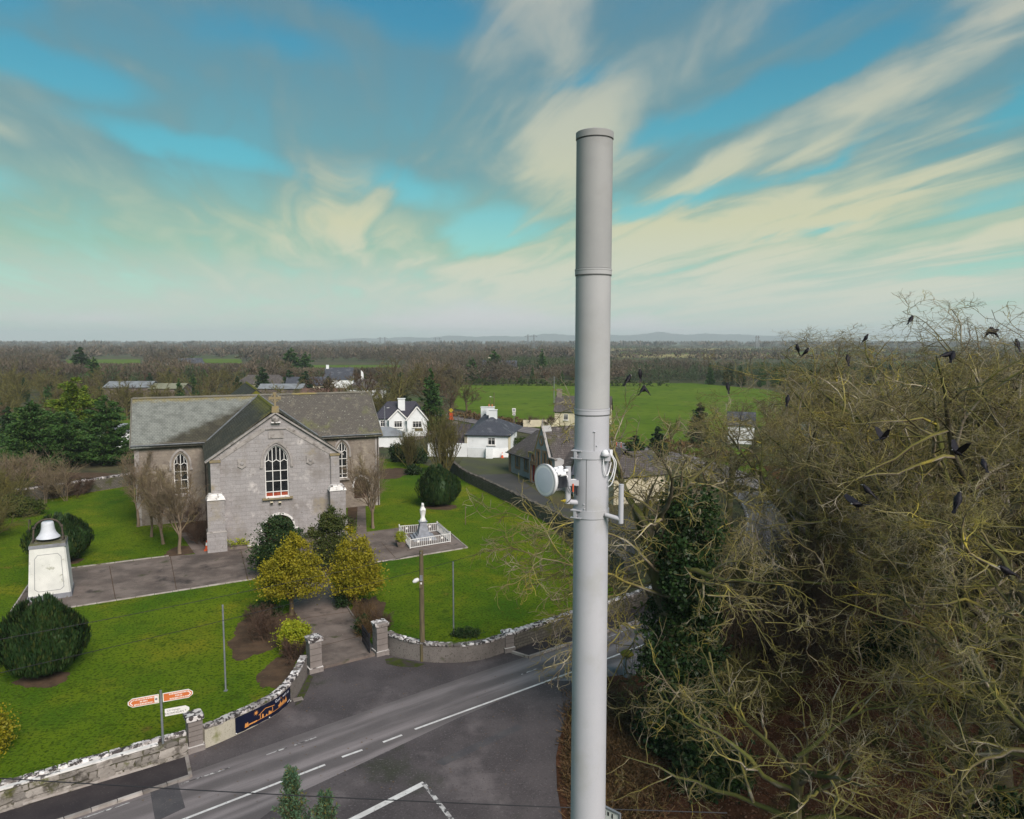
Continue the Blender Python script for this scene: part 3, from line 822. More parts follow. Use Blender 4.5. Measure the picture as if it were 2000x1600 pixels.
# concrete paths of the churchyard
sheet('path', [(-31.19, 44.68), (-28.86, 45.64), (-18.15, 51.83), (-8.79, 56.58), (-3.70, 59.73), (-7.09, 68.16), (-10.75, 65.89), (-13.57, 64.28), (-24.16, 58.26), (-27.01, 57.13), (-33.65, 53.61), (-34.33, 51.95)], 0.082, m_conc)
sheet('path', [(-9.96, 37.42), (-7.33, 39.15), (-8.09, 40.67), (-13.82, 53.12), (-16.55, 51.38)], 0.087, m_conc)
sheet('path', [(-25.09, 57.55), (-24.10, 58.11), (-28.63, 64.81), (-29.23, 64.11)], 0.0905, m_conc)
sheet('path', [(-13.71, 64.11), (-12.91, 64.63), (-16.98, 84.30), (-17.69, 84.30)], 0.094, m_conc)
# joints between the concrete bays
for a, b in (((-30.33, 54.61), (-25.99, 47.31)), ((-26.83, 56.99), (-22.80, 49.11)), ((-22.04, 58.99), (-18.80, 51.49)), ((-10.98, 61.12), (-9.21, 56.99)), ((-12.96, 43.92), (-9.88, 45.29)), ((-11.26, 39.41), (-8.51, 41.47)), ((-10.71, 59.58), (-7.45, 62.25))):
    a, b = Vector((*a, 0.0965)), Vector((*b, 0.0965))
    w_ = (b - a).cross(Vector((0, 0, 1))).normalized() * 0.022
    tag(MB().add([a - w_, b - w_, b + w_, a + w_], [(0, 1, 2, 3)]).build('path_joint', m_soil), kind='structure')
# thin stone edging along the paths
def edging(pts, w=0.09, z0=0.05, z1=0.14, name='path_edging'):
    mb = MB()
    for a, b in zip(pts[:-1], pts[1:]):
        a, b = Vector((*a, 0)), Vector((*b, 0))
        L = (b - a).length
        n = max(1, int(L / 1.1))
        for k in range(n):
            c = a + (b - a) * ((k + 0.5) / n)
            mb.box((c.x, c.y, (z0 + z1) / 2 + random.uniform(-0.012, 0.012)), (L / n * 0.97, w, z1 - z0), math.atan2((b - a).y, (b - a).x) + random.uniform(-0.01, 0.01))
    o = mb.build(name, m_kerb)
    return tag(o, kind='structure')


edging([(-31.13, 44.59), (-28.80, 45.55), (-18.12, 51.72)])
edging([(-13.85, 53.24), (-8.11, 40.74)])
edging([(-13.06, 54.35), (-8.77, 56.44), (-3.65, 59.58), (-7.06, 68.36)])
edging([(-33.73, 53.73), (-27.07, 57.27)])
edging([(-31.19, 44.68), (-34.40, 52.06)])

# roads ---------------------------------------------------------------
ROAD = [(-44, -0.9), (-28, 12.0), (-11.7, 25.0), (-2.0, 32.9), (7.8, 40.6), (13.0, 46.2), (17.6, 52.2), (22.0, 60.5), (25.6, 70.5), (27.6, 82.0), (27.4, 93.5), (25.4, 104), (22.0, 112.5), (17.2, 120), (11.5, 127.8), (2.0, 142.5), (-12.6, 164.7), (-24, 184), (-46, 214), (-90, 262)]
ROADP = smooth_path(ROAD, 8)
sheet('forecourt', [(-18.57, 23.94), (-16.44, 25.03), (-12.55, 27.52), (-13.41, 29.02), (-12.93, 29.64), (-11.92, 30.86), (-10.90, 32.18), (-10.43, 33.91), (-10.40, 35.56), (-10.52, 37.12), (-7.27, 39.15), (-5.49, 38.36), (-2.72, 37.98), (-0.28, 39.35), (0.88, 38.49), (7.60, 43.58), (8.76, 40.96), (-2.26, 31.37), (-11.21, 23.94)], -0.008, m_asphalt_dark)
road = ribbon('road', ROADP, -2.9, 2.9, 0.0, m_road)
tag(road, kind='structure')
sheet('side_road', [(-8.40, 26.22), (-5.83, 28.76), (-2.32, 32.27), (1.80, 35.84), (3.34, 35.84), (2.64, 32.74), (2.07, 30.52), (1.80, 28.95), (1.72, 26.85), (1.81, 24.75), (2.03, 21.14), (-10.92, 21.14)], 0.004, m_asphalt_dark)


def marking(a, b, w=0.12, z=0.010, m=None, name='marking'):
    a, b = Vector((*a, 0)), Vector((*b, 0))
    d = (b - a).normalized()
    n = Vector((-d.y, d.x, 0)) * w / 2
    mb = MB()
    L = (b - a).length
    k = max(1, int(L / 1.5))
    for i in range(k):
        p, q_ = a + (b - a) * (i / k), a + (b - a) * ((i + 1) / k)
        mb.add([(*(p - n).xy, z), (*(q_ - n).xy, z), (*(q_ + n).xy, z), (*(p + n).xy, z)], [(0, 1, 2, 3)])
    return mb.build(name, m or m_paint, road)


marking((-12.09, 24.69), (-7.52, 28.43))
marking((-6.97, 28.98), (-6.24, 29.52))
marking((-5.48, 30.11), (-4.76, 30.69))
marking((-4.27, 31.16), (3.17, 36.88))
marking((3.17, 36.88), (7.99, 40.74))
for a, b in (((-15.61, 24.86), (-14.13, 25.97)), ((-12.75, 27.12), (-12.12, 27.59)), ((-12.07, 27.62), (-11.29, 28.22)), ((-10.12, 29.14), (-9.44, 29.68)), ((-9.18, 29.87), (-8.42, 30.52)), ((0.47, 36.53), (1.33, 37.24)), ((5.61, 41.40), (6.98, 42.62))):
    marking(a, b, 0.08, 0.011, m_paint_old)
marking((-5.81, 24.86), (-3.38, 27.18), 0.26, 0.012, m_paint)
marking((-3.42, 27.18), (-1.94, 24.63), 0.17, 0.016, m_paint_old)
# far part of the road: broken edge and centre lines
for k in range(62, 116, 2):
    a, b = ROADP[k], ROADP[k + 1]
    marking(a.xy, b.xy, 0.14, 0.012, m_paint_old)
for k in range(56, 100):
    a, b = ROADP[k], ROADP[k + 1]
    nn = (b - a).normalized()
    off = Vector((nn.y, -nn.x)) * -2.7
    marking(a.xy + off, b.xy + off, 0.12, 0.013, m_paint_old)
# darker trench patch across the near lane
patch = MB().poly([(*(-13.76, 26.76), 0.0075), (*(-12.94, 27.28), 0.0075), (*(-11.94, 25.67), 0.0075), (*(-12.65, 24.86), 0.0075)]).build('road_patch', m_patch, road)
patch2 = MB().poly([(*(-3.11, 28.65), 0.0085), (*(0.23, 31.59), 0.0085), (*(0.54, 31.29), 0.0085), (*(-2.75, 28.36), 0.0085)]).build('road_patch', m_patch, road)

# footpaths with kerbs
def footpath(poly, kerb, name='pavement'):
    mb = MB().prism_z(poly, -0.09, 0.095)
    o = tag(mb.build(name, m_pave), kind='structure')
    for a, b in zip(kerb[:-1], kerb[1:]):
        a, b = Vector((*a, 0)), Vector((*b, 0))
        n = max(1, round((b - a).length / 0.92))
        L = (b - a).length / n
        for k in range(n):
            c = a + (b - a) * ((k + 0.5) / n)
            kb = MB().box((0, 0, 0), (L * 0.985, 0.14, 0.20), taper=0.98)
            kb.build('kerb_stone', m_kerb, o, (c.x, c.y, 0.012 + random.uniform(-0.006, 0.006)), math.atan2((b - a).y, (b - a).x))
    return o


footpath([(-19.62, 23.94), (-19.12, 24.69), (-13.27, 28.91), (-12.56, 27.55), (-15.93, 24.94), (-17.41, 23.78)], [(-17.65, 23.63), (-15.93, 24.94), (-12.56, 27.55), (-13.33, 28.95)])
footpath([(0.00, 39.21), (0.88, 38.55), (3.78, 40.74), (7.61, 43.67), (14.09, 49.74), (18.47, 55.64), (15.75, 54.35), (8.22, 46.28), (3.64, 42.62)], [(0.00, 39.21), (0.88, 38.55), (3.78, 40.74), (7.61, 43.67), (14.09, 49.74)])

# woodland floor to the right of the road and bank beside the mast
sheet('woodland_floor', [(3.34, 35.84), (2.64, 32.74), (2.07, 30.52), (1.80, 28.95), (1.72, 26.85), (1.81, 24.75), (2.03, 21.14), (8, 4), (60, 4), (70, 100), (34, 100), (31.5, 82), (29.4, 69), (25.5, 58.5), (20.6, 49.8), (14.8, 42.6), (9.6, 37.6)], 0.016, m_litter)
# school yards
sheet('yard', [(-6.50, 93.13), (0.00, 94.23), (1.83, 87.37), (4.74, 75.04), (11.89, 70.59), (9.43, 55.64), (2.53, 72.09)], -0.02, m_yard)
sheet('yard', [(-7.60, 90.67), (-7.13, 107.70), (0.00, 107.70), (0.00, 94.23), (-6.50, 93.13)], -0.03, mat('mossy_yard', (0.055, 0.058, 0.035), (0.065, 0.072, 0.028), scale=0.3, rough=1.0))
sheet('verge', [(-14.58, 175.36), (-4.31, 155.27), (1.03, 147.73), (5.80, 139.27), (7.40, 133.17), (3.80, 136.92), (-4.15, 149.55), (-12.56, 164.71)], -0.012, m_field)
sheet('verge', [(16.94, 124.94), (23.88, 114.32), (28.51, 102.23), (27.87, 90.67), (32.27, 92.42), (38.20, 114.32), (26.06, 124.94), (18.71, 134.64)], -0.016, m_field)
sheet('lane', [(-22.56, 122.42), (-20.40, 127.57), (-16.93, 133.90), (-12.00, 157.27), (-10.64, 153.32), (-15.96, 127.57), (-21.19, 117.09)], -0.02, m_conc)

# ================================================================ boundary walls
def wall_path(name, pts, h, th, material, z0=-0.08, parent=None, z1=None):
    """solid wall ribbon over a plan polyline"""
    P = [Vector((p[0], p[1], 0)) for p in pts]
    n = len(P)
    vs = []
    for i, p in enumerate(P):
        d = (P[min(i + 1, n - 1)] - P[max(i - 1, 0)]).normalized()
        s = Vector((-d.y, d.x, 0)) * th / 2
        hh = h[i] if hasattr(h, '__len__') else h
        for (q_, z) in ((p - s, z0), (p - s, hh), (p + s, hh), (p + s, z0)):
            vs.append((q_.x, q_.y, z))
    fs = []
    for i in range(n - 1):
        for k in range(4):
            a, b = i * 4 + k, i * 4 + (k + 1) % 4
            fs.append((a, a + 4, b + 4, b))
    fs.append((0, 1, 2, 3))
    fs.append((4 * n - 1, 4 * n - 2, 4 * n - 3, 4 * n - 4))
    return MB().add(vs, fs).build(name, material, parent)


def rough_block(seed, sx=1.0, sy=1.0, sz=1.0, jitter=0.09):
    """irregular chamfered stone of unit size, centred"""
    rr = random.Random(seed)
    mb = MB()
    vs = []
    for z, sc in ((-0.5, 0.90), (-0.36, 1.0), (0.36, 1.0), (0.5, 0.86)):
        for (x, y) in ((-.5, -.42), (-.38, -.5), (.38, -.5), (.5, -.42), (.5, .42), (.38, .5), (-.38, .5), (-.5, .42)):
            vs.append((x * sc * sx + rr.uniform(-jitter, jitter) * sx * 0.6, y * sc * sy + rr.uniform(-jitter, jitter) * sy * 0.35, (z + rr.uniform(-jitter, jitter) * 0.5) * sz))
    fs = [tuple(range(7, -1, -1)), tuple(range(24, 32))]
    for r in range(3):
        for i in range(8):
            a, b = r * 8 + i, r * 8 + (i + 1) % 8
            fs.append((a, b, b + 8, a + 8))
    mb.add(vs, fs)
    return mb


STONES = [rough_block(s, jitter=0.26).mesh('stone', m_wallstone) for s in range(8)]
COPES = [rough_block(40 + s, jitter=0.10).mesh('coping_stone', m_cap_lichen) for s in range(6)]
COPES_OLD = [rough_block(60 + s, jitter=0.18).mesh('coping_stone', m_drywall) for s in range(5)]


def put_stone(meshes, name, parent, loc, size, rz, tilt=0.0):
    o = bpy.data.objects.new(name, random.choice(meshes))
    o.parent = parent
    o.location = loc
    o.scale = size
    o.rotation_euler = (tilt, random.uniform(-0.03, 0.03), rz)
    col.objects.link(o)
    return o


def copings(parent, pts, z, w, L=0.42, hgt=0.13, meshes=COPES, name='coping_stone', jit=0.02):
    P = [Vector((p[0], p[1], 0)) for p in pts]
    dist = [0.0]
    for a, b in zip(P[:-1], P[1:]):
        dist.append(dist[-1] + (b - a).length)
    tot = dist[-1]
    s = 0.0
    while s < tot - 0.12:
        l = min(random.uniform(0.75, 1.25) * L, tot - s)
        m_ = s + l / 2
        i = max(k for k in range(len(dist)) if dist[k] <= m_)
        i = min(i, len(P) - 2)
        t = (m_ - dist[i]) / max(1e-6, dist[i + 1] - dist[i])
        c = P[i].lerp(P[i + 1], t)
        d = P[i + 1] - P[i]
        zz = z(m_ / tot) if callable(z) else z
        put_stone(meshes, name, parent, (c.x, c.y, zz + hgt / 2 + random.uniform(-jit, jit)), (l * 0.97, w * random.uniform(0.94, 1.06), hgt * random.uniform(0.85, 1.15)), math.atan2(d.y, d.x), random.uniform(-0.04, 0.04))
        s += l


# --- roadside rubble wall, left of the gate
A_, B_ = Vector((*(-19.65, 24.55), 0)), Vector((*(-13.28, 29.02), 0))
d_ = (B_ - A_).normalized()
n_ = Vector((-d_.y, d_.x, 0))
w1 = empty('rubble_stone_wall', (A_.x, A_.y, 0), 0, 'long roadside rubble stone wall with white capped ledge behind the footpath', 'wall')
cA, cB = A_ + n_ * 0.22 - A_, B_ + n_ * 0.22 - A_
wall_path('mortar_core', [cA, cB], 0.82, 0.40, m_wallmortar, parent=w1)
L_ = (B_ - A_).length
z = 0.02
row = 0
while z < 0.76:
    hh = random.uniform(0.20, 0.34)
    hh = min(hh, 0.82 - z) if z < 0.6 else 0.82 - z
    s = random.uniform(-0.3, 0.0)
    while s < L_ - 0.08:
        l = random.uniform(0.18, 0.75)
        e = min(s + l, L_ - 0.02)
        s0 = max(s, 0.0)
        if e - s0 > 0.1:
            c = d_ * ((s0 + e) / 2) + n_ * 0.035
            put_stone(STONES, 'stone', w1, (c.x, c.y, z + hh / 2 + random.uniform(-0.03, 0.03)), (e - s0 - 0.035, 0.15 * random.uniform(0.8, 1.4), (hh - 0.03) * random.uniform(0.82, 1.04)), math.atan2(d_.y, d_.x), random.uniform(-0.06, 0.06))
        s += l
    z += hh
led = d_ * (L_ / 2 - 0.55) + n_ * 0.10
MB().box((0, 0, 0), (L_ - 1.1, 0.20, 0.07)).build('white_ledge', m_white_wash, w1, (led.x, led.y, 0.862), math.atan2(d_.y, d_.x))
copings(w1, [d_ * 0.05 + n_ * 0.33, B_ - A_ + n_ * 0.33], 0.815, 0.26, 0.36, 0.17, COPES, jit=0.03)
led2 = d_ * (L_ / 2 - 0.55) + n_ * 0.0
MB().box((0, 0, 0), (4.6, 0.14, 0.07)).build('wall_footing', m_kerb, w1, (d_.x * 4.4 - n_.x * 0.03, d_.y * 4.4 - n_.y * 0.03, 0.12), math.atan2(d_.y, d_.x))


def pillar(p, rz, w, h, label, blocks=5, cap_h=0.22, group=None, coat=None):
    e = empty('gate_pillar', (p[0], p[1], 0), rz, label, 'pillar', group)
    MB().box((0, 0, 0.09), (w + 0.12, w + 0.12, 0.30)).build('pillar_base', m_pillar, e)
    MB().box((0, 0, 0.244), (w + 0.10, w + 0.10, 0.012)).build('base_top', m_white_wash, e)
    hb = (h - cap_h - 0.25) / blocks
    for k in range(blocks):
        MB().box((random.uniform(-0.006, 0.006), random.uniform(-0.006, 0.006), 0.25 + hb * (k + 0.5)), (w, w, hb - 0.03)).build('block', coat or m_pillar, e)
    MB().box((0, 0, 0.25 + hb * blocks / 2), (w - 0.07, w - 0.07, hb * blocks)).build('mortar_core', m_wallmortar, e)
    put_stone([rough_block(90 + blocks, jitter=0.06).mesh('cap_stone', m_cap_lichen)], 'cap_stone', e, (0, 0, h - cap_h / 2), (w + 0.14, w + 0.14, cap_h), 0)
    return e


G1, G2 = Vector((*(-10.31, 37.12), 0)), Vector((*(-7.24, 39.15), 0))
gate_rz = math.atan2((G2 - G1).y, (G2 - G1).x)
pillar((-10.24, 37.06), gate_rz, 0.62, 1.82, 'grey gate pillar with lichened white cap beside the lime shrub', 4, group='churchyard gate pillars')
pillar((-7.19, 39.15), gate_rz, 0.62, 1.80, 'grey gate pillar with white cap beside the open black gate', 4, group='churchyard gate pillars')
pillar((-13.27, 29.64), math.atan2(d_.y, d_.x), 0.56, 1.54, 'blockwork pillar with white lichened cap beside the fingerpost sign', 5, group='churchyard gate pillars')
pillar((-0.23, 39.55), 0.45, 0.52, 1.10, 'low grey pillar at the far end of the curved wall', 3, 0.12, group='churchyard gate pillars')

# --- curved quadrant wall with the banner
Q1 = smooth_path([(-12.95, 29.75), (-12.47, 30.28), (-11.95, 30.94), (-11.42, 31.68), (-10.94, 32.46), (-10.67, 33.41), (-10.53, 34.43), (-10.56, 35.56), (-10.62, 36.53)], 4)
qa = empty('curved_wall', Q1[0], 0, 'curved pebbledashed wall carrying the navy banner, white stone coping', 'wall')
Q1l = [p - Q1[0] for p in Q1]
wall_path('cream_render', Q1l[:13], 0.80, 0.30, m_dash_cream, parent=qa)
wall_path('grey_render', Q1l[12:], [0.80 + 0.012 * k for k in range(len(Q1l[12:]))], 0.302, m_dash_grey, parent=qa)
copings(qa, [p for p in Q1l], lambda t: 0.80 + 0.20 * max(0.0, t - 0.4), 0.37, 0.40, 0.14)
# --- curved wall to the right of the gate
Q2 = smooth_path([(-6.81, 39.41), (-6.26, 38.95), (-5.51, 38.55), (-4.37, 38.17), (-3.00, 38.11), (-1.65, 38.49), (-0.45, 39.41)], 4)
qb = empty('curved_wall', Q2[0], 0, 'curved grey pebbledashed wall behind the timber utility pole', 'wall')
Q2l = [p - Q2[0] for p in Q2]
wall_path('grey_render', Q2l, [1.02 - 0.012 * min(k, 14) for k in range(len(Q2l))], 0.30, m_dash_grey, parent=qb)
copings(qb, Q2l, lambda t: 1.02 - 0.16 * min(t * 1.6, 1.0), 0.40, 0.36, 0.12)
# --- roadside wall further right, half hidden by branches
Q3 = [Vector((*(0.00, 39.82), 0)), Vector((*(3.66, 42.78), 0)), Vector((*(8.25, 46.46), 0)), Vector((*(15.09, 53.37), 0))]
qc = empty('rubble_stone_wall', Q3[0], 0, 'mossy roadside stone wall under the overhanging branches', 'wall')
Q3l = [p - Q3[0] for p in Q3]
wall_path('stone_face', Q3l, 0.85, 0.42, m_drywall, parent=qc)
copings(qc, Q3l, 0.84, 0.44, 0.34, 0.16, COPES)
# --- old boundary wall between lawn and school yard
Q4 = smooth_path([(-8.21, 98.07), (-5.97, 89.99), (-2.28, 81.43), (2.48, 70.59), (5.36, 63.42), (8.27, 51.95)], 5)
qd = empty('boundary_wall', Q4[0], 0, 'old mossy stone boundary wall between lawn and school yard', 'wall')
Q4l = [p - Q4[0] for p in Q4]
wall_path('stone_face', Q4l, 1.15, 0.45, m_drywall, parent=qd)
copings(qd, Q4l, 1.13, 0.40, 0.42, 0.24, COPES_OLD, jit=0.05)
# --- back boundary wall of the churchyard
Q5 = [Vector((*(-51.83, 76.24), 0)), Vector((*(-48.29, 81.16), 0)), Vector((*(-45.01, 85.81), 0)), Vector((*(-42.44, 90.67), 0))]
qe = empty('boundary_wall', Q5[0], 0, 'grey rubble wall at the back of the lawn, partly under dead creeper', 'wall')
Q5l = [p - Q5[0] for p in Q5]
wall_path('stone_face', Q5l, 1.35, 0.5, m_drywall, parent=qe)
copings(qe, Q5l, 1.33, 0.5, 0.55, 0.22, COPES, jit=0.06)

# worn stone threshold between the gate pillars, moss at the wall feet
thr = (G1 + G2) / 2
tag(MB().box((0, 0, 0), ((G2 - G1).length - 0.5, 0.42, 0.20)).build('threshold', m_conc, None, (thr.x, thr.y, 0.03), gate_rz), kind='structure')
m_foot_moss = mat('foot_moss', (0.030, 0.042, 0.006), (0.045, 0.058, 0.008), scale=2.0, layers=[((0.045, 0.038, 0.036), 1.6, 0.50, 0.62)], rough=1.0)
for pl in ([(-10.39, 36.53), (-10.09, 36.29), (-9.98, 34.74), (-9.96, 33.61), (-10.16, 33.22), (-10.31, 34.02), (-10.33, 35.28)], [(-6.80, 38.36), (-6.35, 38.62), (-5.46, 38.17), (-4.60, 37.79), (-4.95, 37.42), (-5.90, 37.48), (-6.62, 37.79)]):
    sheet('moss_patch', pl, 0.0035, m_foot_moss)
# open iron gate leaf
gt = empty('iron_gate', (-7.72, 38.88), math.atan2(0.95, -0.42), 'black iron gate leaf standing open beside the path', 'gate')
gx = 1.75
MB().tube([(0, 0, 0.08), (0, 0, 1.25)], 0.03, 6).build('gate_stile', m_black_iron, gt)
MB().tube([(gx, 0, 0.08), (gx, 0, 1.05)], 0.025, 6).build('gate_stile', m_black_iron, gt)
for zz in (0.14, 0.55, 1.0):
    MB().box((gx / 2, 0, zz), (gx, 0.03, 0.05)).build('gate_rail', m_black_iron, gt)
bar = MB().tube([(0, 0, 0.1), (0, 0, 1.15)], 0.012, 5).mesh('gate_bar', m_black_iron)
for k in range(1, 14):
    link_mesh('gate_bar', bar, gt, (gx * k / 14, 0, 0))

# ================================================================ building helpers
def arch(x0, x1, z0, zs, za, n=7):
    """pointed arch outline: starts bottom left, runs clockwise seen from the front"""
    xc = (x0 + x1) / 2
    hw = (x1 - x0) / 2
    rise = za - zs
    # circle through (x0,zs) and (xc,za) centred on z=zs
    r = (hw * hw + rise * rise) / (2 * hw)
    pts = [(x0, z0), (x0, zs)]
    a1 = math.asin(min(1.0, rise / r)) if rise <= r else math.pi / 2
    for k in range(1, n + 1):
        a = a1 * k / n
        pts.append((x0 + r - r * math.cos(a), zs + r * math.sin(a)))
    for k in range(n - 1, -1, -1):
        a = a1 * k / n
        pts.append((x1 - r + r * math.cos(a), zs + r * math.sin(a)))
    pts.append((x1, z0))
    return pts


def round_arch(x0, x1, z0, zs, n=10, rise=None):
    xc, hw = (x0 + x1) / 2, (x1 - x0) / 2
    rise = rise or hw
    return [(x0, z0)] + [(xc - hw * math.cos(math.pi * k / n), zs + rise * math.sin(math.pi * k / n)) for k in range(n + 1)] + [(x1, z0)]


def rect(x0, x1, z0, z1):
    return [(x0, z0), (x0, z1), (x1, z1), (x1, z0)]


def holed_wall(outline, holes, y0, y1, name, material, parent, plane='xz', const=None, reveal=0.28):
    """wall with real openings; outline and holes in (along, z)"""
    mb = MB()
    loops = [[Vector((p[0], y0, p[1])) for p in outline]] + [[Vector((p[0], y0, p[1])) for p in h] for h in holes]
    flat = [v for l in loops for v in l]
    fs = []
    for t in tessellate_polygon(loops):
        a, b, c = (flat[i] for i in t)
        nn = (b - a).cross(c - a)
        if nn.length < 1e-9:
            continue
        fs.append(tuple(t) if nn.y < 0 else tuple(t[::-1]))
    mb.add(flat, fs)
    n = len(outline)
    back = [(p[0], y1, p[1]) for p in outline]
    fr = [(p[0], y0, p[1]) for p in outline]
    mb.add(fr + back, [(i, (i + 1) % n, n + (i + 1) % n, n + i) for i in range(n)])
    for h in holes:
        k = len(h)
        mb.add([(p[0], y0, p[1]) for p in h] + [(p[0], y0 + reveal, p[1]) for p in h], [(i, k + i, k + (i + 1) % k, (i + 1) % k) for i in range(k)])
    return mb.build(name, material, parent)


def roof_plane(parent, name, pts, material, th=0.10):
    """slab over 4 points: eave a, eave b, ridge b, ridge a; UV in metres"""
    a, b, c, d = (Vector(p) for p in pts)
    ux = (b - a).normalized()
    nrm = (b - a).cross(d - a).normalized()
    if nrm.z < 0:
        nrm = -nrm
    uy = nrm.cross(ux).normalized()
    if uy.z < 0:
        uy = -uy
    dn = nrm * th
    vs = [a, b, c, d] + [p - dn for p in (a, b, c, d)]
    fs = [(0, 1, 2, 3), (7, 6, 5, 4), (0, 4, 5, 1), (1, 5, 6, 2), (2, 6, 7, 3), (3, 7, 4, 0)]
    me = bpy.data.meshes.new(name)
    me.from_pydata([tuple(v) for v in vs], [], fs)
    ul = me.uv_layers.new(name='UVMap')
    for lp in me.loops:
        p = vs[lp.vertex_index] - a
        ul.data[lp.index].uv = (p.dot(ux), p.dot(uy))
    me.materials.append(material)
    me.update()
    return link_mesh(name, me, parent)


def roof_tri(parent, name, pts, material):
    """triangular roof slope"""
    return roof_plane(parent, name, [pts[0], pts[1], pts[2], pts[2]], material) if False else _tri(parent, name, pts, material)


def _tri(parent, name, pts, material):
    a, b, c = (Vector(p) for p in pts)
    ux = (b - a).normalized()
    nrm = ux.cross(c - a).normalized()
    if nrm.z < 0:
        nrm = -nrm
    uy = nrm.cross(ux)
    vs = [a, b, c] + [p - nrm * 0.1 for p in (a, b, c)]
    me = bpy.data.meshes.new(name)
    me.from_pydata([tuple(v) for v in vs], [], [(0, 1, 2), (5, 4, 3), (0, 3, 4, 1), (1, 4, 5, 2), (2, 5, 3, 0)])
    ul = me.uv_layers.new(name='UVMap')
    for lp in me.loops:
        p = vs[lp.vertex_index] - a
        ul.data[lp.index].uv = (p.dot(ux), p.dot(uy))
    me.materials.append(material)
    me.update()
    return link_mesh(name, me, parent)


def bar_between(mb, a, b, w, t):
    """rectangular bar in the xz plane between two (x,z) points at depth y (t = (y0,y1))"""
    dx, dz = b[0] - a[0], b[1] - a[1]
    L = math.hypot(dx, dz)
    nx, nz = -dz / L * w / 2, dx / L * w / 2
    mb.prism_y([(a[0] + nx, a[1] + nz), (b[0] + nx, b[1] + nz), (b[0] - nx, b[1] - nz), (a[0] - nx, a[1] - nz)], t[0], t[1])


def church_window(parent, x0, x1, z0, zs, za, cols, rows, y, red_row=False):
    """painted frame, mullions, transoms, Y tracery and single panes"""
    out_ = arch(x0, x1, z0, zs, za)
    f = 0.075
    inn = arch(x0 + f, x1 - f, z0 + f, zs, za - f * 1.6)
    w = MB().frame_y(out_, inn, y, y + 0.10).build('window', m_white, parent)
    cw = (x1 - x0) / cols
    xc, hw = (x0 + x1) / 2, (x1 - x0) / 2
    rise = za - zs
    r = (hw * hw + rise * rise) / (2 * hw)

    def top(x):
        xx = min(x, 2 * xc - x)
        v = r * r - (x0 + r - xx) ** 2
        return zs + math.sqrt(max(0.0, v))
    for k in range(1, cols):
        xm = x0 + cw * k
        MB().box((xm, y + 0.05, (z0 + top(xm)) / 2), (0.055, 0.085, top(xm) - z0 - 0.05)).build('mullion', m_white, w)
    zz = [z0] + list(rows) + [zs]
    for zr in rows:
        MB().box((xc, y + 0.048, zr), (x1 - x0 - 0.1, 0.075, 0.05)).build('transom', m_white, w)
    # Y shaped tracery
    for k in range(cols):
        a, b = x0 + cw * k, x0 + cw * (k + 1)
        m_ = (a + b) / 2
        mb = MB()
        zt = zs - 0.05
        bar_between(mb, (a + 0.02, zt - 0.02), (m_, zt + 0.16), 0.045, (y + 0.015, y + 0.078))
        bar_between(mb, (b - 0.02, zt - 0.02), (m_, zt + 0.16), 0.045, (y + 0.017, y + 0.081))
        bar_between(mb, (m_, zt + 0.12), (m_, top(m_) - 0.06), 0.04, (y + 0.012, y + 0.074))
        mb.build('tracery', m_white, w)
        for j in range(len(zz) - 1):
            MB().box((m_, y + 0.095, (zz[j] + zz[j + 1]) / 2), (cw - 0.02, 0.012, zz[j + 1] - zz[j] - 0.01)).build('pane', m_red_glass if (red_row and j == 0) else m_glass, w)
        n = 6
        prof = [(a + 0.012, zs)] + [(a + 0.012 + (b - a - 0.024) * i / n, top(a + 0.012 + (b - a - 0.024) * i / n) - 0.02) for i in range(n + 1)] + [(b - 0.012, zs)]
        MB().prism_y(prof[::-1], y + 0.089, y + 0.101).build('pane', m_glass, w)
    return w


def hood(parent, x0, x1, z_drop, zs, za, y0, y1, material, w=0.16):
    """hood mould round a pointed opening"""
    o1 = arch(x0 - w, x1 + w, z_drop, zs, za + w * 1.5)
    i1 = arch(x0, x1, z_drop, zs, za)
    mb = MB()
    n = len(o1)
    vs = [(p[0], y0, p[1]) for p in o1] + [(p[0], y0, p[1]) for p in i1] + [(p[0], y1, p[1]) for p in o1] + [(p[0], y1, p[1]) for p in i1]
    fs = []
    for i in range(n - 1):
        j = i + 1
        fs += [(i, j, n + j, n + i), (2 * n + i, 3 * n + i, 3 * n + j, 2 * n + j), (i, 2 * n + i, 2 * n + j, j), (n + i, n + j, 3 * n + j, 3 * n + i)]
    fs += [(0, n, 3 * n, 2 * n), (n - 1, 3 * n - 1, 4 * n - 1, 2 * n - 1)]
    mb.add(vs, fs)
    mb.box((x0 - w / 2 - 0.03, (y0 + y1) / 2 - 0.01, z_drop - 0.08), (w + 0.08, y1 - y0 + 0.03, 0.16))
    mb.box((x1 + w / 2 + 0.03, (y0 + y1) / 2 - 0.01, z_drop - 0.08), (w + 0.08, y1 - y0 + 0.03, 0.16))
    return mb.build('hood_mould', material, parent)

# ================================================================ vegetation helpers
def _norm(a):
    return a / np.maximum(np.linalg.norm(a, axis=-1, keepdims=True), 1e-9)


def grow(p0, d0, length, r0, r1, nseg, gnarl, trop, rng, curl=0.0):
    """many branches at once; returns points (N,S+1,3) and radii (N,S+1)"""
    N = len(p0)
    pts = np.empty((N, nseg + 1, 3))
    pts[:, 0] = p0
    d = _norm(d0.copy())
    step = (length / nseg)[:, None]
    for s in range(nseg):
        d = d + rng.normal(0, gnarl, (N, 3))
        d[:, 2] += trop + curl * (s / nseg)
        d = _norm(d)
        pts[:, s + 1] = pts[:, s] + d * step
    t = np.linspace(0, 1, nseg + 1)[None, :]
    rad = r0[:, None] * (1 - t) + r1[:, None] * t
    return pts, rad


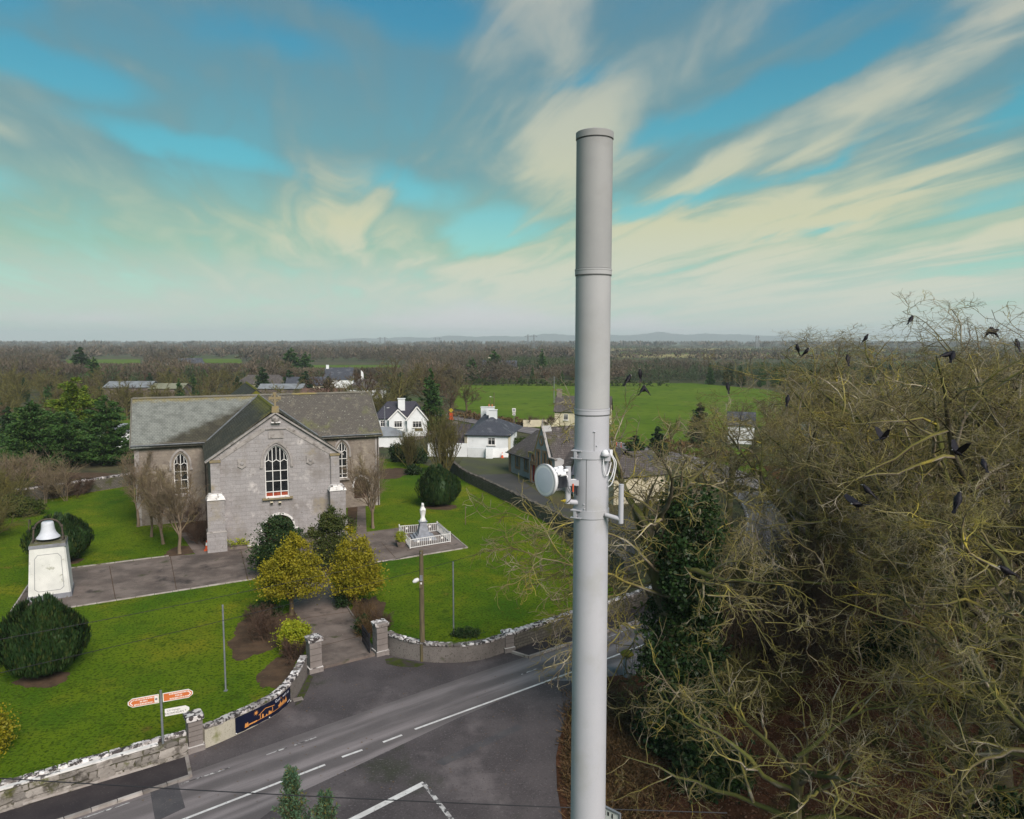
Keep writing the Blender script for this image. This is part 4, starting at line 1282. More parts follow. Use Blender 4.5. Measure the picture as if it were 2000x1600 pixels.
def spawn(pts, rad, per, t0, t1, a0, a1, rng, flat=0.0):
    """children seats along parents: positions, directions, parent radius there, t"""
    N, S1, _ = pts.shape
    S = S1 - 1
    t = t0 + (t1 - t0) * ((np.arange(per)[None, :] + rng.random((N, per))) / per)
    t = t.ravel()
    idx = np.repeat(np.arange(N), per)
    seg = np.minimum((t * S).astype(int), S - 1)
    fr = (t * S - seg)[:, None]
    A, B = pts[idx, seg], pts[idx, seg + 1]
    pos_ = A * (1 - fr) + B * fr
    D = _norm(B - A)
    rp = rad[idx, seg] * (1 - fr[:, 0]) + rad[idx, seg + 1] * fr[:, 0]
    rv = rng.normal(0, 1, D.shape)
    rv[:, 2] *= (1 - flat)
    S_ = _norm(rv - (rv * D).sum(1, keepdims=True) * D)
    a = np.radians(rng.uniform(a0, a1, len(D)))[:, None]
    return pos_, D * np.cos(a) + S_ * np.sin(a), rp, t, idx


def tubes(pts, rad, k):
    N, S1, _ = pts.shape
    tan = np.empty_like(pts)
    tan[:, 1:-1] = pts[:, 2:] - pts[:, :-2]
    tan[:, 0] = pts[:, 1] - pts[:, 0]
    tan[:, -1] = pts[:, -1] - pts[:, -2]
    tan = _norm(tan)
    ref = np.where(np.abs(tan[:, :1, 2:]) > 0.85, np.array([[[1.0, 0, 0]]]), np.array([[[0, 0, 1.0]]]))
    s = _norm(np.cross(tan, np.broadcast_to(ref, tan.shape)))
    t = np.cross(s, tan)
    ang = 2 * np.pi * np.arange(k) / k
    ring = s[:, :, None, :] * np.cos(ang)[None, None, :, None] + t[:, :, None, :] * np.sin(ang)[None, None, :, None]
    v = pts[:, :, None, :] + ring * rad[:, :, None, None]
    base = (np.arange(N) * S1 * k)[:, None, None] + (np.arange(S1 - 1) * k)[None, :, None]
    j = np.arange(k)
    a = base + j[None, None, :]
    b = base + ((j + 1) % k)[None, None, :]
    f = np.stack([a, a + k, b + k, b], axis=-1).reshape(-1, 4)
    return v.reshape(-1, 3), f


def join(parts):
    vs, fs, o = [], [], 0
    for v, f in parts:
        vs.append(v)
        fs.append(f + o)
        o += len(v)
    return np.concatenate(vs), np.concatenate(fs)


def bare_tree(seed, H, spec, trunk_len=0.42, r0=0.32, lean=(0, 0), squash=1.0, ktrunk=9, stems=1, stem_spread=0.1):
    """spec: per level dict(per,t0,t1,a0,a1,len,seg,gnarl,trop,rf,rend,k). Returns trunk and crown geometry"""
    rng = np.random.default_rng(seed)
    d0 = np.stack([np.array([lean[0] + rng.normal(0, stem_spread), lean[1] + rng.normal(0, stem_spread), 1.0]) for _ in range(stems)])
    p0 = np.zeros((stems, 3))
    p0[:, 2] = -0.1
    if stems > 1:
        p0[:, :2] = rng.normal(0, 0.25, (stems, 2))
    L0 = np.full(stems, H * trunk_len) * rng.uniform(0.85, 1.1, stems)
    pts, rad = grow(p0, d0, L0, np.full(stems, r0), np.full(stems, r0 * 0.62), 6, 0.07, 0.05, rng)
    rad[:, 0] *= 1.35
    trunk, crown = [tubes(pts, rad, ktrunk)], []
    length = L0
    for li, s in enumerate(spec):
        p, d, rp, t, idx = spawn(pts, rad, s['per'], s['t0'], s['t1'], s['a0'], s['a1'], rng, s.get('flat', 0.0))
        if li == 0:
            # spread the main limbs evenly round the trunk
            n = len(p)
            az_ = (np.arange(n) * 2.399 + rng.uniform(0, 6.28)) + rng.normal(0, 0.25, n)
            inc = np.radians(rng.uniform(s['a0'], s['a1'], n))
            d = np.stack([np.sin(inc) * np.cos(az_), np.sin(inc) * np.sin(az_), np.cos(inc)], 1)
            Ln = np.full(n, H * s['len']) * rng.uniform(0.75, 1.15, n)
        else:
            Ln = length[idx] * s['len'] * rng.uniform(0.6, 1.25, len(idx)) * (1.15 - 0.45 * t)
        ra = np.minimum(rp * s['rf'], s.get('rmax', 9.0)) * rng.uniform(0.8, 1.1, len(p))
        ra = np.maximum(ra, s['rend'] * 1.3)
        pts, rad = grow(p, d, Ln, ra, np.full(len(p), s['rend']), s['seg'], s['gnarl'], s['trop'], rng, s.get('curl', 0.0))
        if squash != 1.0:
            pass
        length = Ln
        (trunk if li < 1 else crown).append(tubes(pts, rad, s['k']))
    return join(trunk), join(crown), pts


def tree_obj(name, geo, bark, loc, rz, sc, label, group=None, cat='tree', twig=None):
    e = empty(name, loc, rz, label, cat, group)
    e.scale = (sc, sc, sc) if not hasattr(sc, '__len__') else sc
    link_mesh('trunk', geo[0], e)
    link_mesh('crown', geo[1], e)
    return e


def tree_meshes(seed, H, spec, bark, twig=None, dome=0.0, **kw):
    (tv, tf), (cv, cf), tips = bare_tree(seed, H, spec, **kw)
    if dome:                                   # wind-flattened crown
        for a in (tv, cv):
            z_ = a[:, 2]
            a[:, 2] = np.where(z_ > dome * H, dome * H + 0.26 * H * np.tanh((z_ - dome * H) / (0.26 * H)), z_)
    return np_mesh('trunk', tv, tf, bark, True), np_mesh('crown', cv, cf, twig or bark, False), cv


def leaf_quads(P, size, rng, aspect=1.6, up=None, upmix=0.0):
    """diamond leaves at P with random attitude"""
    n = len(P)
    a = _norm(rng.normal(0, 1, (n, 3)))
    if up is not None:
        a = _norm(a * (1 - upmix) + np.asarray(up) * upmix)
    b = _norm(np.cross(a, rng.normal(0, 1, (n, 3))))
    s = size * rng.uniform(0.6, 1.3, (n, 1))
    v = np.stack([P - a * s * aspect / 2, P + b * s / 2, P + a * s * aspect / 2, P - b * s / 2], 1).reshape(-1, 3)
    f = np.arange(4 * n).reshape(n, 4)
    return v, f


def blob_points(blobs, n, rng, clumps=60, spread=0.16, shell=0.72):
    """points clumped near the surface of ellipsoids (x,y,z,rx,ry,rz)"""
    blobs = np.asarray(blobs, float)
    w = blobs[:, 3] * blobs[:, 4] * blobs[:, 5]
    w = w ** 0.67
    w /= w.sum()
    bi = rng.choice(len(blobs), clumps, p=w)
    u = _norm(rng.normal(0, 1, (clumps, 3))) * (shell + (1.05 - shell) * rng.random((clumps, 1)))
    C = blobs[bi, :3] + u * blobs[bi, 3:]
    ci = rng.integers(0, clumps, n)
    P = C[ci] + rng.normal(0, 1, (n, 3)) * spread * blobs[bi[ci], 3:]
    return P


def leaf_cloud(parent, name, blobs, n, size, material, seed, clumps=70, spread=0.16, aspect=1.6, loc=None, shell=0.72, up=None, upmix=0.0, core=True):
    rng = np.random.default_rng(seed)
    P = blob_points(blobs, n, rng, clumps, spread, shell)
    if core:
        # looser inner leaves so the crown is not hollow
        Q = blob_points(blobs, n // 4, rng, clumps, 0.3, 0.25)
        P = np.concatenate([P, Q])
    P[:, 2] = np.maximum(P[:, 2], 0.05)
    v, f = leaf_quads(P, size, rng, aspect, up, upmix)
    me = np_mesh(name, v, f, material)
    return link_mesh(name, me, parent, loc)


def yew_mesh(seed, rx, rz, n=2600, material=None):
    """Irish yew: upright flame-like shoots over an egg-shaped crown"""
    rng = np.random.default_rng(seed)
    # vertical ribs
    ribs = 46
    ra = rng.uniform(0, 2 * np.pi, ribs)
    rw = rng.uniform(0.72, 1.12, ribs)
    k = rng.integers(0, ribs, n)
    th = ra[k] + rng.normal(0, 0.10, n)
    h = rng.random(n) ** 0.9
    top_h = rng.uniform(0.86, 1.10, ribs)
    prof = np.sin(np.pi * (0.14 + 0.78 * h)) ** 0.55 * (1 - 0.16 * h ** 4)
    rr = rx * prof * rw[k] * rng.uniform(0.86, 1.04, n)
    top = top_h[k]
    P = np.stack([rr * np.cos(th), rr * np.sin(th), 0.12 * rz + h * rz * 0.84 * top], 1)
    outw = np.stack([np.cos(th), np.sin(th), np.zeros(n)], 1)
    d = _norm(outw * rng.uniform(0.05, 0.45, (n, 1)) + np.array([0, 0, 1.0]) + rng.normal(0, 0.12, (n, 3)))
    b = _norm(np.cross(d, outw + rng.normal(0, 0.5, (n, 3))))
    L = rng.uniform(0.22, 0.50, (n, 1)) * rz / 4.2
    wd = rng.uniform(0.030, 0.065, (n, 1)) * rz / 4.2
    v = np.stack([P - d * L * 0.5, P + b * wd + outw * 0.02, P + d * L * 0.6, P - b * wd + outw * 0.02], 1).reshape(-1, 3)
    f = np.arange(4 * n).reshape(n, 4)
    # dense inner body following the ribs
    m, kk = 14, 40
    vs = []
    for i in range(m):
        hh = i / (m - 1)
        pr = math.sin(math.pi * (0.13 + 0.80 * hh)) ** 0.55 * (1 - 0.16 * hh ** 4)
        for j in range(kk):
            a = 2 * math.pi * j / kk
            wv = 0.86 + 0.07 * math.sin(a * 11 + i * 0.4) + 0.04 * math.sin(a * 5 + 1)
            vs.append((rx * pr * wv * math.cos(a), rx * pr * wv * math.sin(a), 0.08 * rz + hh * rz * 0.80))
    fs = [(i * kk + j, i * kk + (j + 1) % kk, (i + 1) * kk + (j + 1) % kk, (i + 1) * kk + j) for i in range(m - 1) for j in range(kk)]
    V, F = join([(v, f), (np.array(vs), np.array(fs))])
    return np_mesh('crown', V, F, material or m_yew)


# branch recipes
def spec_big(tw=1.0):
    return [dict(per=9, t0=0.42, t1=1.0, a0=30, a1=78, len=0.46, seg=9, gnarl=0.20, trop=0.045, rf=0.62, rend=0.016, k=7),
            dict(per=9, t0=0.22, t1=1.0, a0=30, a1=75, len=0.48, seg=7, gnarl=0.27, trop=0.015, rf=0.72, rend=0.010, k=5),
            dict(per=7, t0=0.15, t1=1.0, a0=30, a1=75, len=0.46, seg=5, gnarl=0.30, trop=-0.02, rf=0.72, rend=0.006, k=4, curl=0.12),
            dict(per=6, t0=0.15, t1=1.0, a0=25, a1=70, len=0.58, seg=4, gnarl=0.32, trop=-0.04, rf=0.8, rend=0.0045, k=3, curl=0.22),
            dict(per=4, t0=0.2, t1=1.0, a0=25, a1=65, len=0.55, seg=3, gnarl=0.30, trop=0.0, rf=0.65, rend=0.0035, k=3, curl=0.2)]


def spec_mid(tw=0.02, dense=1.0, up=0.06):
    return [dict(per=11, t0=0.30, t1=1.0, a0=18, a1=52, len=0.50, seg=6, gnarl=0.10, trop=up, rf=0.55, rend=tw * 1.6, k=5),
            dict(per=int(8 * dense), t0=0.2, t1=1.0, a0=22, a1=55, len=0.42, seg=4, gnarl=0.14, trop=up * 0.8, rf=0.6, rend=tw, k=4),
            dict(per=int(6 * dense), t0=0.15, t1=1.0, a0=20, a1=50, len=0.50, seg=3, gnarl=0.15, trop=up * 0.5, rf=0.65, rend=tw * 0.6, k=3),
            dict(per=int(3 * dense), t0=0.2, t1=1.0, a0=20, a1=50, len=0.55, seg=2, gnarl=0.15, trop=0.02, rf=0.7, rend=tw * 0.45, k=3)]


def spec_far(tw=0.04):
    return [dict(per=9, t0=0.35, t1=1.0, a0=18, a1=60, len=0.46, seg=4, gnarl=0.14, trop=0.04, rf=0.55, rend=tw, k=4),
            dict(per=7, t0=0.2, t1=1.0, a0=22, a1=60, len=0.46, seg=3, gnarl=0.2, trop=0.03, rf=0.6, rend=tw * 0.8, k=3),
            dict(per=6, t0=0.2, t1=1.0, a0=20, a1=60, len=0.5, seg=2, gnarl=0.2, trop=0.02, rf=0.7, rend=tw * 0.7, k=3)]

# ================================================================ the church
ch = empty('church', (-24.3, 59.1, 0), R(23.5), 'cruciform grey limestone church with slate roofs and pointed windows', 'church')
W, XC, EZ, RZ = 10.25, 5.13, 7.62, 11.42
GA = 11.05                                   # gable apex of the front wall
win = arch(4.18, 6.06, 3.98, 7.0, 8.36)
door_o = round_arch(4.05, 6.35, 0.10, 1.45, rise=1.0)
holed_wall([(0.06, -0.1), (0.06, EZ - 0.12), (XC, GA - 0.12), (W - 0.06, EZ - 0.12), (W - 0.06, -0.1)], [win, door_o], 0.0, 0.6, 'front_wall', m_ashlar, ch)
# side walls of the front arm
MB().block(0.0, 0.55, 0.62, 11.2, -0.1, EZ - 0.1).build('side_wall', m_rubble, ch)
MB().block(W - 0.55, W, 0.62, 11.2, -0.1, EZ - 0.1).build('side_wall', m_rubble, ch)
# clasping pilasters on the corners, buttresses below
for sx, x0, x1 in ((-1, 0.0, 0.72), (1, W - 0.72, W)):
    MB().block(x0, x1, -0.20, 0.20, 4.2, EZ - 0.38).build('corner_pilaster', m_ashlar, ch)
    MB().block(x0 - 0.06, x1 + 0.06, -0.27, 0.10, EZ - 0.40, EZ - 0.22).build('pilaster_cap', m_orange_lichen, ch)
    bx0, bx1 = (x0 - 0.36, x1 + 0.22) if sx < 0 else (x0 - 0.22, x1 + 0.36)
    bt = MB().block(bx0, bx1, -0.90, 0.30, 1.78, 4.30).build('buttress', m_ashlar, ch)
    MB().block(bx0 - 0.09, bx1 + 0.09, -1.0, 0.40, -0.1, 1.66).build('buttress_foot', m_ashlar, bt)
    mb = MB()
    mb.box(((bx0 + bx1) / 2, -0.30, 1.72), (bx1 - bx0 + 0.22, 1.46, 0.13), taper=0.93)
    mb.build('offset_course', m_ashlar_trim, bt)
    for k, (gw, hh, zz) in enumerate(((0.16, 0.16, 4.38), (0.02, 0.14, 4.53), (-0.20, 0.12, 4.66))):
        MB().box(((bx0 + bx1) / 2, -0.30 + 0.04 * k, zz), (bx1 - bx0 + gw, 1.20 + gw - 0.05 * k, hh), taper=0.90).build('cap_course', m_white_wash, bt)
# window
church_window(ch, 4.18, 6.06, 3.98, 7.0, 8.36, 3, (4.42, 5.32, 6.18), 0.16, True)
hood(ch, 4.02, 6.22, 6.65, 7.0, 8.56, -0.09, 0.05, m_ashlar_trim, 0.15)
MB().box((5.12, -0.10, 3.90), (2.45, 0.34, 0.15)).build('window_sill', m_orange_lichen, ch)
MB().box((5.12, -0.13, 3.99), (1.9, 0.22, 0.05)).build('sill_wash', m_white_wash, ch)
# door
dr = MB().prism_y(round_arch(4.12, 6.28, 0.1, 1.45, rise=0.93), 0.22, 0.30).build('door', m_door_wood, ch)
MB().box((5.2, 0.205, 1.2), (0.05, 0.03, 2.2)).build('meeting_stile', m_black_iron, dr)
ro, ri = round_arch(3.92, 6.48, 1.30, 1.47, rise=1.20), round_arch(4.06, 6.34, 1.30, 1.47, rise=1.02)
nmb = MB()
nn_ = len(ro)
vs = [(p[0], -0.12, p[1]) for p in ro] + [(p[0], -0.12, p[1]) for p in ri] + [(p[0], 0.03, p[1]) for p in ro] + [(p[0], 0.03, p[1]) for p in ri]
fs = []
for i in range(nn_ - 1):
    fs += [(i, i + 1, nn_ + i + 1, nn_ + i), (i, 2 * nn_ + i, 2 * nn_ + i + 1, i + 1), (nn_ + i, nn_ + i + 1, 3 * nn_ + i + 1, 3 * nn_ + i)]
nmb.add(vs, fs)
nmb.box((3.86, -0.06, 1.27), (0.34, 0.16, 0.12)).box((6.56, -0.06, 1.27), (0.34, 0.16, 0.12))
nmb.build('door_hood', m_white_wash, ch)
# raking coping of the gable and the band below it
def rake(x0, z0, x1, z1, y0, y1, t, name, material):
    mb = MB()
    bar_between(mb, (x0, z0), (x1, z1), t, (y0, y1))
    return mb.build(name, material, ch)


rake(-0.38, EZ - 0.36, XC - 0.02, GA + 0.02, -0.20, 0.30, 0.13, 'gable_coping', m_ashlar_trim)
rake(W + 0.38, EZ - 0.36, XC + 0.02, GA + 0.02, -0.21, 0.29, 0.13, 'gable_coping', m_ashlar_trim)
rake(0.75, EZ - 0.12, XC - 0.9, GA - 1.28, -0.045, 0.05, 0.30, 'raking_band', m_ashlar_trim)
rake(W - 0.75, EZ - 0.12, XC + 0.9, GA - 1.28, -0.047, 0.05, 0.30, 'raking_band', m_ashlar_trim)
MB().box((XC, -0.05, 9.74), (1.62, 0.12, 0.08)).build('string_course', m_ashlar_trim, ch)
MB().box((XC, -0.04, 9.25), (1.20, 0.10, 0.62)).build('date_panel', m_ashlar_trim, ch)
MB().lathe([(0.02, 0), (0.22, 0.02), (0.30, 0.16), (0.30, 0.34), (0.24, 0.40)], 16, (XC, -0.10, 10.30)).build('apex_bracket', m_ashlar_trim, ch, smooth=True)
MB().box((XC, -0.14, 10.28), (0.74, 0.34, 0.09)).build('bracket_slab', m_white_wash, ch)
# carved shields
for sx, sz in ((2.40, 6.98), (7.86, 6.95)):
    sh = [(sx - 0.34, sz + 0.36), (sx - 0.20, sz + 0.42), (sx, sz + 0.36), (sx + 0.20, sz + 0.42), (sx + 0.34, sz + 0.36), (sx + 0.30, sz - 0.05), (sx + 0.34, sz - 0.22), (sx, sz - 0.42), (sx - 0.34, sz - 0.22), (sx - 0.30, sz - 0.05)]
    s_o = MB().prism_y(sh, -0.09, 0.02).build('carved_shield', m_ashlar_trim, ch)
    MB().lathe([(0.0, 0.0), (0.13, 0.02), (0.16, 0.05), (0.06, 0.07), (0.0, 0.075)], 10, (sx, -0.16, sz), axis=(0, 1, 0)).build('shield_boss', m_ashlar, s_o)
# floodlights under the sill
for fx, fz in ((4.62, 3.55), (5.28, 3.50)):
    fl = MB().box((fx, -0.16, fz), (0.22, 0.16, 0.18), rx=0.5).build('floodlight', m_cream, ch)
    MB().box((fx, -0.245, fz - 0.03), (0.17, 0.02, 0.13), rx=0.5).build('lamp_glass', m_glass, fl)
MB().box((W / 2, -0.06, 0.05), (W - 2.4, 0.16, 0.14)).build('base_course', m_white_wash, ch)
# apex cross
cr = MB()
cr.box((XC, 0.05, GA + 0.30), (0.62, 0.56, 0.52), taper=0.86)
cross_o = cr.build('cross_base', m_orange_lichen, ch)
mb = MB()
mb.box((XC, 0.05, GA + 1.06), (0.17, 0.15, 1.06), taper=0.9)
mb.box((XC, 0.05, GA + 1.22), (0.76, 0.142, 0.17))
mb.box((XC, 0.05, GA + 1.62), (0.26, 0.146, 0.16))
for s in (-1, 1):
    mb.box((XC + s * 0.42, 0.05, GA + 1.22), (0.15, 0.15, 0.28))
ring = [(XC + 0.30 * math.cos(t), 0.05, GA + 1.22 + 0.30 * math.sin(t)) for t in [2 * math.pi * k / 16 for k in range(17)]]
mb.tube(ring, 0.045, 6)
mb.build('celtic_cross', m_orange_lichen, cross_o)

# ---- wings
YW0, YW1, XL, XR = 11.0, 21.0, -6.1, 16.3
lw = arch(-2.92, -1.72, 2.66, 5.55, 6.62)
rw = arch(12.04, 13.12, 3.12, 5.85, 6.86)
rd = round_arch(13.72, 15.16, 0.9, 2.35, rise=0.75)
holed_wall([(XL, -0.1), (XL, EZ + 0.02), (0.0, EZ + 0.02), (0.0, -0.1)], [lw], YW0, YW0 + 0.6, 'wing_wall', m_rubble, ch)
holed_wall([(W, -0.1), (W, EZ + 0.02), (XR, EZ + 0.02), (XR, -0.1)], [rw, rd], YW0, YW0 + 0.6, 'wing_wall', m_rubble, ch)
church_window(ch, -2.92, -1.72, 2.66, 5.55, 6.62, 2, (3.25, 4.05, 4.85), YW0 + 0.14)
church_window(ch, 12.04, 13.12, 3.12, 5.85, 6.86, 2, (3.55, 4.35, 5.10), YW0 + 0.14)
hood(ch, -3.10, -1.54, 5.15, 5.55, 6.82, YW0 - 0.10, YW0 + 0.04, m_ashlar_trim, 0.16)
hood(ch, 11.88, 13.28, 5.45, 5.85, 7.04, YW0 - 0.10, YW0 + 0.04, m_ashlar_trim, 0.16)
MB().box((-2.32, YW0 - 0.08, 2.58), (1.5, 0.3, 0.13)).build('window_sill', m_ashlar_trim, ch)
MB().box((12.58, YW0 - 0.08, 3.04), (1.4, 0.3, 0.13)).build('window_sill', m_ashlar_trim, ch)
MB().prism_y(round_arch(13.76, 15.12, 0.0, 2.35, rise=0.70), YW0 + 0.24, YW0 + 0.32).build('side_door', m_door_wood, ch)
ro, ri = round_arch(13.54, 15.34, 2.1, 2.36, rise=0.98), round_arch(13.70, 15.18, 2.1, 2.36, rise=0.80)
mb = MB()
n2 = len(ro)
mb.add([(p[0], YW0 - 0.1, p[1]) for p in ro] + [(p[0], YW0 - 0.1, p[1]) for p in ri] + [(p[0], YW0 + 0.02, p[1]) for p in ro] + [(p[0], YW0 + 0.02, p[1]) for p in ri],
       [f for i in range(n2 - 1) for f in ((i, i + 1, n2 + i + 1, n2 + i), (i, 2 * n2 + i, 2 * n2 + i + 1, i + 1), (n2 + i, n2 + i + 1, 3 * n2 + i + 1, 3 * n2 + i))])
mb.build('door_hood', m_white_wash, ch)
# quoins at the wing corners
MB().block(XL - 0.04, XL + 0.36, YW0 - 0.05, YW0 + 0.5, -0.1, EZ - 0.05).build('corner_quoin', m_ashlar_trim, ch)
MB().block(XR - 0.36, XR + 0.04, YW0 - 0.05, YW0 + 0.5, -0.1, EZ - 0.05).build('corner_quoin', m_ashlar_trim, ch)
for x0, x1 in ((XL, XL + 0.5), (XR - 0.5, XR)):
    me = MB()
    ym = (YW0 + YW1) / 2
    pr = [(YW0 + 0.62, -0.1), (YW0 + 0.62, EZ), (ym, RZ - 0.14), (YW1, EZ), (YW1, -0.1)]
    n3 = len(pr)
    me.add([(x0, p[0], p[1]) for p in pr] + [(x1, p[0], p[1]) for p in pr], [(i, (i + 1) % n3, n3 + (i + 1) % n3, n3 + i) for i in range(n3)] + [tuple(range(n3 - 1, -1, -1)), tuple(range(n3, 2 * n3))])
    me.build('gable_end_wall', m_rubble, ch)
MB().block(XL, XR, YW1 - 0.01, YW1 + 0.5, -0.1, EZ - 0.02).build('rear_wall', m_rubble, ch)
# gutters
for x0, x1 in ((XL - 0.3, -0.2), (W + 0.3, XR + 0.3)):
    MB().tube([(x0, YW0 - 0.42, EZ - 0.10), (x1, YW0 - 0.42, EZ - 0.10)], 0.065, 8).build('gutter', m_lead, ch)
MB().tube([(XR - 0.1, YW0 - 0.14, 0.1), (XR - 0.1, YW0 - 0.14, EZ - 0.3), (XR - 0.1, YW0 - 0.4, EZ - 0.1)], 0.05, 8).build('downpipe', m_red_paint if False else m_iron, ch)
MB().tube([(-0.22, YW0 - 0.14, 0.1), (-0.22, YW0 - 0.14, EZ - 0.3), (-0.22, YW0 - 0.4, EZ - 0.1)], 0.05, 8).build('downpipe', m_iron, ch)

# ---- roofs
ov = 0.42
sl = (RZ - EZ) / 5.0
# the left wing carries pale lichen away from the valley, dark moss towards it
m_left = bpy.data.materials.new('left_wing_slates')
m_left.use_nodes = True
src = m_slate_pale.node_tree
def slate_two_tone(m, pale, dark, ridge=(0.24, 0.19, 0.06), r0=6.0, r1=6.8, wide=1.6):
    q = NG(m.node_tree)
    o = q.n('ShaderNodeOutputMaterial'); b = q.n('ShaderNodeBsdfPrincipled'); q.link(b.outputs[0], o.inputs[0])
    t = q.n('ShaderNodeTexCoord'); uv = t.outputs['UV']
    br = q.n('ShaderNodeTexBrick'); q.link(uv, br.inputs['Vector'])
    br.inputs['Scale'].default_value = 1.0; br.inputs['Brick Width'].default_value = 0.28; br.inputs['Row Height'].default_value = 0.22
    br.inputs['Mortar Size'].default_value = 0.02
    q.put(br.inputs['Color1'], (1, 1, 1)); q.put(br.inputs['Color2'], (0.86, 0.86, 0.86)); q.put(br.inputs['Mortar'], (0.62, 0.62, 0.60))
    s = q.n('ShaderNodeSeparateXYZ'); q.link(uv, s.inputs[0])
    # moss edge runs from the foot of the slope up to the valley head
    edge = q.math('ADD', q.math('SUBTRACT', q.math('MULTIPLY', s.outputs[0], 0.62), s.outputs[1]), q.math('MULTIPLY', q.math('SUBTRACT', q.noise(uv, 0.8, 6.0, 0.65), 0.5), 2.2))
    k = q.smooth(edge, 0.3, 1.5)
    c = q.mix(q.smooth(q.noise(uv, 1.3, 6.0), 0.4, 0.66), pale, tuple(x * 0.72 for x in pale))
    c = q.mix(q.smooth(q.noise(uv, 8.0, 5.0, 0.7), 0.56, 0.70), c, (0.34, 0.345, 0.33))
    d = q.mix(q.smooth(q.noise(uv, 1.1, 6.0), 0.4, 0.66), dark, (0.075, 0.070, 0.050))
    d = q.mix(q.smooth(q.noise(uv, 8.0, 5.0, 0.7), 0.62, 0.72), d, (0.19, 0.185, 0.16))
    c = q.mix(k, c, d)
    # orange-yellow lichen along the ridge
    c = q.mix(q.smooth(q.math('ADD', s.outputs[1], q.math('MULTIPLY', q.math('SUBTRACT', q.noise(uv, 1.5, 5.0), 0.5), wide)), r0, r1, 0.0, 0.75), c, ridge)
    c = q.mix(1.0, c, br.outputs['Color'], 'MULTIPLY')
    q.link(c, b.inputs['Base Color']); b.inputs['Roughness'].default_value = 0.9; b.inputs['Specular IOR Level'].default_value = 0.25
    bn = q.n('ShaderNodeBump'); bn.inputs['Strength'].default_value = 0.8; bn.inputs['Distance'].default_value = 0.03
    q.link(q.math('ADD', q.math('MULTIPLY', br.outputs['Fac'], -0.7), q.math('MULTIPLY', q.noise(uv, 12.0, 5.0, 0.7), 0.7)), bn.inputs['Height'])
    q.link(bn.outputs[0], b.inputs['Normal'])


slate_two_tone(m_left, (0.215, 0.225, 0.205), (0.052, 0.048, 0.036))
m_front = bpy.data.materials.new('front_arm_slates')
m_front.use_nodes = True
slate_two_tone(m_front, (0.052, 0.052, 0.040), (0.046, 0.046, 0.034), (0.155, 0.150, 0.022), 5.2, 7.0, 3.2)
ez_o = EZ - ov * sl
roof_plane(ch, 'wing_roof', [(XL - 0.3, YW0 - ov, ez_o), (XC, YW0 - ov, ez_o), (XC, 16.0, RZ), (XL - 0.3, 16.0, RZ)], m_left)
roof_plane(ch, 'wing_roof', [(XC, YW0 - ov, ez_o), (XR + 0.3, YW0 - ov, ez_o), (XR + 0.3, 16.0, RZ), (XC, 16.0, RZ)], m_slate)
roof_plane(ch, 'wing_roof', [(XR + 0.3, YW1 + ov, ez_o), (XL - 0.3, YW1 + ov, ez_o), (XL - 0.3, 16.0, RZ), (XR + 0.3, 16.0, RZ)], m_slate)
sf = (RZ - EZ) / XC
zf = EZ - 0.40 * sf - 0.02
roof_plane(ch, 'front_roof', [(-0.40, 16.2, zf), (-0.40, 0.22, zf - 0.0), (XC, 0.22, RZ + 0.02), (XC, 16.2, RZ + 0.02)], m_front)
roof_plane(ch, 'front_roof', [(W + 0.40, 0.22, zf), (W + 0.40, 16.2, zf), (XC, 16.2, RZ + 0.02), (XC, 0.22, RZ + 0.02)], m_slate_dark)
# chancel arm behind the crossing, ridge a little higher
roof_plane(ch, 'chancel_roof', [(-0.40, 33.0, EZ), (-0.40, 18.4, EZ), (XC, 18.4, RZ + 0.5), (XC, 33.0, RZ + 0.5)], m_slate_dark)
roof_plane(ch, 'chancel_roof', [(W + 0.40, 18.4, EZ), (W + 0.40, 33.0, EZ), (XC, 33.0, RZ + 0.5), (XC, 18.4, RZ + 0.5)], m_slate_dark)
mb = MB().prism_y([(0.0, EZ), (W, EZ), (XC, RZ + 0.34)], 18.45, 18.9)
mb.build('chancel_gable', m_moss, ch)
MB().block(0.0, W, 21.5, 32.9, -0.1, EZ - 0.1).build('chancel_wall', m_rubble, ch)
# ridge tiles, mossy
rt = MB().prism_y([(-0.15, -0.06), (0.0, 0.10), (0.15, -0.06)], -0.22, 0.22).mesh('ridge_tile', m_moss)
m_ridge = mat('ridge_tile_lichen', (0.115, 0.108, 0.090), (0.155, 0.145, 0.120), coords='World', scale=1.0, layers=[((0.22, 0.18, 0.07), 0.25, 0.50, 0.62)], rough=1.0)
rts = MB().prism_y([(-0.15, -0.06), (0.0, 0.10), (0.15, -0.06)], -0.22, 0.22).mesh('ridge_tile', m_ridge)
for k in range(34):
    link_mesh('ridge_tile', rt, ch, (XC, 0.55 + 0.455 * k, RZ + 0.035 + random.uniform(-0.01, 0.01)))
for k in range(51):
    link_mesh('ridge_tile', rts, ch, (XL - 0.05 + 0.448 * k, 16.0, RZ + 0.045 + random.uniform(-0.01, 0.01)), R(90))
for k in range(31):
    link_mesh('ridge_tile', rt, ch, (XC, 18.8 + 0.455 * k, RZ + 0.52 + random.uniform(-0.01, 0.01)))
# lead valleys
for s in (-1, 1):
    xe = XC + s * (XC + 0.35)
    a = Vector((XC + s * (XC - 0.05), YW0 - 0.1 + 0.05, EZ + 0.02))
    b = Vector((XC + s * 0.05, 15.95, RZ + 0.03))
    nd = (b - a).cross(Vector((0, 0, 1))).normalized() * 0.10
    up = Vector((0, 0, 0.05))
    MB().add([a - nd + up, a + nd + up, b + nd + up, b - nd + up, a - nd - up, a + nd - up, b + nd - up, b - nd - up],
             [(0, 1, 2, 3), (4, 7, 6, 5), (0, 4, 5, 1), (1, 5, 6, 2), (2, 6, 7, 3), (3, 7, 4, 0)]).build('lead_valley', m_lead, ch)
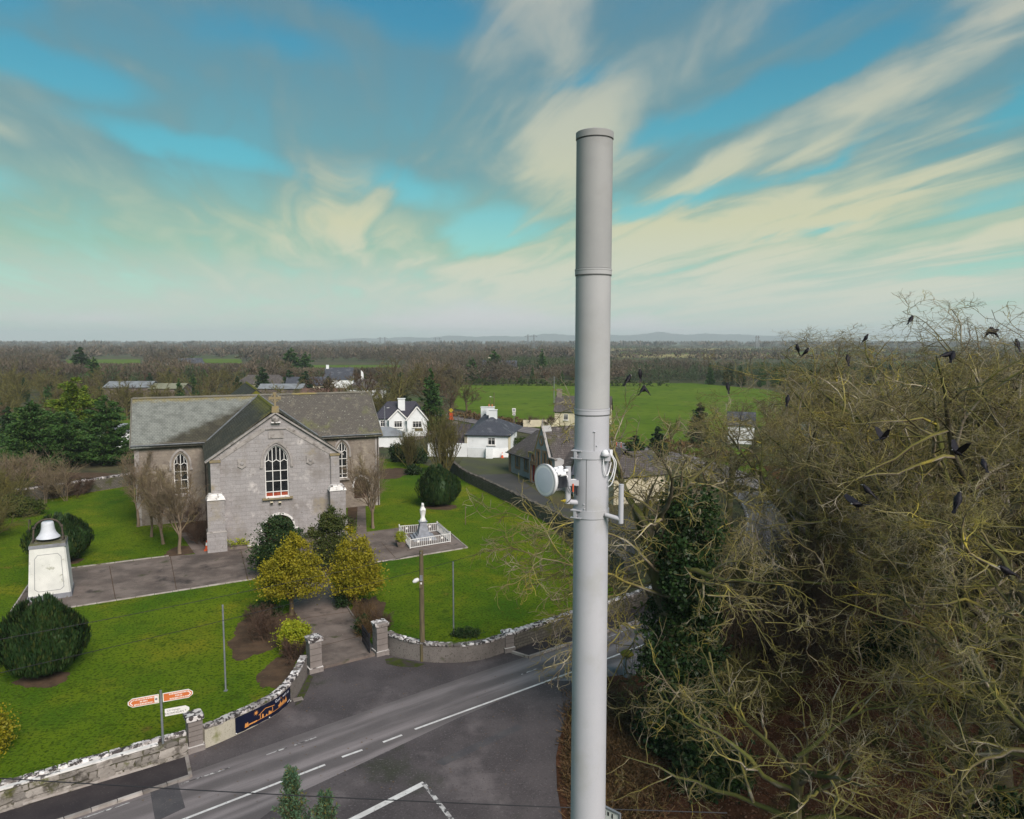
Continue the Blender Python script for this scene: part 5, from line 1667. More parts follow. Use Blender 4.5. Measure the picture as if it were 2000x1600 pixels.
# verge stones on the wing ends
for s, xe in ((-1, XL - 0.34), (1, XR + 0.34)):
    a, b = Vector((xe, YW0 - ov, ez_o + 0.03)), Vector((xe, 16.0, RZ + 0.03))
    mbv = MB()
    mbv.tube([a, b], 0.07, 5)
    mbv.build('verge_stone', m_ridge, ch)

# planters against the front wall
def planter(loc, rz, label, leaf, seed):
    e = empty('planter', loc, rz, label, 'planter', 'planters by the church')
    mb = MB().frame_y([(-0.75, 0), (-0.85, 0.32), (0.85, 0.32), (0.75, 0)], [(-0.70, 0.04), (-0.79, 0.30), (0.79, 0.30), (0.70, 0.04)], -0.24, 0.24)
    mb.box((0, 0, 0.13), (1.45, 0.46, 0.24))
    mb.build('trough', m_conc, e)
    leaf_cloud(e, 'shrub', [(x, 0, 0.48, 0.42, 0.30, 0.34) for x in (-0.45, 0.1, 0.5)], 700, 0.07, leaf, seed)
    return e

# ================================================================ things in the churchyard and by the road
fr = Vector((math.cos(R(23.5)), math.sin(R(23.5)), 0))
nr = Vector((-fr.y, fr.x, 0))
for (u_, seed, leaf, lab) in ((1.75, 1, m_lime_leaf, 'stone trough planter with lime shrub beside the left buttress'), (7.4, 2, m_olive_leaf, 'stone trough planter against the front wall beyond the dark shrubs')):
    c = Vector((-24.3, 59.1, 0.09)) + fr * u_ - nr * 0.55
    planter(tuple(c), R(23.5), lab, leaf, seed)
# red flowers
# --- traffic cones
cone_me = MB()
cone_me.box((0, 0, 0.025), (0.46, 0.46, 0.05))
cone_me.lathe([(0.17, 0.05), (0.145, 0.22), (0.11, 0.40), (0.065, 0.62), (0.04, 0.78), (0.02, 0.79)], 16)
cone_body = cone_me.mesh('cone_body', m_orange, True)
sleeve = MB().lathe([(0.116, 0.40), (0.071, 0.62)], 16).mesh('white_sleeve', m_white)
for p, lab in (((-24.69, 58.84), 'orange traffic cone with white sleeve beside the church buttress'), ((-3.45, 107.70), 'orange traffic cone at the end of the white yard wall'), ((-1.42, 107.22), 'orange traffic cone between the white wall and the old school')):
    e = empty('traffic_cone', (*p, 0.09 if p[1] < 80 else -0.03), 0.4, lab, 'traffic cone', 'traffic cones')
    e.scale = (1.05, 1.05, 1.05)
    link_mesh('cone_body', cone_body, e)
    s_ = link_mesh('white_sleeve', sleeve, e)
    s_.scale = (1.03, 1.03, 1.0)

# --- bell on its plinth
bp = empty('bell_plinth', (*(-30.85, 48.40), 0.08), R(27), 'tapered white plinth with grey bands carrying the bell', 'plinth')
def frustum(w0, d0, w1, d1, z0, z1, ch_=0.0):
    mb = MB()
    def ring(w, d):
        c = ch_
        return [(-w / 2, -d / 2), (w / 2 - c, -d / 2), (w / 2, -d / 2 + c), (w / 2, d / 2), (-w / 2, d / 2)] if c else [(-w / 2, -d / 2), (w / 2, -d / 2), (w / 2, d / 2), (-w / 2, d / 2)]
    a, b = ring(w0, d0), ring(w1, d1)
    n = len(a)
    mb.add([(*p, z0) for p in a] + [(*p, z1) for p in b], [(i, (i + 1) % n, n + (i + 1) % n, n + i) for i in range(n)] + [tuple(range(n - 1, -1, -1)), tuple(range(n, 2 * n))])
    return mb


frustum(2.52, 2.35, 2.48, 2.31, -0.05, 0.32, 0.12).build('plinth_foot', m_plinth_grey, bp)
frustum(2.40, 2.22, 2.02, 1.88, 0.32, 3.42, 0.10).build('plinth_body', m_plinth_white, bp)
frustum(2.10, 1.96, 2.06, 1.92, 3.42, 3.64).build('plinth_cap', m_plinth_grey, bp)
frustum(2.06, 1.92, 1.96, 1.82, 3.64, 3.70).build('mossy_top', mat('mossy_concrete_top', (0.125, 0.115, 0.085), (0.085, 0.085, 0.030), scale=2.0, layers=[((0.19, 0.175, 0.16), 3.0, 0.56, 0.7)], rough=1.0, bump=0.5), bp)
# incised panel outline on the sloping front
def on_front(x, z):
    t = (z - 0.32) / 3.1
    return (x, -(1.11 + (0.94 - 1.11) * t) - 0.004, z)
pan = [(-0.82, 0.75), (-0.62, 0.58), (0.62, 0.58), (0.82, 0.75), (0.74, 2.75), (0.56, 2.98), (-0.56, 2.98), (-0.74, 2.75)]
mbp = MB()
for a, b in zip(pan, pan[1:] + pan[:1]):
    a3, b3 = Vector(on_front(*a)), Vector(on_front(*b))
    mbp.tube([a3, b3], 0.014, 4)
mbp.build('panel_moulding', m_plinth_grey, bp)

bl = empty('church_bell', (*(-30.85, 48.40), 3.78), R(27), 'white painted bell hung in an iron yoke on the plinth', 'bell')
MB().lathe([(0.0, 1.16), (0.30, 1.15), (0.36, 1.08), (0.37, 0.96), (0.40, 0.66), (0.47, 0.42), (0.58, 0.24), (0.68, 0.14), (0.70, 0.08), (0.66, 0.06), (0.60, 0.10), (0.50, 0.30), (0.38, 0.6)], 32, (0, 0, 0.12)).build('bell_shell', m_bell, bl, smooth=True)
arcp = [(0.74 * math.cos(t), 0, 0.86 + 0.56 * math.sin(t)) for t in [math.pi * k / 14 for k in range(15)]]
MB().tube(arcp, 0.06, 8).build('yoke', m_iron, bl, smooth=True)
for s in (-1, 1):
    MB().tube([(s * 0.86, -0.34, -0.05), (s * 0.80, 0, 0.84)], 0.05, 6).build('stand_leg', m_iron, bl)
    MB().tube([(s * 0.86, 0.34, -0.05), (s * 0.80, 0, 0.84)], 0.05, 6).build('stand_leg', m_iron, bl)
    MB().lathe([(0.03, -0.08), (0.10, -0.06), (0.10, 0.06), (0.03, 0.08)], 12, (s * 0.80, 0, 0.88), axis=(1, 0, 0)).build('bearing', m_iron, bl)
    MB().box((s * 0.86, 0, -0.04), (0.14, 0.9, 0.08)).build('stand_foot', m_iron, bl)
MB().tube([(0, 0, 0.95), (0.02, 0.02, 0.25)], 0.04, 6).build('clapper', m_iron, bl)
wh = [(-1.0, 0.45 * math.cos(t), 1.05 + 0.45 * math.sin(t)) for t in [2 * math.pi * k / 20 for k in range(13)]]
MB().tube(wh, 0.03, 6).build('ringing_wheel', m_iron, bl)

# --- statue inside white railings
st_c = (-7.65, 62.55)
ped = empty('statue_pedestal', (*st_c, 0.08), R(17), 'stepped blue-grey granite pedestal inside the white railings', 'pedestal')
for k, (w, z0, z1) in enumerate(((2.0, 0.0, 0.16), (1.55, 0.16, 0.32), (1.15, 0.32, 0.46))):
    frustum(w, w, w - 0.05, w - 0.05, z0, z1).build('step', m_stat_grey, ped)
frustum(0.92, 0.92, 0.66, 0.66, 0.46, 1.12).build('pedestal_shaft', m_stat_grey, ped)
frustum(0.60, 0.60, 0.56, 0.56, 1.12, 1.42).build('upper_shaft', m_stat_grey, ped)
frustum(0.56, 0.56, 0.74, 0.74, 1.42, 1.50).build('cornice', m_stat_grey, ped)
MB().box((-0.05, -0.80, 0.28), (0.55, 0.34, 0.05), rx=0.5).build('name_slab', m_stat_grey, ped)
stt = empty('statue', (*st_c, 1.58), R(17), 'small white statue of a robed standing woman on the pedestal', 'statue')
prof = [(0.25, 0.0), (0.27, 0.08), (0.22, 0.20), (0.17, 0.34), (0.18, 0.48), (0.205, 0.66), (0.225, 0.84), (0.235, 0.98), (0.215, 1.10), (0.15, 1.20), (0.085, 1.26), (0.080, 1.30), (0.110, 1.37), (0.118, 1.44), (0.095, 1.52), (0.04, 1.56), (0.0, 1.565)]
mb = MB()
k_ = 28
vs = []
for (r, h) in prof:
    for j in range(k_):
        a = 2 * math.pi * j / k_
        fold = 1 + (0.055 * math.sin(a * 9 + h * 4) if h < 1.1 else 0.0) * (1.1 - h)
        arm = 0.045 * max(0.0, math.cos(a + math.pi / 2)) * math.exp(-((h - 0.98) / 0.10) ** 2)   # joined forearms in front
        fl_ = 0.035 * abs(math.cos(a)) * math.exp(-((h - 0.78) / 0.22) ** 2)
        vs.append(((r * fold + arm + fl_) * math.cos(a), (r * fold * 0.82 + arm * 1.6) * math.sin(a), h))
fs = [(i * k_ + j, i * k_ + (j + 1) % k_, (i + 1) * k_ + (j + 1) % k_, (i + 1) * k_ + j) for i in range(len(prof) - 1) for j in range(k_)]
fs.append(tuple(range(k_ - 1, -1, -1)))
mb.add(vs, fs)
# face, nose, hands folded at the breast
mb.lathe([(0.0, -0.085), (0.05, -0.07), (0.068, -0.02), (0.066, 0.03), (0.045, 0.075), (0.0, 0.09)], 12, (0, -0.062, 1.42), sy=0.8)
mb.box((0, -0.125, 1.42), (0.018, 0.03, 0.04), taper=0.5)
for s in (-1, 1):
    mb.tube([(s * 0.20, -0.02, 1.06), (s * 0.17, -0.14, 0.92), (s * 0.02, -0.25, 1.02)], [0.062, 0.056, 0.034], 8)
mb.tube([(0, -0.25, 1.01), (0, -0.27, 1.12)], [0.036, 0.014], 6)
# the veil falling over the shoulders
mb.tube([(0, 0.045, 1.54), (0, 0.10, 1.34), (0, 0.13, 1.05), (0, 0.12, 0.7)], [0.09, 0.13, 0.19, 0.17], 12)
mb.build('figure', m_stat_white, stt, smooth=True)

rail = empty('railing', (*st_c, 0.085), 0, 'low white metal railing round the statue', 'railing')
RC = [Vector((*p, 0)) - Vector((*st_c, 0)) for p in ((-8.32, 59.28), (-5.22, 61.28), (-6.66, 64.81), (-9.87, 63.76))]
post_m = MB().box((0, 0, 0.42), (0.07, 0.07, 0.84)).lathe([(0.0, 0.0), (0.05, 0.03), (0.05, 0.07), (0.0, 0.10)], 8, (0, 0, 0.84)).mesh('post', m_white_metal)
bal_m = MB().box((0, 0, 0.40), (0.032, 0.032, 0.66)).mesh('baluster', m_white_metal)
plq_m = MB().box((0, 0, 0), (0.20, 0.015, 0.17)).mesh('plaque', m_white)
for i in range(4):
    a, b = RC[i], RC[(i + 1) % 4]
    ang = math.atan2((b - a).y, (b - a).x)
    link_mesh('post', post_m, rail, tuple(a), ang)
    mid = (a + b) / 2
    L = (b - a).length
    for zz in (0.08, 0.74):
        MB().box((0, 0, zz), (L, 0.045, 0.05)).build('rail', m_white_metal, rail, tuple(mid), ang)
    nb = int(L / 0.17)
    for k in range(1, nb):
        link_mesh('baluster', bal_m, rail, tuple(a + (b - a) * (k / nb)), ang)
    for k in (0.2, 0.5, 0.8):
        p = a + (b - a) * k
        link_mesh('plaque', plq_m, rail, (p.x, p.y, 0.50), ang)
planter_b = empty('planter', (*(-9.18, 60.04), 0.085), R(20), 'square stone pot with yellow-green shrub beside the white railing', 'planter', 'planters by the church')
frustum(0.52, 0.52, 0.80, 0.80, 0.0, 0.42).build('pot', m_conc, planter_b)
leaf_cloud(planter_b, 'shrub', [(0, 0, 0.75, 0.42, 0.42, 0.46)], 1200, 0.06, m_lime_leaf, 5)
MB().prism_z([tuple((c * 1.18).xy) for c in RC], 0.0, 0.02).build('concrete_base', m_conc, rail)

# --- utility pole, posts, wires
up = empty('utility_pole', (*(-4.78, 38.23), 0), 0, 'timber utility pole in front of the curved grey wall', 'utility pole')
MB().tube([(0, 0, -0.1), (0.0, 0, 3.0), (0.0, 0, 6.0)], [0.15, 0.13, 0.105], 12).build('pole', m_teak, up, smooth=True)
MB().box((0.0, -0.13, 4.55), (0.14, 0.06, 0.30)).build('lamp_bracket', m_galv, up)
lampo = MB().lathe([(0.02, 0.0), (0.10, 0.05), (0.12, 0.22), (0.06, 0.36), (0.0, 0.38)], 12, (-0.10, -0.18, 4.52), axis=(-0.85, -0.3, -0.35)).build('lamp_head', m_white_metal, up, smooth=True)
MB().box((0, -0.14, 4.18), (0.20, 0.05, 0.34)).build('notice_board', m_teak, up)
MB().box((0, -0.17, 4.28), (0.08, 0.012, 0.10)).build('number_plate', m_sign_white, up)
MB().box((0, 0, 5.9), (0.05, 0.30, 0.05)).build('insulator_arm', m_galv, up)
for p, h, lab in (((-13.90, 34.64), 4.25, 'thin grey steel post on the lawn near the banner wall'), ((-3.39, 41.70), 4.22, 'thin grey steel post on the lawn beyond the curved wall')):
    e = empty('steel_post', (*p, 0.06), 0, lab, 'post', 'steel posts on the lawn')
    MB().tube([(0, 0, -0.1), (0.0, 0, h)], 0.042, 8).build('tube', m_galv, e)
    MB().lathe([(0.046, 0.0), (0.046, 0.05), (0.0, 0.07)], 8, (0, 0, h)).build('end_cap', m_galv, e)
    MB().box((0, 0, 0.02), (0.16, 0.16, 0.03)).build('base_plate', m_galv, e)
e = empty('wooden_stake', (*(-4.31, 67.39), 0.06), 0.1, 'short weathered stake standing alone on the right lawn', 'stake')
MB().tube([(0, 0, -0.1), (0.02, 0, 1.75)], 0.045, 6).build('stake_shaft', m_teak, e)
MB().box((0.05, 0, 1.62), (0.16, 0.03, 0.05)).build('cross_piece', m_galv, e)


def wire(a, b, sag, r, label, n=28):
    a, b = Vector(a), Vector(b)
    pts = []
    for k in range(n + 1):
        t = k / n
        p = a.lerp(b, t)
        p.z -= sag * 4 * t * (1 - t)
        pts.append(p)
    o = MB().tube([p - a for p in pts], r, 5).build('overhead_wire', m_cable, None, tuple(a))
    return tag(o, label, 'wire', 'overhead wires')


wire((-14.223, 17.500, 6.296), (5.453, 17.800, 5.074), 0.10, 0.014, 'black overhead wire crossing low in front of the mast and road')
wire((-19.667, 26.000, 6.017), (-4.83, 38.2, 5.85), 0.12, 0.012, 'overhead wire running across the lawn to the utility pole top')
wire((-18.236, 24.000, 5.651), (3.866, 50.000, 4.243), 0.30, 0.012, 'overhead wire passing over the dark yew and the steel posts')

# --- fingerpost
fp = empty('fingerpost_sign', (*(-14.08, 28.58), 0.095), R(24), 'grey fingerpost with two orange-brown arms and one white arm', 'road sign')
MB().tube([(0, 0, -0.1), (0, 0, 2.92)], 0.045, 10).build('post', m_galv, fp)
MB().lathe([(0.05, 0), (0.05, 0.03), (0.0, 0.05)], 10, (0, 0, 2.92)).build('post_cap', m_galv, fp)


def text_geo(body, size):
    cu = bpy.data.curves.new('t', 'FONT')
    cu.body = body
    cu.size = size
    cu.align_x = 'CENTER'
    cu.align_y = 'CENTER'
    ob = bpy.data.objects.new('t', cu)
    col.objects.link(ob)
    dg = bpy.context.evaluated_depsgraph_get()
    me = bpy.data.meshes.new_from_object(ob.evaluated_get(dg))
    vs = [tuple(v.co) for v in me.vertices]
    fs = [tuple(p.vertices) for p in me.polygons]
    bpy.data.objects.remove(ob)
    bpy.data.meshes.remove(me)
    return vs, fs


def finger(x0, x1, zc, h, face, edge, side, parent, marks):
    """arm from x0 to x1; the tip is at x1"""
    s = 1 if x1 > x0 else -1
    tip = x1 - s * h * 0.45
    def outline(g_):
        return [(x0 + s * g_, zc - h / 2 + g_), (tip, zc - h / 2 + g_), (x1 - s * g_ * 1.3, zc - h * 0.16), (x1 - s * g_ * 1.3, zc + h * 0.16), (tip, zc + h / 2 - g_), (x0 + s * g_, zc + h / 2 - g_)]
    o1 = outline(0.0) if s > 0 else outline(0.0)[::-1]
    o2 = outline(0.028) if s > 0 else outline(0.028)[::-1]
    arm_o = MB().prism_y(o1, -0.075, -0.055).build('sign_arm', edge, parent)
    MB().prism_y(o2, -0.079, -0.0745).build('sign_face', face, arm_o)
    return arm_o


a1 = finger(-0.07, -1.18, 2.66, 0.36, m_sign_brown, m_sign_white, -1, fp, None)
a2 = finger(0.07, 1.18, 2.66, 0.36, m_sign_brown, m_sign_white, 1, fp, None)
a3 = finger(0.12, 1.02, 2.02, 0.30, m_sign_white, m_sign_white, 1, fp, None)
# rows of small lettering too fine to read: strokes
rs = random.Random(3)
for arm_o, xc in ((a1, -0.62), (a2, 0.66)):
    mb = MB()
    for zz, hw in ((2.76, 0.36), (2.665, 0.13), (2.565, 0.34)):
        x = xc - hw
        while x < xc + hw:
            w_ = rs.uniform(0.018, 0.034)
            mb.box((x + w_ / 2, -0.0805, zz), (w_, 0.002, 0.055))
            if rs.random() < 0.6:
                mb.box((x + w_ / 2 + 0.006, -0.0807, zz + rs.choice((-0.02, 0.02))), (w_ + 0.012, 0.002, 0.014))
            x += w_ + rs.uniform(0.010, 0.03)
    mb.build('lettering', m_sign_white, arm_o)
for arm_o, s in ((a1, -1), (a2, 1)):
    mb = MB()
    xt = s * 1.10
    bar_between(mb, (xt, 2.66), (xt - s * 0.09, 2.76), 0.035, (-0.083, -0.0795))
    bar_between(mb, (xt, 2.66), (xt - s * 0.09, 2.56), 0.035, (-0.0832, -0.0797))
    mb.build('arrow_chevron', m_sign_white, arm_o)
MB().box((-0.17, -0.0805, 2.66), (0.13, 0.003, 0.28)).build('symbol_panel', m_sign_white, a1)
MB().lathe([(0.045, 0.0), (0.045, 0.003)], 12, (-0.17, -0.0835, 2.66), axis=(0, 1, 0)).build('symbol', m_galv, a1)
for body, x, zz, sz in (('Cill Daingin', 0.44, 2.085, 0.10), ('KILDANGAN', 0.47, 1.965, 0.115), ('9', 0.88, 1.985, 0.10)):
    vs, fs = text_geo(body, sz)
    MB().add([(x + v[0] * 1.06, -0.0805, zz + v[1]) for v in vs], fs).build('lettering', m_sign_black, a3)

# --- banner on the curved wall
bn_pts = [p for p in Q1[7:22]]
dcum = [0.0]
for a, b in zip(bn_pts[:-1], bn_pts[1:]):
    dcum.append(dcum[-1] + (b - a).length)
BL = dcum[-1]


def on_banner(s, z, lift):
    s = max(0.0, min(BL, s))
    i = min(max(k for k in range(len(dcum)) if dcum[k] <= s), len(bn_pts) - 2)
    t = (s - dcum[i]) / (dcum[i + 1] - dcum[i])
    p = bn_pts[i].lerp(bn_pts[i + 1], t)
    d0_ = (bn_pts[min(i + 1, len(bn_pts) - 1)] - bn_pts[max(i - 1, 0)]).normalized()
    d1_ = (bn_pts[min(i + 2, len(bn_pts) - 1)] - bn_pts[i]).normalized()
    d = d0_.lerp(d1_, t).normalized()
    nrm = Vector((d.y, -d.x, 0))
    q_ = p + nrm * (0.156 + 0.020 + lift)
    return (q_.x, q_.y, z)


bz0, bz1 = 0.05, 0.775
mb = MB()
n = 26
vs, fs = [], []
for k in range(n + 1):
    s = BL * k / n
    vs += [on_banner(s, bz0 + 0.01 * math.sin(k * 1.3), 0.006 * math.sin(k * 0.9)), on_banner(s, bz1, 0.006 * math.sin(k * 0.9)), on_banner(s, bz1, -0.012), on_banner(s, bz0, -0.012)]
for k in range(n):
    for j in range(4):
        a, b = k * 4 + j, k * 4 + (j + 1) % 4
        fs.append((a, b, b + 4, a + 4))
fs += [(3, 2, 1, 0), (4 * n, 4 * n + 1, 4 * n + 2, 4 * n + 3)]
bn = mb.add(vs, fs).build('banner', m_navy)
tag(bn, 'navy nativity banner with gold star and stable fixed to the curved wall', 'banner')


def print_shape(poly, material, name, lift=0.010):
    """flat print: polygon in banner space (metres along, height), finely cut along the bend"""
    mb = MB()
    tris = tessellate_polygon([[Vector((p[0], p[1], 0)) for p in poly]])
    mb.add([on_banner(p[0], p[1], lift) for p in poly], [tuple(t) for t in tris])
    return mb.build(name, material, bn)


def stroke(a, b, w, material=m_gold, name='print_line', lift=0.011):
    n_ = max(1, int(abs(b[0] - a[0]) / 0.15))
    L = math.hypot(b[0] - a[0], b[1] - a[1])
    nx, nz = -(b[1] - a[1]) / L * w / 2, (b[0] - a[0]) / L * w / 2
    mb = MB()
    vs = []
    for k in range(n_ + 1):
        t = k / n_
        x, z_ = a[0] + (b[0] - a[0]) * t, a[1] + (b[1] - a[1]) * t
        vs += [on_banner(x + nx, z_ + nz, lift), on_banner(x - nx, z_ - nz, lift)]
    mb.add(vs, [(2 * k, 2 * k + 1, 2 * k + 3, 2 * k + 2) for k in range(n_)])
    return mb.build(name, material, bn)


U = BL / 10.0
star = []
for k in range(16):
    r_ = 0.13 if k % 2 == 0 else 0.05
    star.append((U * 3.1 + r_ * math.sin(2 * math.pi * k / 16), 0.585 + r_ * math.cos(2 * math.pi * k / 16)))
print_shape(star, m_gold, 'star_print')
stroke((U * 1.3, 0.19), (U * 8.9, 0.27), 0.022)
stroke((U * 3.75, 0.22), (U * 3.75, 0.46), 0.03)
stroke((U * 5.75, 0.25), (U * 5.75, 0.50), 0.03)
stroke((U * 3.5, 0.42), (U * 4.6, 0.60), 0.03)
stroke((U * 4.6, 0.60), (U * 6.1, 0.52), 0.03)
for x, hh in ((4.15, 0.20), (4.75, 0.10), (5.2, 0.19), (5.45, 0.15)):
    print_shape([(U * x - 0.05, 0.215), (U * x + 0.05, 0.215), (U * x + 0.035, 0.215 + hh * 0.75), (U * x, 0.215 + hh), (U * x - 0.035, 0.215 + hh * 0.75)], m_gold, 'figure_print')
for x in (1.5, 1.75):
    print_shape([(U * x - 0.05, 0.15), (U * x + 0.05, 0.15), (U * x + 0.04, 0.30), (U * x + 0.01, 0.36), (U * x - 0.04, 0.30)], m_gold, 'figure_print')
for x in (2.15, 2.6, 3.0):
    print_shape([(U * x - 0.08, 0.18), (U * x + 0.07, 0.19), (U * x + 0.08, 0.25), (U * x - 0.07, 0.245)], m_gold, 'sheep_print')
for x in (7.2, 7.85, 8.55):
    print_shape([(U * x - 0.10, 0.28), (U * x + 0.10, 0.28), (U * x + 0.09, 0.40), (U * x + 0.05, 0.46), (U * x + 0.03, 0.55), (U * x - 0.01, 0.43), (U * x - 0.13, 0.38)], m_gold, 'rider_print')
for body, x, zz, sz, m_ in (('God', 6.75, 0.645, 0.19, m_ban_white), ('is', 7.5, 0.64, 0.16, m_gold), ('with', 8.3, 0.65, 0.18, m_ban_white), ('us', 9.2, 0.655, 0.18, m_ban_white)):
    vs, fs = text_geo(body, sz)
    MB().add([on_banner(U * x + v[0], zz + v[1], 0.012) for v in vs], fs).build('lettering', m_, bn)
stroke((U * 9.0, 0.16), (U * 9.75, 0.20), 0.035, m_ban_white, 'small_print')
for s in (0.02, BL * 0.52, BL - 0.03):
    p = on_banner(s, bz0 + 0.02, 0.01)
    MB().lathe([(0.03, 0), (0.03, 0.02), (0.0, 0.03)], 8, p).build('eyelet', m_white, bn)
# drain cover and scraps beside the road
dc = MB().box((0, 0, 0.0), (0.45, 0.35, 0.03), 0.5).build('drain_cover', m_kerb, None, (*(-10.19, 33.91), 0.0))
tag(dc, 'small pale drain cover at the foot of the curved wall', 'drain cover')
rr = random.Random(5)
lf_m = [MB().add([(-.05, 0, 0), (0, -.025, .012), (.05, 0, 0.004), (0, .025, .016)], [(0, 1, 2, 3)]).mesh('fallen_leaves', m_yellow), None]
vs, fs = [], []
for k in range(420):
    x, y = rr.uniform(-16, 6), rr.uniform(26, 41)
    a, s = rr.uniform(0, 6.28), rr.uniform(0.02, 0.05)
    b = len(vs)
    vs += [(x + s * math.cos(a + t), y + s * math.sin(a + t) * 0.7, 0.022 + 0.01 * rr.random()) for t in (0, 1.57, 3.14, 4.71)]
    fs.append((b, b + 1, b + 2, b + 3))
tag(MB().add(vs, fs).build('fallen_leaves', m_dead), 'scattered dry leaves on the road and forecourt', 'leaves', kind='stuff')

# --- street name sign by the mast foot, seen at the frame's lower edge
sg = empty('street_sign', (*(1.928, 14.600, 7.173)[:2], 0), R(-42), 'white street sign in a steel frame low behind the mast', 'sign')
zt = (1.928, 14.600, 7.173)[2]
MB().tube([(-0.05, 0.04, -0.1), (-0.05, 0.04, zt + 0.2)], 0.04, 8).build('post', m_galv, sg)
MB().box((0.05, 0, zt), (0.62, 0.03, 0.34), ry=R(0)).build('sign_board', m_sign_white, sg)
mb = MB()
for s in (-1, 1):
    mb.box((0.05, -0.003, zt + s * 0.185), (0.68, 0.05, 0.04))
    mb.box((0.05 + s * 0.325, -0.004, zt), (0.035, 0.048, 0.36))
mb.build('frame', m_galv, sg)
mb = MB()
for x, z_, w_, h_ in ((-0.12, 0.08, 0.03, 0.09), (-0.05, 0.08, 0.05, 0.03), (0.02, 0.07, 0.03, 0.10), (0.10, 0.08, 0.04, 0.08), (0.20, 0.07, 0.03, 0.10), (0.0, -0.08, 0.03, 0.09), (0.12, -0.08, 0.05, 0.03), (0.22, -0.07, 0.03, 0.1)):
    mb.box((x, -0.018, zt + z_), (w_, 0.006, h_))
mb.build('lettering', m_sign_black, sg)

# ================================================================ telecom mast
MX, MY = 1.385, 12.80
mast = empty('telecom_mast', (MX, MY, 0), 0, 'tall grey tubular telecom mast standing in front of everything', 'mast')


def tubeseg(name, r0, r1, z0, z1, m, parent=mast, k=48):
    return MB().lathe([(r0 - 0.012, z0), (r0, z0 + 0.006), (r1, z1 - 0.006), (r1 - 0.012, z1)], k).build(name, m, parent, smooth=True)


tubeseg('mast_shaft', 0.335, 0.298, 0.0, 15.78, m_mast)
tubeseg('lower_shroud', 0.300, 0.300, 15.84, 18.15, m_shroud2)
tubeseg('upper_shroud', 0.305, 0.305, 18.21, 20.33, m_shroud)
# flanged joints
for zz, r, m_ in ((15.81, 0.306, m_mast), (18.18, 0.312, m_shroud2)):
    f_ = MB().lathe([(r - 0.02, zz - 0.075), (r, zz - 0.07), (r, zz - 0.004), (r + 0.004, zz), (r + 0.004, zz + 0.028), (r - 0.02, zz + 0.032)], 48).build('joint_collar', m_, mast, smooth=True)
    MB().lathe([(r - 0.01, zz - 0.088), (r - 0.002, zz - 0.088), (r - 0.002, zz - 0.076), (r - 0.01, zz - 0.076)], 48).build('joint_gap', m_mast_dark, f_)
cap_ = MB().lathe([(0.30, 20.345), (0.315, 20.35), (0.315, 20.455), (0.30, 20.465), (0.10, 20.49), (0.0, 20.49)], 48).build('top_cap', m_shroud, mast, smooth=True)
MB().lathe([(0.295, 20.325), (0.302, 20.325), (0.302, 20.347), (0.295, 20.347)], 48).build('cap_gap', m_mast_dark, cap_)
MB().tube([(0.055 * math.cos(t), 0, 20.485 + 0.06 * math.sin(t)) for t in [math.pi * k / 10 for k in range(11)]], 0.012, 8).build('lifting_eye', m_shroud, cap_, smooth=True)
# cable door with seams and studs
def seam(x_deg, z0, z1, w=0.005):
    a = R(x_deg)
    r = 0.2995 + (15.78 - (z0 + z1) / 2) * 0.0023 + 0.0015
    MB().box((r * math.sin(a), -r * math.cos(a), (z0 + z1) / 2), (w, 0.004, z1 - z0), -a if False else a).build('panel_seam', m_mast_dark, mast)


seam(2, 15.08, 15.45)
seam(-22, 14.05, 15.0)
for x_deg, zz in ((0.5, 15.46), (4.0, 15.46), (10, 15.22), (-28, 14.12), (-30, 14.2)):
    a = R(x_deg)
    MB().lathe([(0.012, -0.006), (0.012, 0.010), (0.006, 0.016), (0.0, 0.016)], 8, (0.302 * math.sin(a), -0.302 * math.cos(a), zz), axis=(math.sin(a), -math.cos(a), 0)).build('stud', m_mast, mast)
# clamps
for zz in (15.055, 14.015):
    r = 0.302 + (15.78 - zz) * 0.0023
    c_ = MB().lathe([(r - 0.005, zz - 0.07), (r + 0.010, zz - 0.07), (r + 0.010, zz + 0.07), (r - 0.005, zz + 0.07)], 48).build('clamp_band', m_mast, mast, smooth=True)
    for dz_ in (-0.065, 0.065):
        MB().box((-r * 0.86, -r * 0.56, zz + dz_), (0.20, 0.10, 0.014), R(-32)).build('clamp_lug', m_mast, c_)
    MB().box((-r * 0.90, -r * 0.52, zz), (0.05, 0.10, 0.12), R(-32)).build('clamp_plate', m_mast, c_)
    for dz_ in (-0.03, 0.03):
        MB().lathe([(0.012, 0), (0.012, 0.025), (0.0, 0.027)], 8, (-r * 0.80, -r * 0.62, zz + dz_), axis=(-0.5, -0.86, 0)).build('bolt', m_galv, c_)
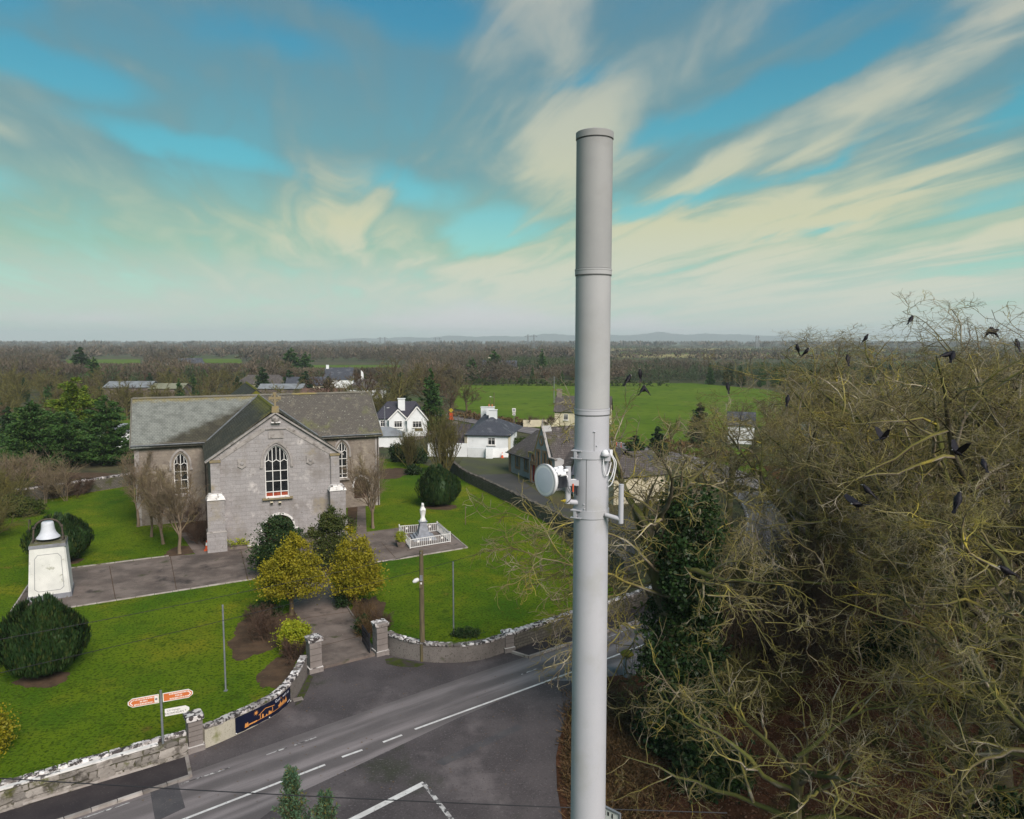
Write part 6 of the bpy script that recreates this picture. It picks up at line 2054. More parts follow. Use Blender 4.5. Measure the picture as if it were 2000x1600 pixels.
# GPS dome on the upper clamp and its loop of cable
gps = MB().lathe([(0.060, 0.0), (0.064, 0.02), (0.052, 0.05), (0.030, 0.075), (0.0, 0.082)], 20, (0.20, -0.30, 15.075)).build('dome_antenna', m_radio_white, mast, smooth=True)
MB().lathe([(0.075, -0.022), (0.075, 0.0), (0.0, 0.0)], 16, (0.20, -0.30, 15.073)).build('dome_plate', m_mast, gps)
MB().box((0.24, -0.24, 15.02), (0.10, 0.14, 0.12)).build('dome_bracket', m_mast, gps)
MB().box((0.315, -0.18, 15.07), (0.05, 0.05, 0.13)).build('cable_clip', m_radio_white, gps)
for k, (dx_, dz_) in enumerate(((0.02, 0.46), (0.05, 0.56), (-0.05, 0.34))):
    pts = [(0.30 + dx_ * 0.6, -0.22, 15.05), (0.345 + dx_, -0.22, 14.93), (0.34 + dx_, -0.21, 14.80), (0.31 + dx_ * 0.5, -0.22, 15.05 - dz_ + 0.08), (0.27, -0.20, 15.05 - dz_)]
    if k == 2:
        pts = [(0.17, -0.285, 15.02), (0.175, -0.30, 14.88), (0.20, -0.29, 14.75), (0.24, -0.25, 14.70), (0.28, -0.20, 14.76), (0.32, -0.18, 14.92)]
    MB().tube(smooth_path(pts, 5), 0.010, 6).build('feeder_cable', m_radio_white, mast, smooth=True)
# side arm on the right
arm = MB().tube([(0.22, -0.26, 14.02), (0.36, -0.33, 13.99), (0.47, -0.37, 13.965)], 0.040, 14).build('side_arm', m_mast, mast, smooth=True)
MB().tube([(0.47, -0.37, 13.90), (0.47, -0.37, 14.56)], 0.044, 18).build('arm_upright', m_mast, arm, smooth=True)
MB().lathe([(0.045, 0.0), (0.045, 0.012), (0.0, 0.018)], 18, (0.47, -0.37, 14.56)).build('end_cap', m_mast, arm, smooth=True)
# side arm on the left with the dish
larm = MB().tube([(-0.20, -0.12, 14.20), (-0.36, -0.16, 14.22), (-0.42, -0.17, 14.24)], 0.045, 14).build('side_arm', m_mast, mast, smooth=True)
MB().tube([(-0.42, -0.17, 14.20), (-0.42, -0.17, 14.83)], 0.050, 18).build('arm_upright', m_mast, larm, smooth=True)
MB().lathe([(0.051, 0.0), (0.051, 0.014), (0.0, 0.02)], 18, (-0.42, -0.17, 14.83)).build('end_cap', m_mast, larm, smooth=True)
MB().box((-0.36, -0.17, 14.56), (0.24, 0.10, 0.09), 0.1).build('pipe_clamp', m_mast, larm)
MB().box((-0.34, -0.12, 14.60), (0.32, 0.03, 0.03), 0.1).build('clamp_rod', m_radio_white, larm)
MB().tube([(-0.44, -0.22, 14.22), (-0.40, -0.235, 14.25), (-0.37, -0.19, 14.28)], 0.007, 6).build('cable_tie', m_black_iron, larm)
for k in range(2):
    MB().tube(smooth_path([(-0.44, -0.20, 14.25 + 0.02 * k), (-0.50, -0.21, 14.25 + 0.015 * k), (-0.54 + 0.03 * k, -0.20, 14.25), (-0.46, -0.18, 14.22)], 5), 0.006, 5).build('yellow_tail', m_yellow, larm)
# microwave dish
D = Vector((0.554, 12.380, 14.653)) - Vector((MX, MY, 0))
nrm = Vector((-0.80, -0.60, 0.0))
dish = empty('microwave_dish', tuple(Vector((MX, MY, 0)) + D), 0, 'round white microwave dish bracketed to the left of the mast', 'antenna')
MB().lathe([(0.0, 0.012), (0.15, 0.010), (0.258, 0.0), (0.262, -0.004)], 48, axis=nrm).build('radome', m_radome, dish, smooth=True)
MB().lathe([(0.262, 0.004), (0.272, 0.0), (0.276, -0.02), (0.270, -0.055), (0.235, -0.10), (0.165, -0.145), (0.10, -0.165), (0.0, -0.17)], 48, axis=nrm).build('reflector_shell', m_radio_white, dish, smooth=True)
MB().lathe([(0.258, -0.002), (0.258, 0.008), (0.277, 0.004), (0.278, -0.012)], 48, axis=nrm).build('rim', m_mast, dish, smooth=True)
bk = -nrm
side = Vector((-bk.y, bk.x, 0))
ang = math.atan2(bk.y, bk.x)
for k, (o, s_, zz, m_) in enumerate(((0.30, (0.20, 0.20, 0.22), -0.04, m_fin), (0.25, (0.14, 0.16, 0.16), 0.09, m_radio_white), (0.36, (0.12, 0.14, 0.13), 0.08, m_radio_white), (0.22, (0.10, 0.10, 0.10), 0.02, m_radio_white))):
    p = bk * o
    MB().box((p.x, p.y, zz), s_, ang, taper=0.92).build('radio_unit' if k == 0 else 'radio_casing', m_, dish)
p = bk * 0.30
for k in range(7):
    q_ = bk * (0.22 + 0.028 * k) - side * 0.0
    MB().box((q_.x, q_.y, -0.05), (0.008, 0.235, 0.20), ang).build('cooling_fin', m_fin, dish)
for (o, sd, zz, r, L) in ((0.24, -0.09, 0.10, 0.035, 0.10), (0.32, -0.09, 0.08, 0.040, 0.12), (0.40, -0.08, 0.13, 0.030, 0.09), (0.27, 0.04, 0.16, 0.03, 0.08), (0.36, 0.02, 0.17, 0.035, 0.10), (0.42, -0.05, 0.02, 0.035, 0.10), (0.44, -0.06, -0.09, 0.028, 0.08)):
    c = bk * o + side * sd
    MB().lathe([(r * 0.9, -L / 2), (r, -L / 2 + 0.01), (r, L / 2 - 0.012), (r * 0.7, L / 2)], 14, (c.x, c.y, zz), axis=bk).build('mount_clamp', m_radio_white, dish, smooth=True)
for zz in (-0.11, 0.0):
    c = bk * 0.46
    MB().box((c.x, c.y, zz), (0.16, 0.05, 0.05), ang).build('mount_arm', m_radio_white, dish)
c = bk * 0.42 - side * 0.10
MB().tube([(c.x, c.y, -0.02), (c.x + 0.02, c.y - 0.02, -0.16), (c.x + 0.06, c.y, -0.24)], 0.012, 6).build('jumper_cable', m_galv, dish)
for k, m_ in enumerate((m_orange, m_black_iron, m_black_iron)):
    MB().box((c.x + 0.10 + 0.03 * k, c.y + 0.02, -0.17 - 0.03 * k), (0.022, 0.022, 0.14)).build('connector', m_, dish)

# ================================================================ houses
def win_set(parent, x, z, w, h, y, cols=2, sill=True, frame=m_white, name='window', glass=m_glass):
    """casement in a wall facing -y"""
    o = MB().frame_y(rect(x - w / 2, x + w / 2, z - h / 2, z + h / 2), rect(x - w / 2 + 0.07, x + w / 2 - 0.07, z - h / 2 + 0.07, z + h / 2 - 0.07), y - 0.03, y + 0.06).build(name, frame, parent)
    cw = (w - 0.14) / cols
    for k in range(cols):
        MB().box((x - w / 2 + 0.07 + cw * (k + 0.5), y + 0.012, z), (cw - 0.05, 0.015, h - 0.16)).build('pane', glass, o)
    for k in range(1, cols):
        MB().box((x - w / 2 + 0.07 + cw * k, y + 0.008, z), (0.05, 0.05, h - 0.14)).build('mullion', frame, o)
    MB().box((x, y + 0.004, z + h * 0.2), (w - 0.14, 0.045, 0.05)).build('transom', frame, o)
    if sill:
        MB().box((x, y - 0.08, z - h / 2 - 0.05), (w + 0.2, 0.18, 0.09)).build('sill', frame, o)
    return o


def gable_house(name, loc, rz, L, D, ez, rzh, wall, roof, label, cat='house', group=None, chim=(), wins=(), ends=(), verge=0.25, gable_mat=None, hip=False, base=-0.1):
    """long side faces -y (x from 0 to L), ridge along x"""
    e = empty(name, (*loc, 0), rz, label, cat, group)
    MB().block(0, L, 0, D, base, ez).build('wall', wall, e)
    if not hip:
        for x0, x1 in ((0.0, 0.25), (L - 0.25, L)):
            mb = MB()
            pr = [(0.02, ez), (D / 2, rzh - 0.12), (D - 0.02, ez)]
            mb.add([(x0, p[0], p[1]) for p in pr] + [(x1, p[0], p[1]) for p in pr], [(0, 2, 1), (3, 4, 5), (0, 1, 4, 3), (1, 2, 5, 4), (2, 0, 3, 5)])
            mb.build('gable', gable_mat or wall, e)
    o = 0.3
    k = (rzh - ez) / (D / 2)
    zo = ez - o * k
    if hip:
        hx = D / 2
        roof_plane(e, 'roof', [(-o, -o, zo), (L + o, -o, zo), (L - hx, D / 2, rzh), (hx, D / 2, rzh)], roof)
        roof_plane(e, 'roof', [(L + o, D + o, zo), (-o, D + o, zo), (hx, D / 2, rzh), (L - hx, D / 2, rzh)], roof)
        _tri(e, 'roof', [(L + o, -o, zo), (L + o, D + o, zo), (L - hx, D / 2, rzh)], roof)
        _tri(e, 'roof', [(-o, D + o, zo), (-o, -o, zo), (hx, D / 2, rzh)], roof)
    else:
        roof_plane(e, 'roof', [(-verge, -o, zo), (L + verge, -o, zo), (L + verge, D / 2, rzh), (-verge, D / 2, rzh)], roof)
        roof_plane(e, 'roof', [(L + verge, D + o, zo), (-verge, D + o, zo), (-verge, D / 2, rzh), (L + verge, D / 2, rzh)], roof)
    for (cx, cy, w, d, z0, z1, m_, pots) in chim:
        c_ = MB().box((cx, cy, (z0 + z1) / 2), (w, d, z1 - z0)).box((cx, cy, z1 + 0.05), (w + 0.12, d + 0.12, 0.10)).build('chimney', m_, e)
        for j in range(pots):
            MB().lathe([(0.10, 0), (0.12, 0.05), (0.09, 0.32), (0.11, 0.36)], 10, (cx + (j - (pots - 1) / 2) * 0.34, cy, z1 + 0.10)).build('chimney_pot', m_terracotta, c_)
    for (x, z, w, h, cols) in wins:
        win_set(e, x, z, w, h, -0.02, cols)
    return e


# --- old school: long body, steep entrance gable with brick dressings
sc0 = Vector((-0.30, 96.2, 0))
sd = Vector((0.44, -0.898, 0))
rzs = math.atan2(sd.y, sd.x)
# local x runs along the long wall towards the camera, the wall faces local -y
sch = empty('old_school', tuple(sc0), rzs, 'old lime rendered school with buff brick window trim and red door', 'school')
SL, SD_, SE, SR = 21.0, 7.2, 2.75, 5.35
holes = [rect(1.9, 2.8, 0.95, 2.35), rect(4.4, 5.3, 0.95, 2.35)]
holed_wall([(0, -0.1), (0, SE), (7.2, SE), (7.2, -0.1)], holes, 0.0, 0.5, 'long_wall', m_school_wall, sch)
MB().block(0, 0.5, 0.52, SD_, -0.1, SE - 0.01).build('end_wall', m_school_wall, sch)
MB().block(0.52, SL, SD_ - 0.5, SD_, -0.1, SE - 0.02).build('rear_wall', m_school_wall, sch)
MB().block(13.6, SL, 0.0, 0.5, -0.1, SE).build('long_wall', m_school_wall, sch)
for x in (2.35, 4.85):
    w_ = MB().frame_y(rect(x - 0.72, x + 0.72, 0.62, 2.55), rect(x - 0.46, x + 0.46, 0.95, 2.35), -0.06, 0.04).build('window', m_brick, sch)
    for k in (-1, 1):
        MB().box((x + k * 0.23, 0.22, 1.65), (0.40, 0.02, 1.36)).build('pane', m_brick if False else mat('boarded_pane' + str(x) + str(k), (0.30, 0.21, 0.13), (0.22, 0.16, 0.10), scale=3.0), w_)
    MB().box((x, 0.17, 1.65), (0.06, 0.08, 1.4)).build('mullion', m_cream, w_)
MB().box((0.12, -0.02, 1.3), (0.5, 0.14, 2.8)).build('corner_quoin', m_brick, sch)
# entrance gable
gx0, gx1, gap_ = 7.2, 13.6, 7.05
gxc = (gx0 + gx1) / 2
gout = [(gx0, -0.1), (gx0, 3.4), (gx0 + 1.4, 3.55), (gxc, gap_), (gx1 - 1.4, 3.55), (gx1, 3.4), (gx1, -0.1)]
gholes = [rect(gxc - 1.05, gxc - 0.5, 2.2, 3.9), rect(gxc + 0.5, gxc + 1.05, 2.2, 3.9), rect(gx0 + 0.65, gx0 + 1.65, 0.0, 2.15), [(gx0 + 1.15 + 0.32 * math.cos(t), 2.95 + 0.42 * math.sin(t)) for t in [2 * math.pi * k / 14 for k in range(14)]], [(gx1 - 1.15 + 0.32 * math.cos(t), 2.95 + 0.42 * math.sin(t)) for t in [2 * math.pi * k / 14 for k in range(14)]]]
holed_wall(gout, gholes, -0.9, 0.3, 'entrance_gable', m_school_wall, sch)
for (cx, cz) in ((gx0 + 1.15, 2.95), (gx1 - 1.15, 2.95), (gxc, 5.3)):
    ro_ = [(cx + 0.52 * math.cos(t), cz + 0.64 * math.sin(t)) for t in [2 * math.pi * k / 18 for k in range(18)]]
    ri_ = [(cx + 0.30 * math.cos(t), cz + 0.40 * math.sin(t)) for t in [2 * math.pi * k / 18 for k in range(18)]]
    rd_ = MB().frame_y(ro_, ri_, -0.97, -0.86).build('round_window', m_brick, sch)
    MB().prism_y(ri_[::-1], -0.80, -0.78).build('pane', m_cream if cz > 5 else m_brick, rd_)
for x in (gxc - 0.775, gxc + 0.775):
    w_ = MB().frame_y(rect(x - 0.48, x + 0.48, 1.95, 4.2), rect(x - 0.27, x + 0.27, 2.2, 3.9), -0.97, -0.86).build('window', m_brick, sch)
    MB().box((x, -0.70, 3.05), (0.54, 0.02, 1.7)).build('pane', m_glass, w_)
    MB().box((x, -0.74, 3.05), (0.10, 0.05, 1.7)).box((x, -0.742, 3.3), (0.54, 0.05, 0.10)).build('mullion', m_cream, w_)
dw = MB().box((gx0 + 1.15, -0.70, 1.06), (0.98, 0.06, 2.12)).build('door', m_red_paint, sch)
MB().box((gx0 + 1.15, -0.74, 1.06), (0.04, 0.03, 2.1)).build('meeting_stile', m_red_paint, dw)
MB().frame_y(rect(gx0 + 0.38, gx0 + 1.92, -0.05, 2.5), rect(gx0 + 0.65, gx0 + 1.65, -0.06, 2.15), -0.97, -0.86).build('door_surround', m_brick, sch)
mb = MB()
for (a, b) in (((gx0 + 1.3, 3.5), (gxc, gap_ + 0.05)), ((gx1 - 1.3, 3.5), (gxc, gap_ + 0.05))):
    m2 = MB()
    bar_between(m2, a, b, 0.12, (-0.98, -0.78))
    m2.build('gable_coping', m_yellow_lichen if a[0] < gxc else m_ashlar_trim, sch)
for (x0, x1) in ((gx0 - 0.1, gx0 + 1.45), (gx1 - 1.45, gx1 + 0.1)):
    MB().box(((x0 + x1) / 2, -0.8, 3.52), (x1 - x0, 0.4, 0.14)).build('kneeler', m_yellow_lichen if x0 < gxc else m_ashlar_trim, sch)
MB().box((gx0 - 0.05, -0.8, 3.2), (0.16, 0.4, 0.6)).build('kneeler', m_yellow_lichen, sch)
MB().lathe([(0.10, 0), (0.13, 0.15), (0.06, 0.3), (0.10, 0.5), (0.0, 0.85)], 8, (gxc, -0.8, gap_)).build('finial', m_ashlar_trim, sch)
gs = (gap_ - 3.55) / (gxc - gx0 - 1.4)
roof_plane(sch, 'gable_roof', [(gx0 + 0.6, 3.6, 3.0), (gx0 + 0.6, -0.6, 3.0), (gxc, -0.6, gap_ - 0.15), (gxc, 3.6, gap_ - 0.15)], m_slate_old)
roof_plane(sch, 'gable_roof', [(gx1 - 0.6, -0.6, 3.0), (gx1 - 0.6, 3.6, 3.0), (gxc, 3.6, gap_ - 0.15), (gxc, -0.6, gap_ - 0.15)], m_slate_old)
kk = (SR - SE) / 3.6
roof_plane(sch, 'roof', [(-0.35, -0.4, SE - 0.4 * kk), (SL, -0.4, SE - 0.4 * kk), (SL, 3.6, SR), (0.9, 3.6, SR)], m_slate_old)
roof_plane(sch, 'roof', [(SL, SD_ + 0.4, SE - 0.4 * kk), (-0.35, SD_ + 0.4, SE - 0.4 * kk), (0.9, 3.6, SR), (SL, 3.6, SR)], m_slate_old)
_tri(sch, 'roof', [(-0.35, SD_ + 0.4, SE - 0.4 * kk), (-0.35, -0.4, SE - 0.4 * kk), (0.9, 3.6, SR)], m_slate_old)
c_ = MB().box((9.5, 5.4, 5.0), (1.3, 0.9, 2.6)).box((9.5, 5.4, 6.35), (1.45, 1.05, 0.14)).build('chimney', m_rubble, sch)
MB().tube([(-0.4, -0.42, SE - 0.3), (7.0, -0.42, SE - 0.3)], 0.06, 6).build('gutter', m_black_iron, sch)
# slated annex to the right of the gable
an = gable_house('school_annex', (6.75, 80.5), R(-20), 8.0, 5.2, 2.6, 4.6, m_cream, m_slate_blue, 'cream school annex with blue slate roof behind the dish and mast', 'building')
ob_ = gable_house('outbuilding', (10.6, 76.2), R(24), 6.4, 5.2, 3.0, 5.0, m_cream, m_slate_old, 'cream walled outbuilding behind the bare branches right of the mast', 'building')
# --- cottage across the road
gable_house('roadside_cottage', (8.6, 149.0), R(-12), 11.0, 6.2, 3.0, 5.8, m_cream, m_slate_old, 'weathered roadside cottage with stone chimney at the field edge', 'house', chim=((0.5, 3.1, 1.0, 0.9, 4.6, 7.0, m_rubble, 0),), wins=((2.3, 1.7, 0.9, 1.2, 2), (7.0, 1.7, 0.9, 1.2, 2)))
cw = wall_path('cottage_wall', [(0, 0), (7.2, 0.8)], 1.3, 0.4, m_cream)
cw.location = (2.2, 146.5, 0)
tag(cw, 'low cream garden wall beside the roadside cottage', 'wall')

# --- white house with hipped slate roof and chimneys
wh_ = empty('white_house', (-6.9, 110.4, 0), R(-9), 'white rendered house with hipped slate roof and white chimneys', 'house')
MB().block(0, 6.6, 0, 7.4, -0.1, 3.15).build('wall', m_house_white, wh_)
for x in (0.0, 6.6):
    MB().box((x, 0.0, 1.55), (0.36, 0.12, 3.2)).build('corner_quoin', m_cream, wh_)
roof_plane(wh_, 'roof', [(-0.3, -0.3, 3.0), (6.9, -0.3, 3.0), (3.5, 3.6, 5.3), (3.1, 3.6, 5.3)], m_slate_blue)
_tri(wh_, 'roof', [(6.9, -0.3, 3.0), (6.9, 12.0, 3.0), (3.5, 3.6, 5.3)], m_slate_blue)
roof_plane(wh_, 'roof', [(6.9, 12.0, 3.0), (-0.3, 12.0, 3.0), (1.0, 9.0, 5.3), (3.5, 3.6, 5.3)], m_slate_blue)
roof_plane(wh_, 'roof', [(-0.3, 12.0, 3.0), (-0.3, -0.3, 3.0), (3.1, 3.6, 5.3), (1.0, 9.0, 5.3)], m_slate_blue)
m_slate_purple = brick_mat('purple_slate', (0.075, 0.062, 0.072), (0.058, 0.048, 0.056), (0.028, 0.024, 0.028), 0.3, 0.25, msize=0.02, bump=0.8, vertical=False, layers=[((0.10, 0.085, 0.085), 0.8, 0.52, 0.68)])
roof_plane(wh_, 'lean_to_roof', [(-5.2, -0.5, 1.55), (-0.25, -0.5, 1.55), (-0.25, 5.2, 4.0), (-4.4, 5.2, 4.0)], m_slate_purple)
MB().block(-5.0, 0.0, 0.0, 5.0, -0.1, 1.7).build('lean_to_wall', m_house_white, wh_)
for (x, y, w_, zt_, pots) in ((1.0, 9.0, 0.9, 6.3, 0), (2.4, 7.2, 1.2, 6.5, 2), (3.4, 4.0, 1.2, 6.35, 0)):
    c_ = MB().box((x, y, (4.6 + zt_) / 2), (w_, 0.7, zt_ - 4.6)).box((x, y, zt_ + 0.05), (w_ + 0.14, 0.84, 0.1)).build('chimney', m_house_white, wh_)
    for j in range(pots):
        MB().lathe([(0.11, 0), (0.13, 0.05), (0.10, 0.36), (0.12, 0.4)], 10, (x + (j - 0.5) * 0.5, y, zt_ + 0.1)).build('chimney_pot', m_terracotta, c_)
win_set(wh_, 3.9, 2.05, 1.15, 1.1, -0.02, 2)
MB().tube([(-0.2, -0.36, 2.95), (6.8, -0.36, 2.95)], 0.06, 6).build('gutter', m_black_iron, wh_)
MB().tube([(0.05, -0.12, 0.0), (0.05, -0.12, 2.9)], 0.045, 6).build('downpipe', m_black_iron, wh_)
yw = empty('yard_wall', (-12.5, 108.5, 0), 0, 'white rendered yard wall stepping out from the white house', 'wall')
wall_path('wall_run', [(0, 0.6), (5.9, 0.0)], 1.9, 0.3, m_house_white, parent=yw)
wall_path('wall_run', [(6.0, 0.0), (9.3, -1.2), (11.9, -0.4)], 1.35, 0.28, m_house_white, parent=yw)
MB().box((9.2, -1.4, 0.65), (1.0, 1.0, 1.6)).build('wall_pier', m_house_white, yw)
hd = empty('clipped_hedge', (0.2, 113.5, 0), R(8), 'clipped green hedge between white house and old school', 'hedge')
leaf_cloud(hd, 'foliage', [(x, 0.5 * math.sin(x), 1.0, 1.1, 0.9, 1.0) for x in (0.3, 1.6, 2.9, 4.2, 5.5, 6.8)], 5000, 0.13, m_hedge, 71, clumps=160, spread=0.12)

# --- bungalow with two front gables
bg_ = empty('bungalow', (-25.3, 136.0, 0), R(8), 'white bungalow with dark tiled roof and two front gables', 'house')
MB().block(0, 9.2, 2.0, 9.5, -0.1, 2.7).build('wall', m_house_white, bg_)
roof_plane(bg_, 'roof', [(-0.4, 1.6, 2.5), (9.6, 1.6, 2.5), (7.6, 5.8, 5.4), (2.2, 5.8, 5.4)], m_tile_blue)
_tri(bg_, 'roof', [(-0.4, 9.9, 2.5), (-0.4, 1.6, 2.5), (2.2, 5.8, 5.4)], m_tile_blue)
_tri(bg_, 'roof', [(9.6, 1.6, 2.5), (9.6, 9.9, 2.5), (7.6, 5.8, 5.4)], m_tile_blue)
roof_plane(bg_, 'roof', [(9.6, 9.9, 2.5), (-0.4, 9.9, 2.5), (2.2, 5.8, 5.4), (7.6, 5.8, 5.4)], m_tile_blue)
for (x0, x1, y0, zr, wn) in ((2.6, 5.9, 0.6, 4.3, 1.5), (5.9, 9.6, -0.2, 4.9, 1.7)):
    xm = (x0 + x1) / 2
    MB().prism_y([(x0, -0.1), (x0, 2.7), (xm, zr), (x1, 2.7), (x1, -0.1)][::-1], y0, 3.0).build('front_gable', m_house_white, bg_)
    k_ = (zr - 2.7) / (xm - x0)
    roof_plane(bg_, 'gable_roof', [(x0 - 0.25, 5.0, 2.7 - 0.25 * k_), (x0 - 0.25, y0 - 0.25, 2.7 - 0.25 * k_), (xm, y0 - 0.25, zr + 0.06), (xm, 5.0, zr + 0.06)], m_tile_blue)
    roof_plane(bg_, 'gable_roof', [(x1 + 0.25, y0 - 0.25, 2.7 - 0.25 * k_), (x1 + 0.25, 5.0, 2.7 - 0.25 * k_), (xm, 5.0, zr + 0.06), (xm, y0 - 0.25, zr + 0.06)], m_tile_blue)
    for (a, b) in (((x0 - 0.25, 2.55 - 0.25 * k_), (xm, zr - 0.05)), ((x1 + 0.25, 2.55 - 0.25 * k_), (xm, zr - 0.05))):
        m2 = MB()
        bar_between(m2, a, b, 0.20, (y0 - 0.30, y0 - 0.24))
        m2.build('barge_board', m_white, bg_)
    win_set(bg_, xm, 1.55, wn, 1.2, y0 - 0.02, 3)
win_set(bg_, 1.4, 1.55, 0.9, 1.2, 1.98, 2)
MB().box((4.9, 3.8, 4.9), (1.3, 0.8, 2.2)).box((4.9, 3.8, 6.05), (1.5, 1.0, 0.14)).build('chimney', m_house_white, bg_)
bn2 = empty('garden_bench', (-17.0, 134.7, 0), R(8), 'brown wooden bench under the bungalow window', 'bench')
MB().box((0, 0, 0.45), (1.5, 0.45, 0.06)).build('seat', m_teak, bn2)
MB().box((0, 0.22, 0.75), (1.5, 0.06, 0.45)).build('backrest', m_teak, bn2)
for s in (-1, 1):
    MB().box((s * 0.65, 0, 0.22), (0.08, 0.45, 0.45)).build('leg', m_teak, bn2)
gw = wall_path('garden_wall', [(-29, 130.5), (-22, 131.0), (-15.5, 132.5)], 0.75, 0.3, m_house_white)
tag(gw, 'low white garden wall in front of the bungalow', 'wall')
sh_ = gable_house('garden_shed', (-24.6, 118.0), R(6), 7.0, 4.4, 1.9, 3.0, m_house_white, m_roof_tin, 'pale grey roofed garden store below the bungalow', 'shed', hip=True)
# --- buildings further off
for (name, p, rz_, L, D_, ez_, rr_, wl, rf, lab, kw) in (
    ('farmhouse', (-62, 246), 0.15, 9, 7, 4.4, 8.0, m_house_white, m_slate_blue, 'white gabled farmhouse beyond the church ridge', dict(chim=((0.6, 3.5, 0.9, 0.8, 6.5, 8.8, m_house_white, 0),))),
    ('farm_building', (-72, 236), 0.1, 13, 6, 3.0, 5.4, m_cream, m_slate_blue, 'long slate roofed building beside the white farmhouse', {}),
    ('hipped_house', (-49, 218), 0.05, 11, 7, 3.0, 5.6, m_house_white, m_slate_old, 'white hipped roof house just above the right church roof', dict(hip=True, chim=((4.5, 3.5, 0.7, 0.7, 4.8, 8.0, m_house_white, 0),))),
    ('farm_shed', (-76, 222), 0.02, 13, 6, 2.8, 4.0, m_conc, m_roof_tin, 'low grey sheeted shed beyond the church cross', {}),
    ('farm_shed', (-60, 210), 0.05, 12, 5, 2.2, 3.4, m_conc, mat('rust_roof', (0.10, 0.06, 0.05), (0.14, 0.07, 0.05), scale=0.5), 'low rust roofed shed next to the hipped house', {}),
    ('long_house', (-92, 246), 0.05, 17, 7, 2.8, 5.6, m_cream, m_slate_old, 'long low house half hidden in evergreens', dict(hip=True)),
    ('white_farmhouse', (-176, 395), 0.7, 12, 7, 4.0, 7.6, m_house_white, m_slate_blue, 'small white farmhouse far off among the bare trees', {}),
    ('farm_shed', (-196, 400), 0.0, 20, 9, 3.6, 5.0, m_house_white, m_roof_tin, 'pale low farm shed beside the far white farmhouse', {}),
    ('metal_shed', (-113, 205), 0.1, 12, 9, 4.2, 5.6, m_conc, m_roof_tin, 'grey metal roofed shed above the left evergreens', {}),
    ('metal_shed', (-101, 206), 0.1, 9, 8, 3.8, 5.0, m_conc, mat('mossy_tin', (0.20, 0.20, 0.14), (0.15, 0.15, 0.10), scale=0.4), 'mossy roofed shed near the grey metal shed', {}),
    ('country_house', (-14, 352), -0.05, 16, 8, 4.6, 7.6, m_cream, m_slate_blue, 'cream country house in trees behind the green field', dict(chim=((3.0, 4.0, 1.0, 0.8, 6.5, 9.0, m_cream, 0),), wins=((2.5, 2.2, 1.2, 1.4, 2), (9, 2.2, 1.2, 1.4, 2), (13.5, 2.2, 1.2, 1.4, 2)))),
    ('white_cottage', (36, 123), -0.3, 4.2, 6, 3.2, 5.0, m_house_white, m_slate_blue, 'white cottage glimpsed through the right hand branches', {}),
    ('white_cottage', (49, 120), -0.1, 5, 7, 3.0, 5.2, m_house_white, m_slate_blue, 'slate roofed house deep behind the right hand trees', {}),
    ('low_school_building', (-66, 117), 0.05, 20, 6, 2.8, 3.6, m_house_white, m_roof_tin, 'low white building behind the left evergreens', {}),
):
    gable_house(name, p, rz_, L, D_, ez_, rr_, wl, rf, lab, 'shed' if 'shed' in name else 'house', **kw)


# --- red car parked behind the evergreens
car = empty('parked_car', (-59.5, 106.5, 0), R(12), 'small red car parked behind the left evergreens', 'car')
body = [(-2.0, 0.35), (-2.0, 0.75), (-1.9, 0.92), (-1.35, 0.98), (-0.75, 1.42), (0.75, 1.44), (1.45, 0.98), (1.95, 0.85), (2.02, 0.5), (2.0, 0.35)]
MB().prism_y(body[::-1], -0.82, 0.82).build('body', m_car_red, car)
MB().prism_y([(-1.25, 0.98), (-0.7, 1.36), (0.7, 1.38), (1.3, 0.98)][::-1], -0.83, 0.83).build('side_windows', m_glass, car)
for x in (-1.25, 1.25):
    for y in (-0.80, 0.80):
        w_ = MB().lathe([(0.31, -0.1), (0.33, -0.06), (0.33, 0.06), (0.31, 0.1)], 18, (x, y, 0.33), axis=(0, 1, 0)).build('wheel', m_tyre, car)
        MB().lathe([(0.18, -0.105), (0.18, 0.105)], 12, (x, y, 0.33), axis=(0, 1, 0)).build('rim', m_galv, w_)
for y in (-0.6, 0.6):
    MB().box((2.0, y, 0.68), (0.08, 0.3, 0.14)).build('headlight', m_white, car)


# --- small roadside things in the distance
def pole_thing(name, p, h, label, cat, r=0.09, m_=m_teak, arms=()):
    e = empty(name, (*p, 0), 0, label, cat)
    MB().tube([(0, 0, -0.1), (0, 0, h)], [r, r * 0.75], 8).build('pole', m_, e)
    for (a, b, rr_, mm, nm) in arms:
        MB().tube([a, b], rr_, 6).build(nm, mm, e)
    return e


pole_thing('street_lamp', (-21.99, 127.57), 5.7, 'pale street lamp in front of the bungalow', 'street lamp', 0.10, m_galv, (((0, 0, 5.2), (0.5, -0.3, 5.5), 0.03, m_galv, 'lamp_arm'), ((0.45, -0.25, 5.46), (0.85, -0.45, 5.52), 0.07, m_white, 'lamp_head')))
pole_thing('telegraph_pole', (-4.00, 164.71), 5.5, 'timber telegraph pole with lamp at the field hedge', 'utility pole', 0.11, m_teak, (((0, 0, 4.4), (-0.7, -0.2, 4.6), 0.03, m_galv, 'lamp_arm'), ((-0.6, -0.2, 4.58), (-0.95, -0.25, 4.6), 0.06, m_white, 'lamp_head')))
pole_thing('telegraph_pole', (11.52, 203.03), 7.2, 'lone pale pole standing in the green field', 'utility pole', 0.12, m_galv)
pole_thing('telegraph_pole', (-5.22, 175.36), 3.4, 'short leaning pole behind the white house chimneys', 'utility pole', 0.10)
e = empty('road_sign', (*(0.41, 147.73), 0), R(-10), 'white speed sign with round plate beside the far road', 'road sign')
MB().tube([(0, 0, -0.1), (0, 0, 3.6)], 0.05, 6).build('post', m_galv, e)
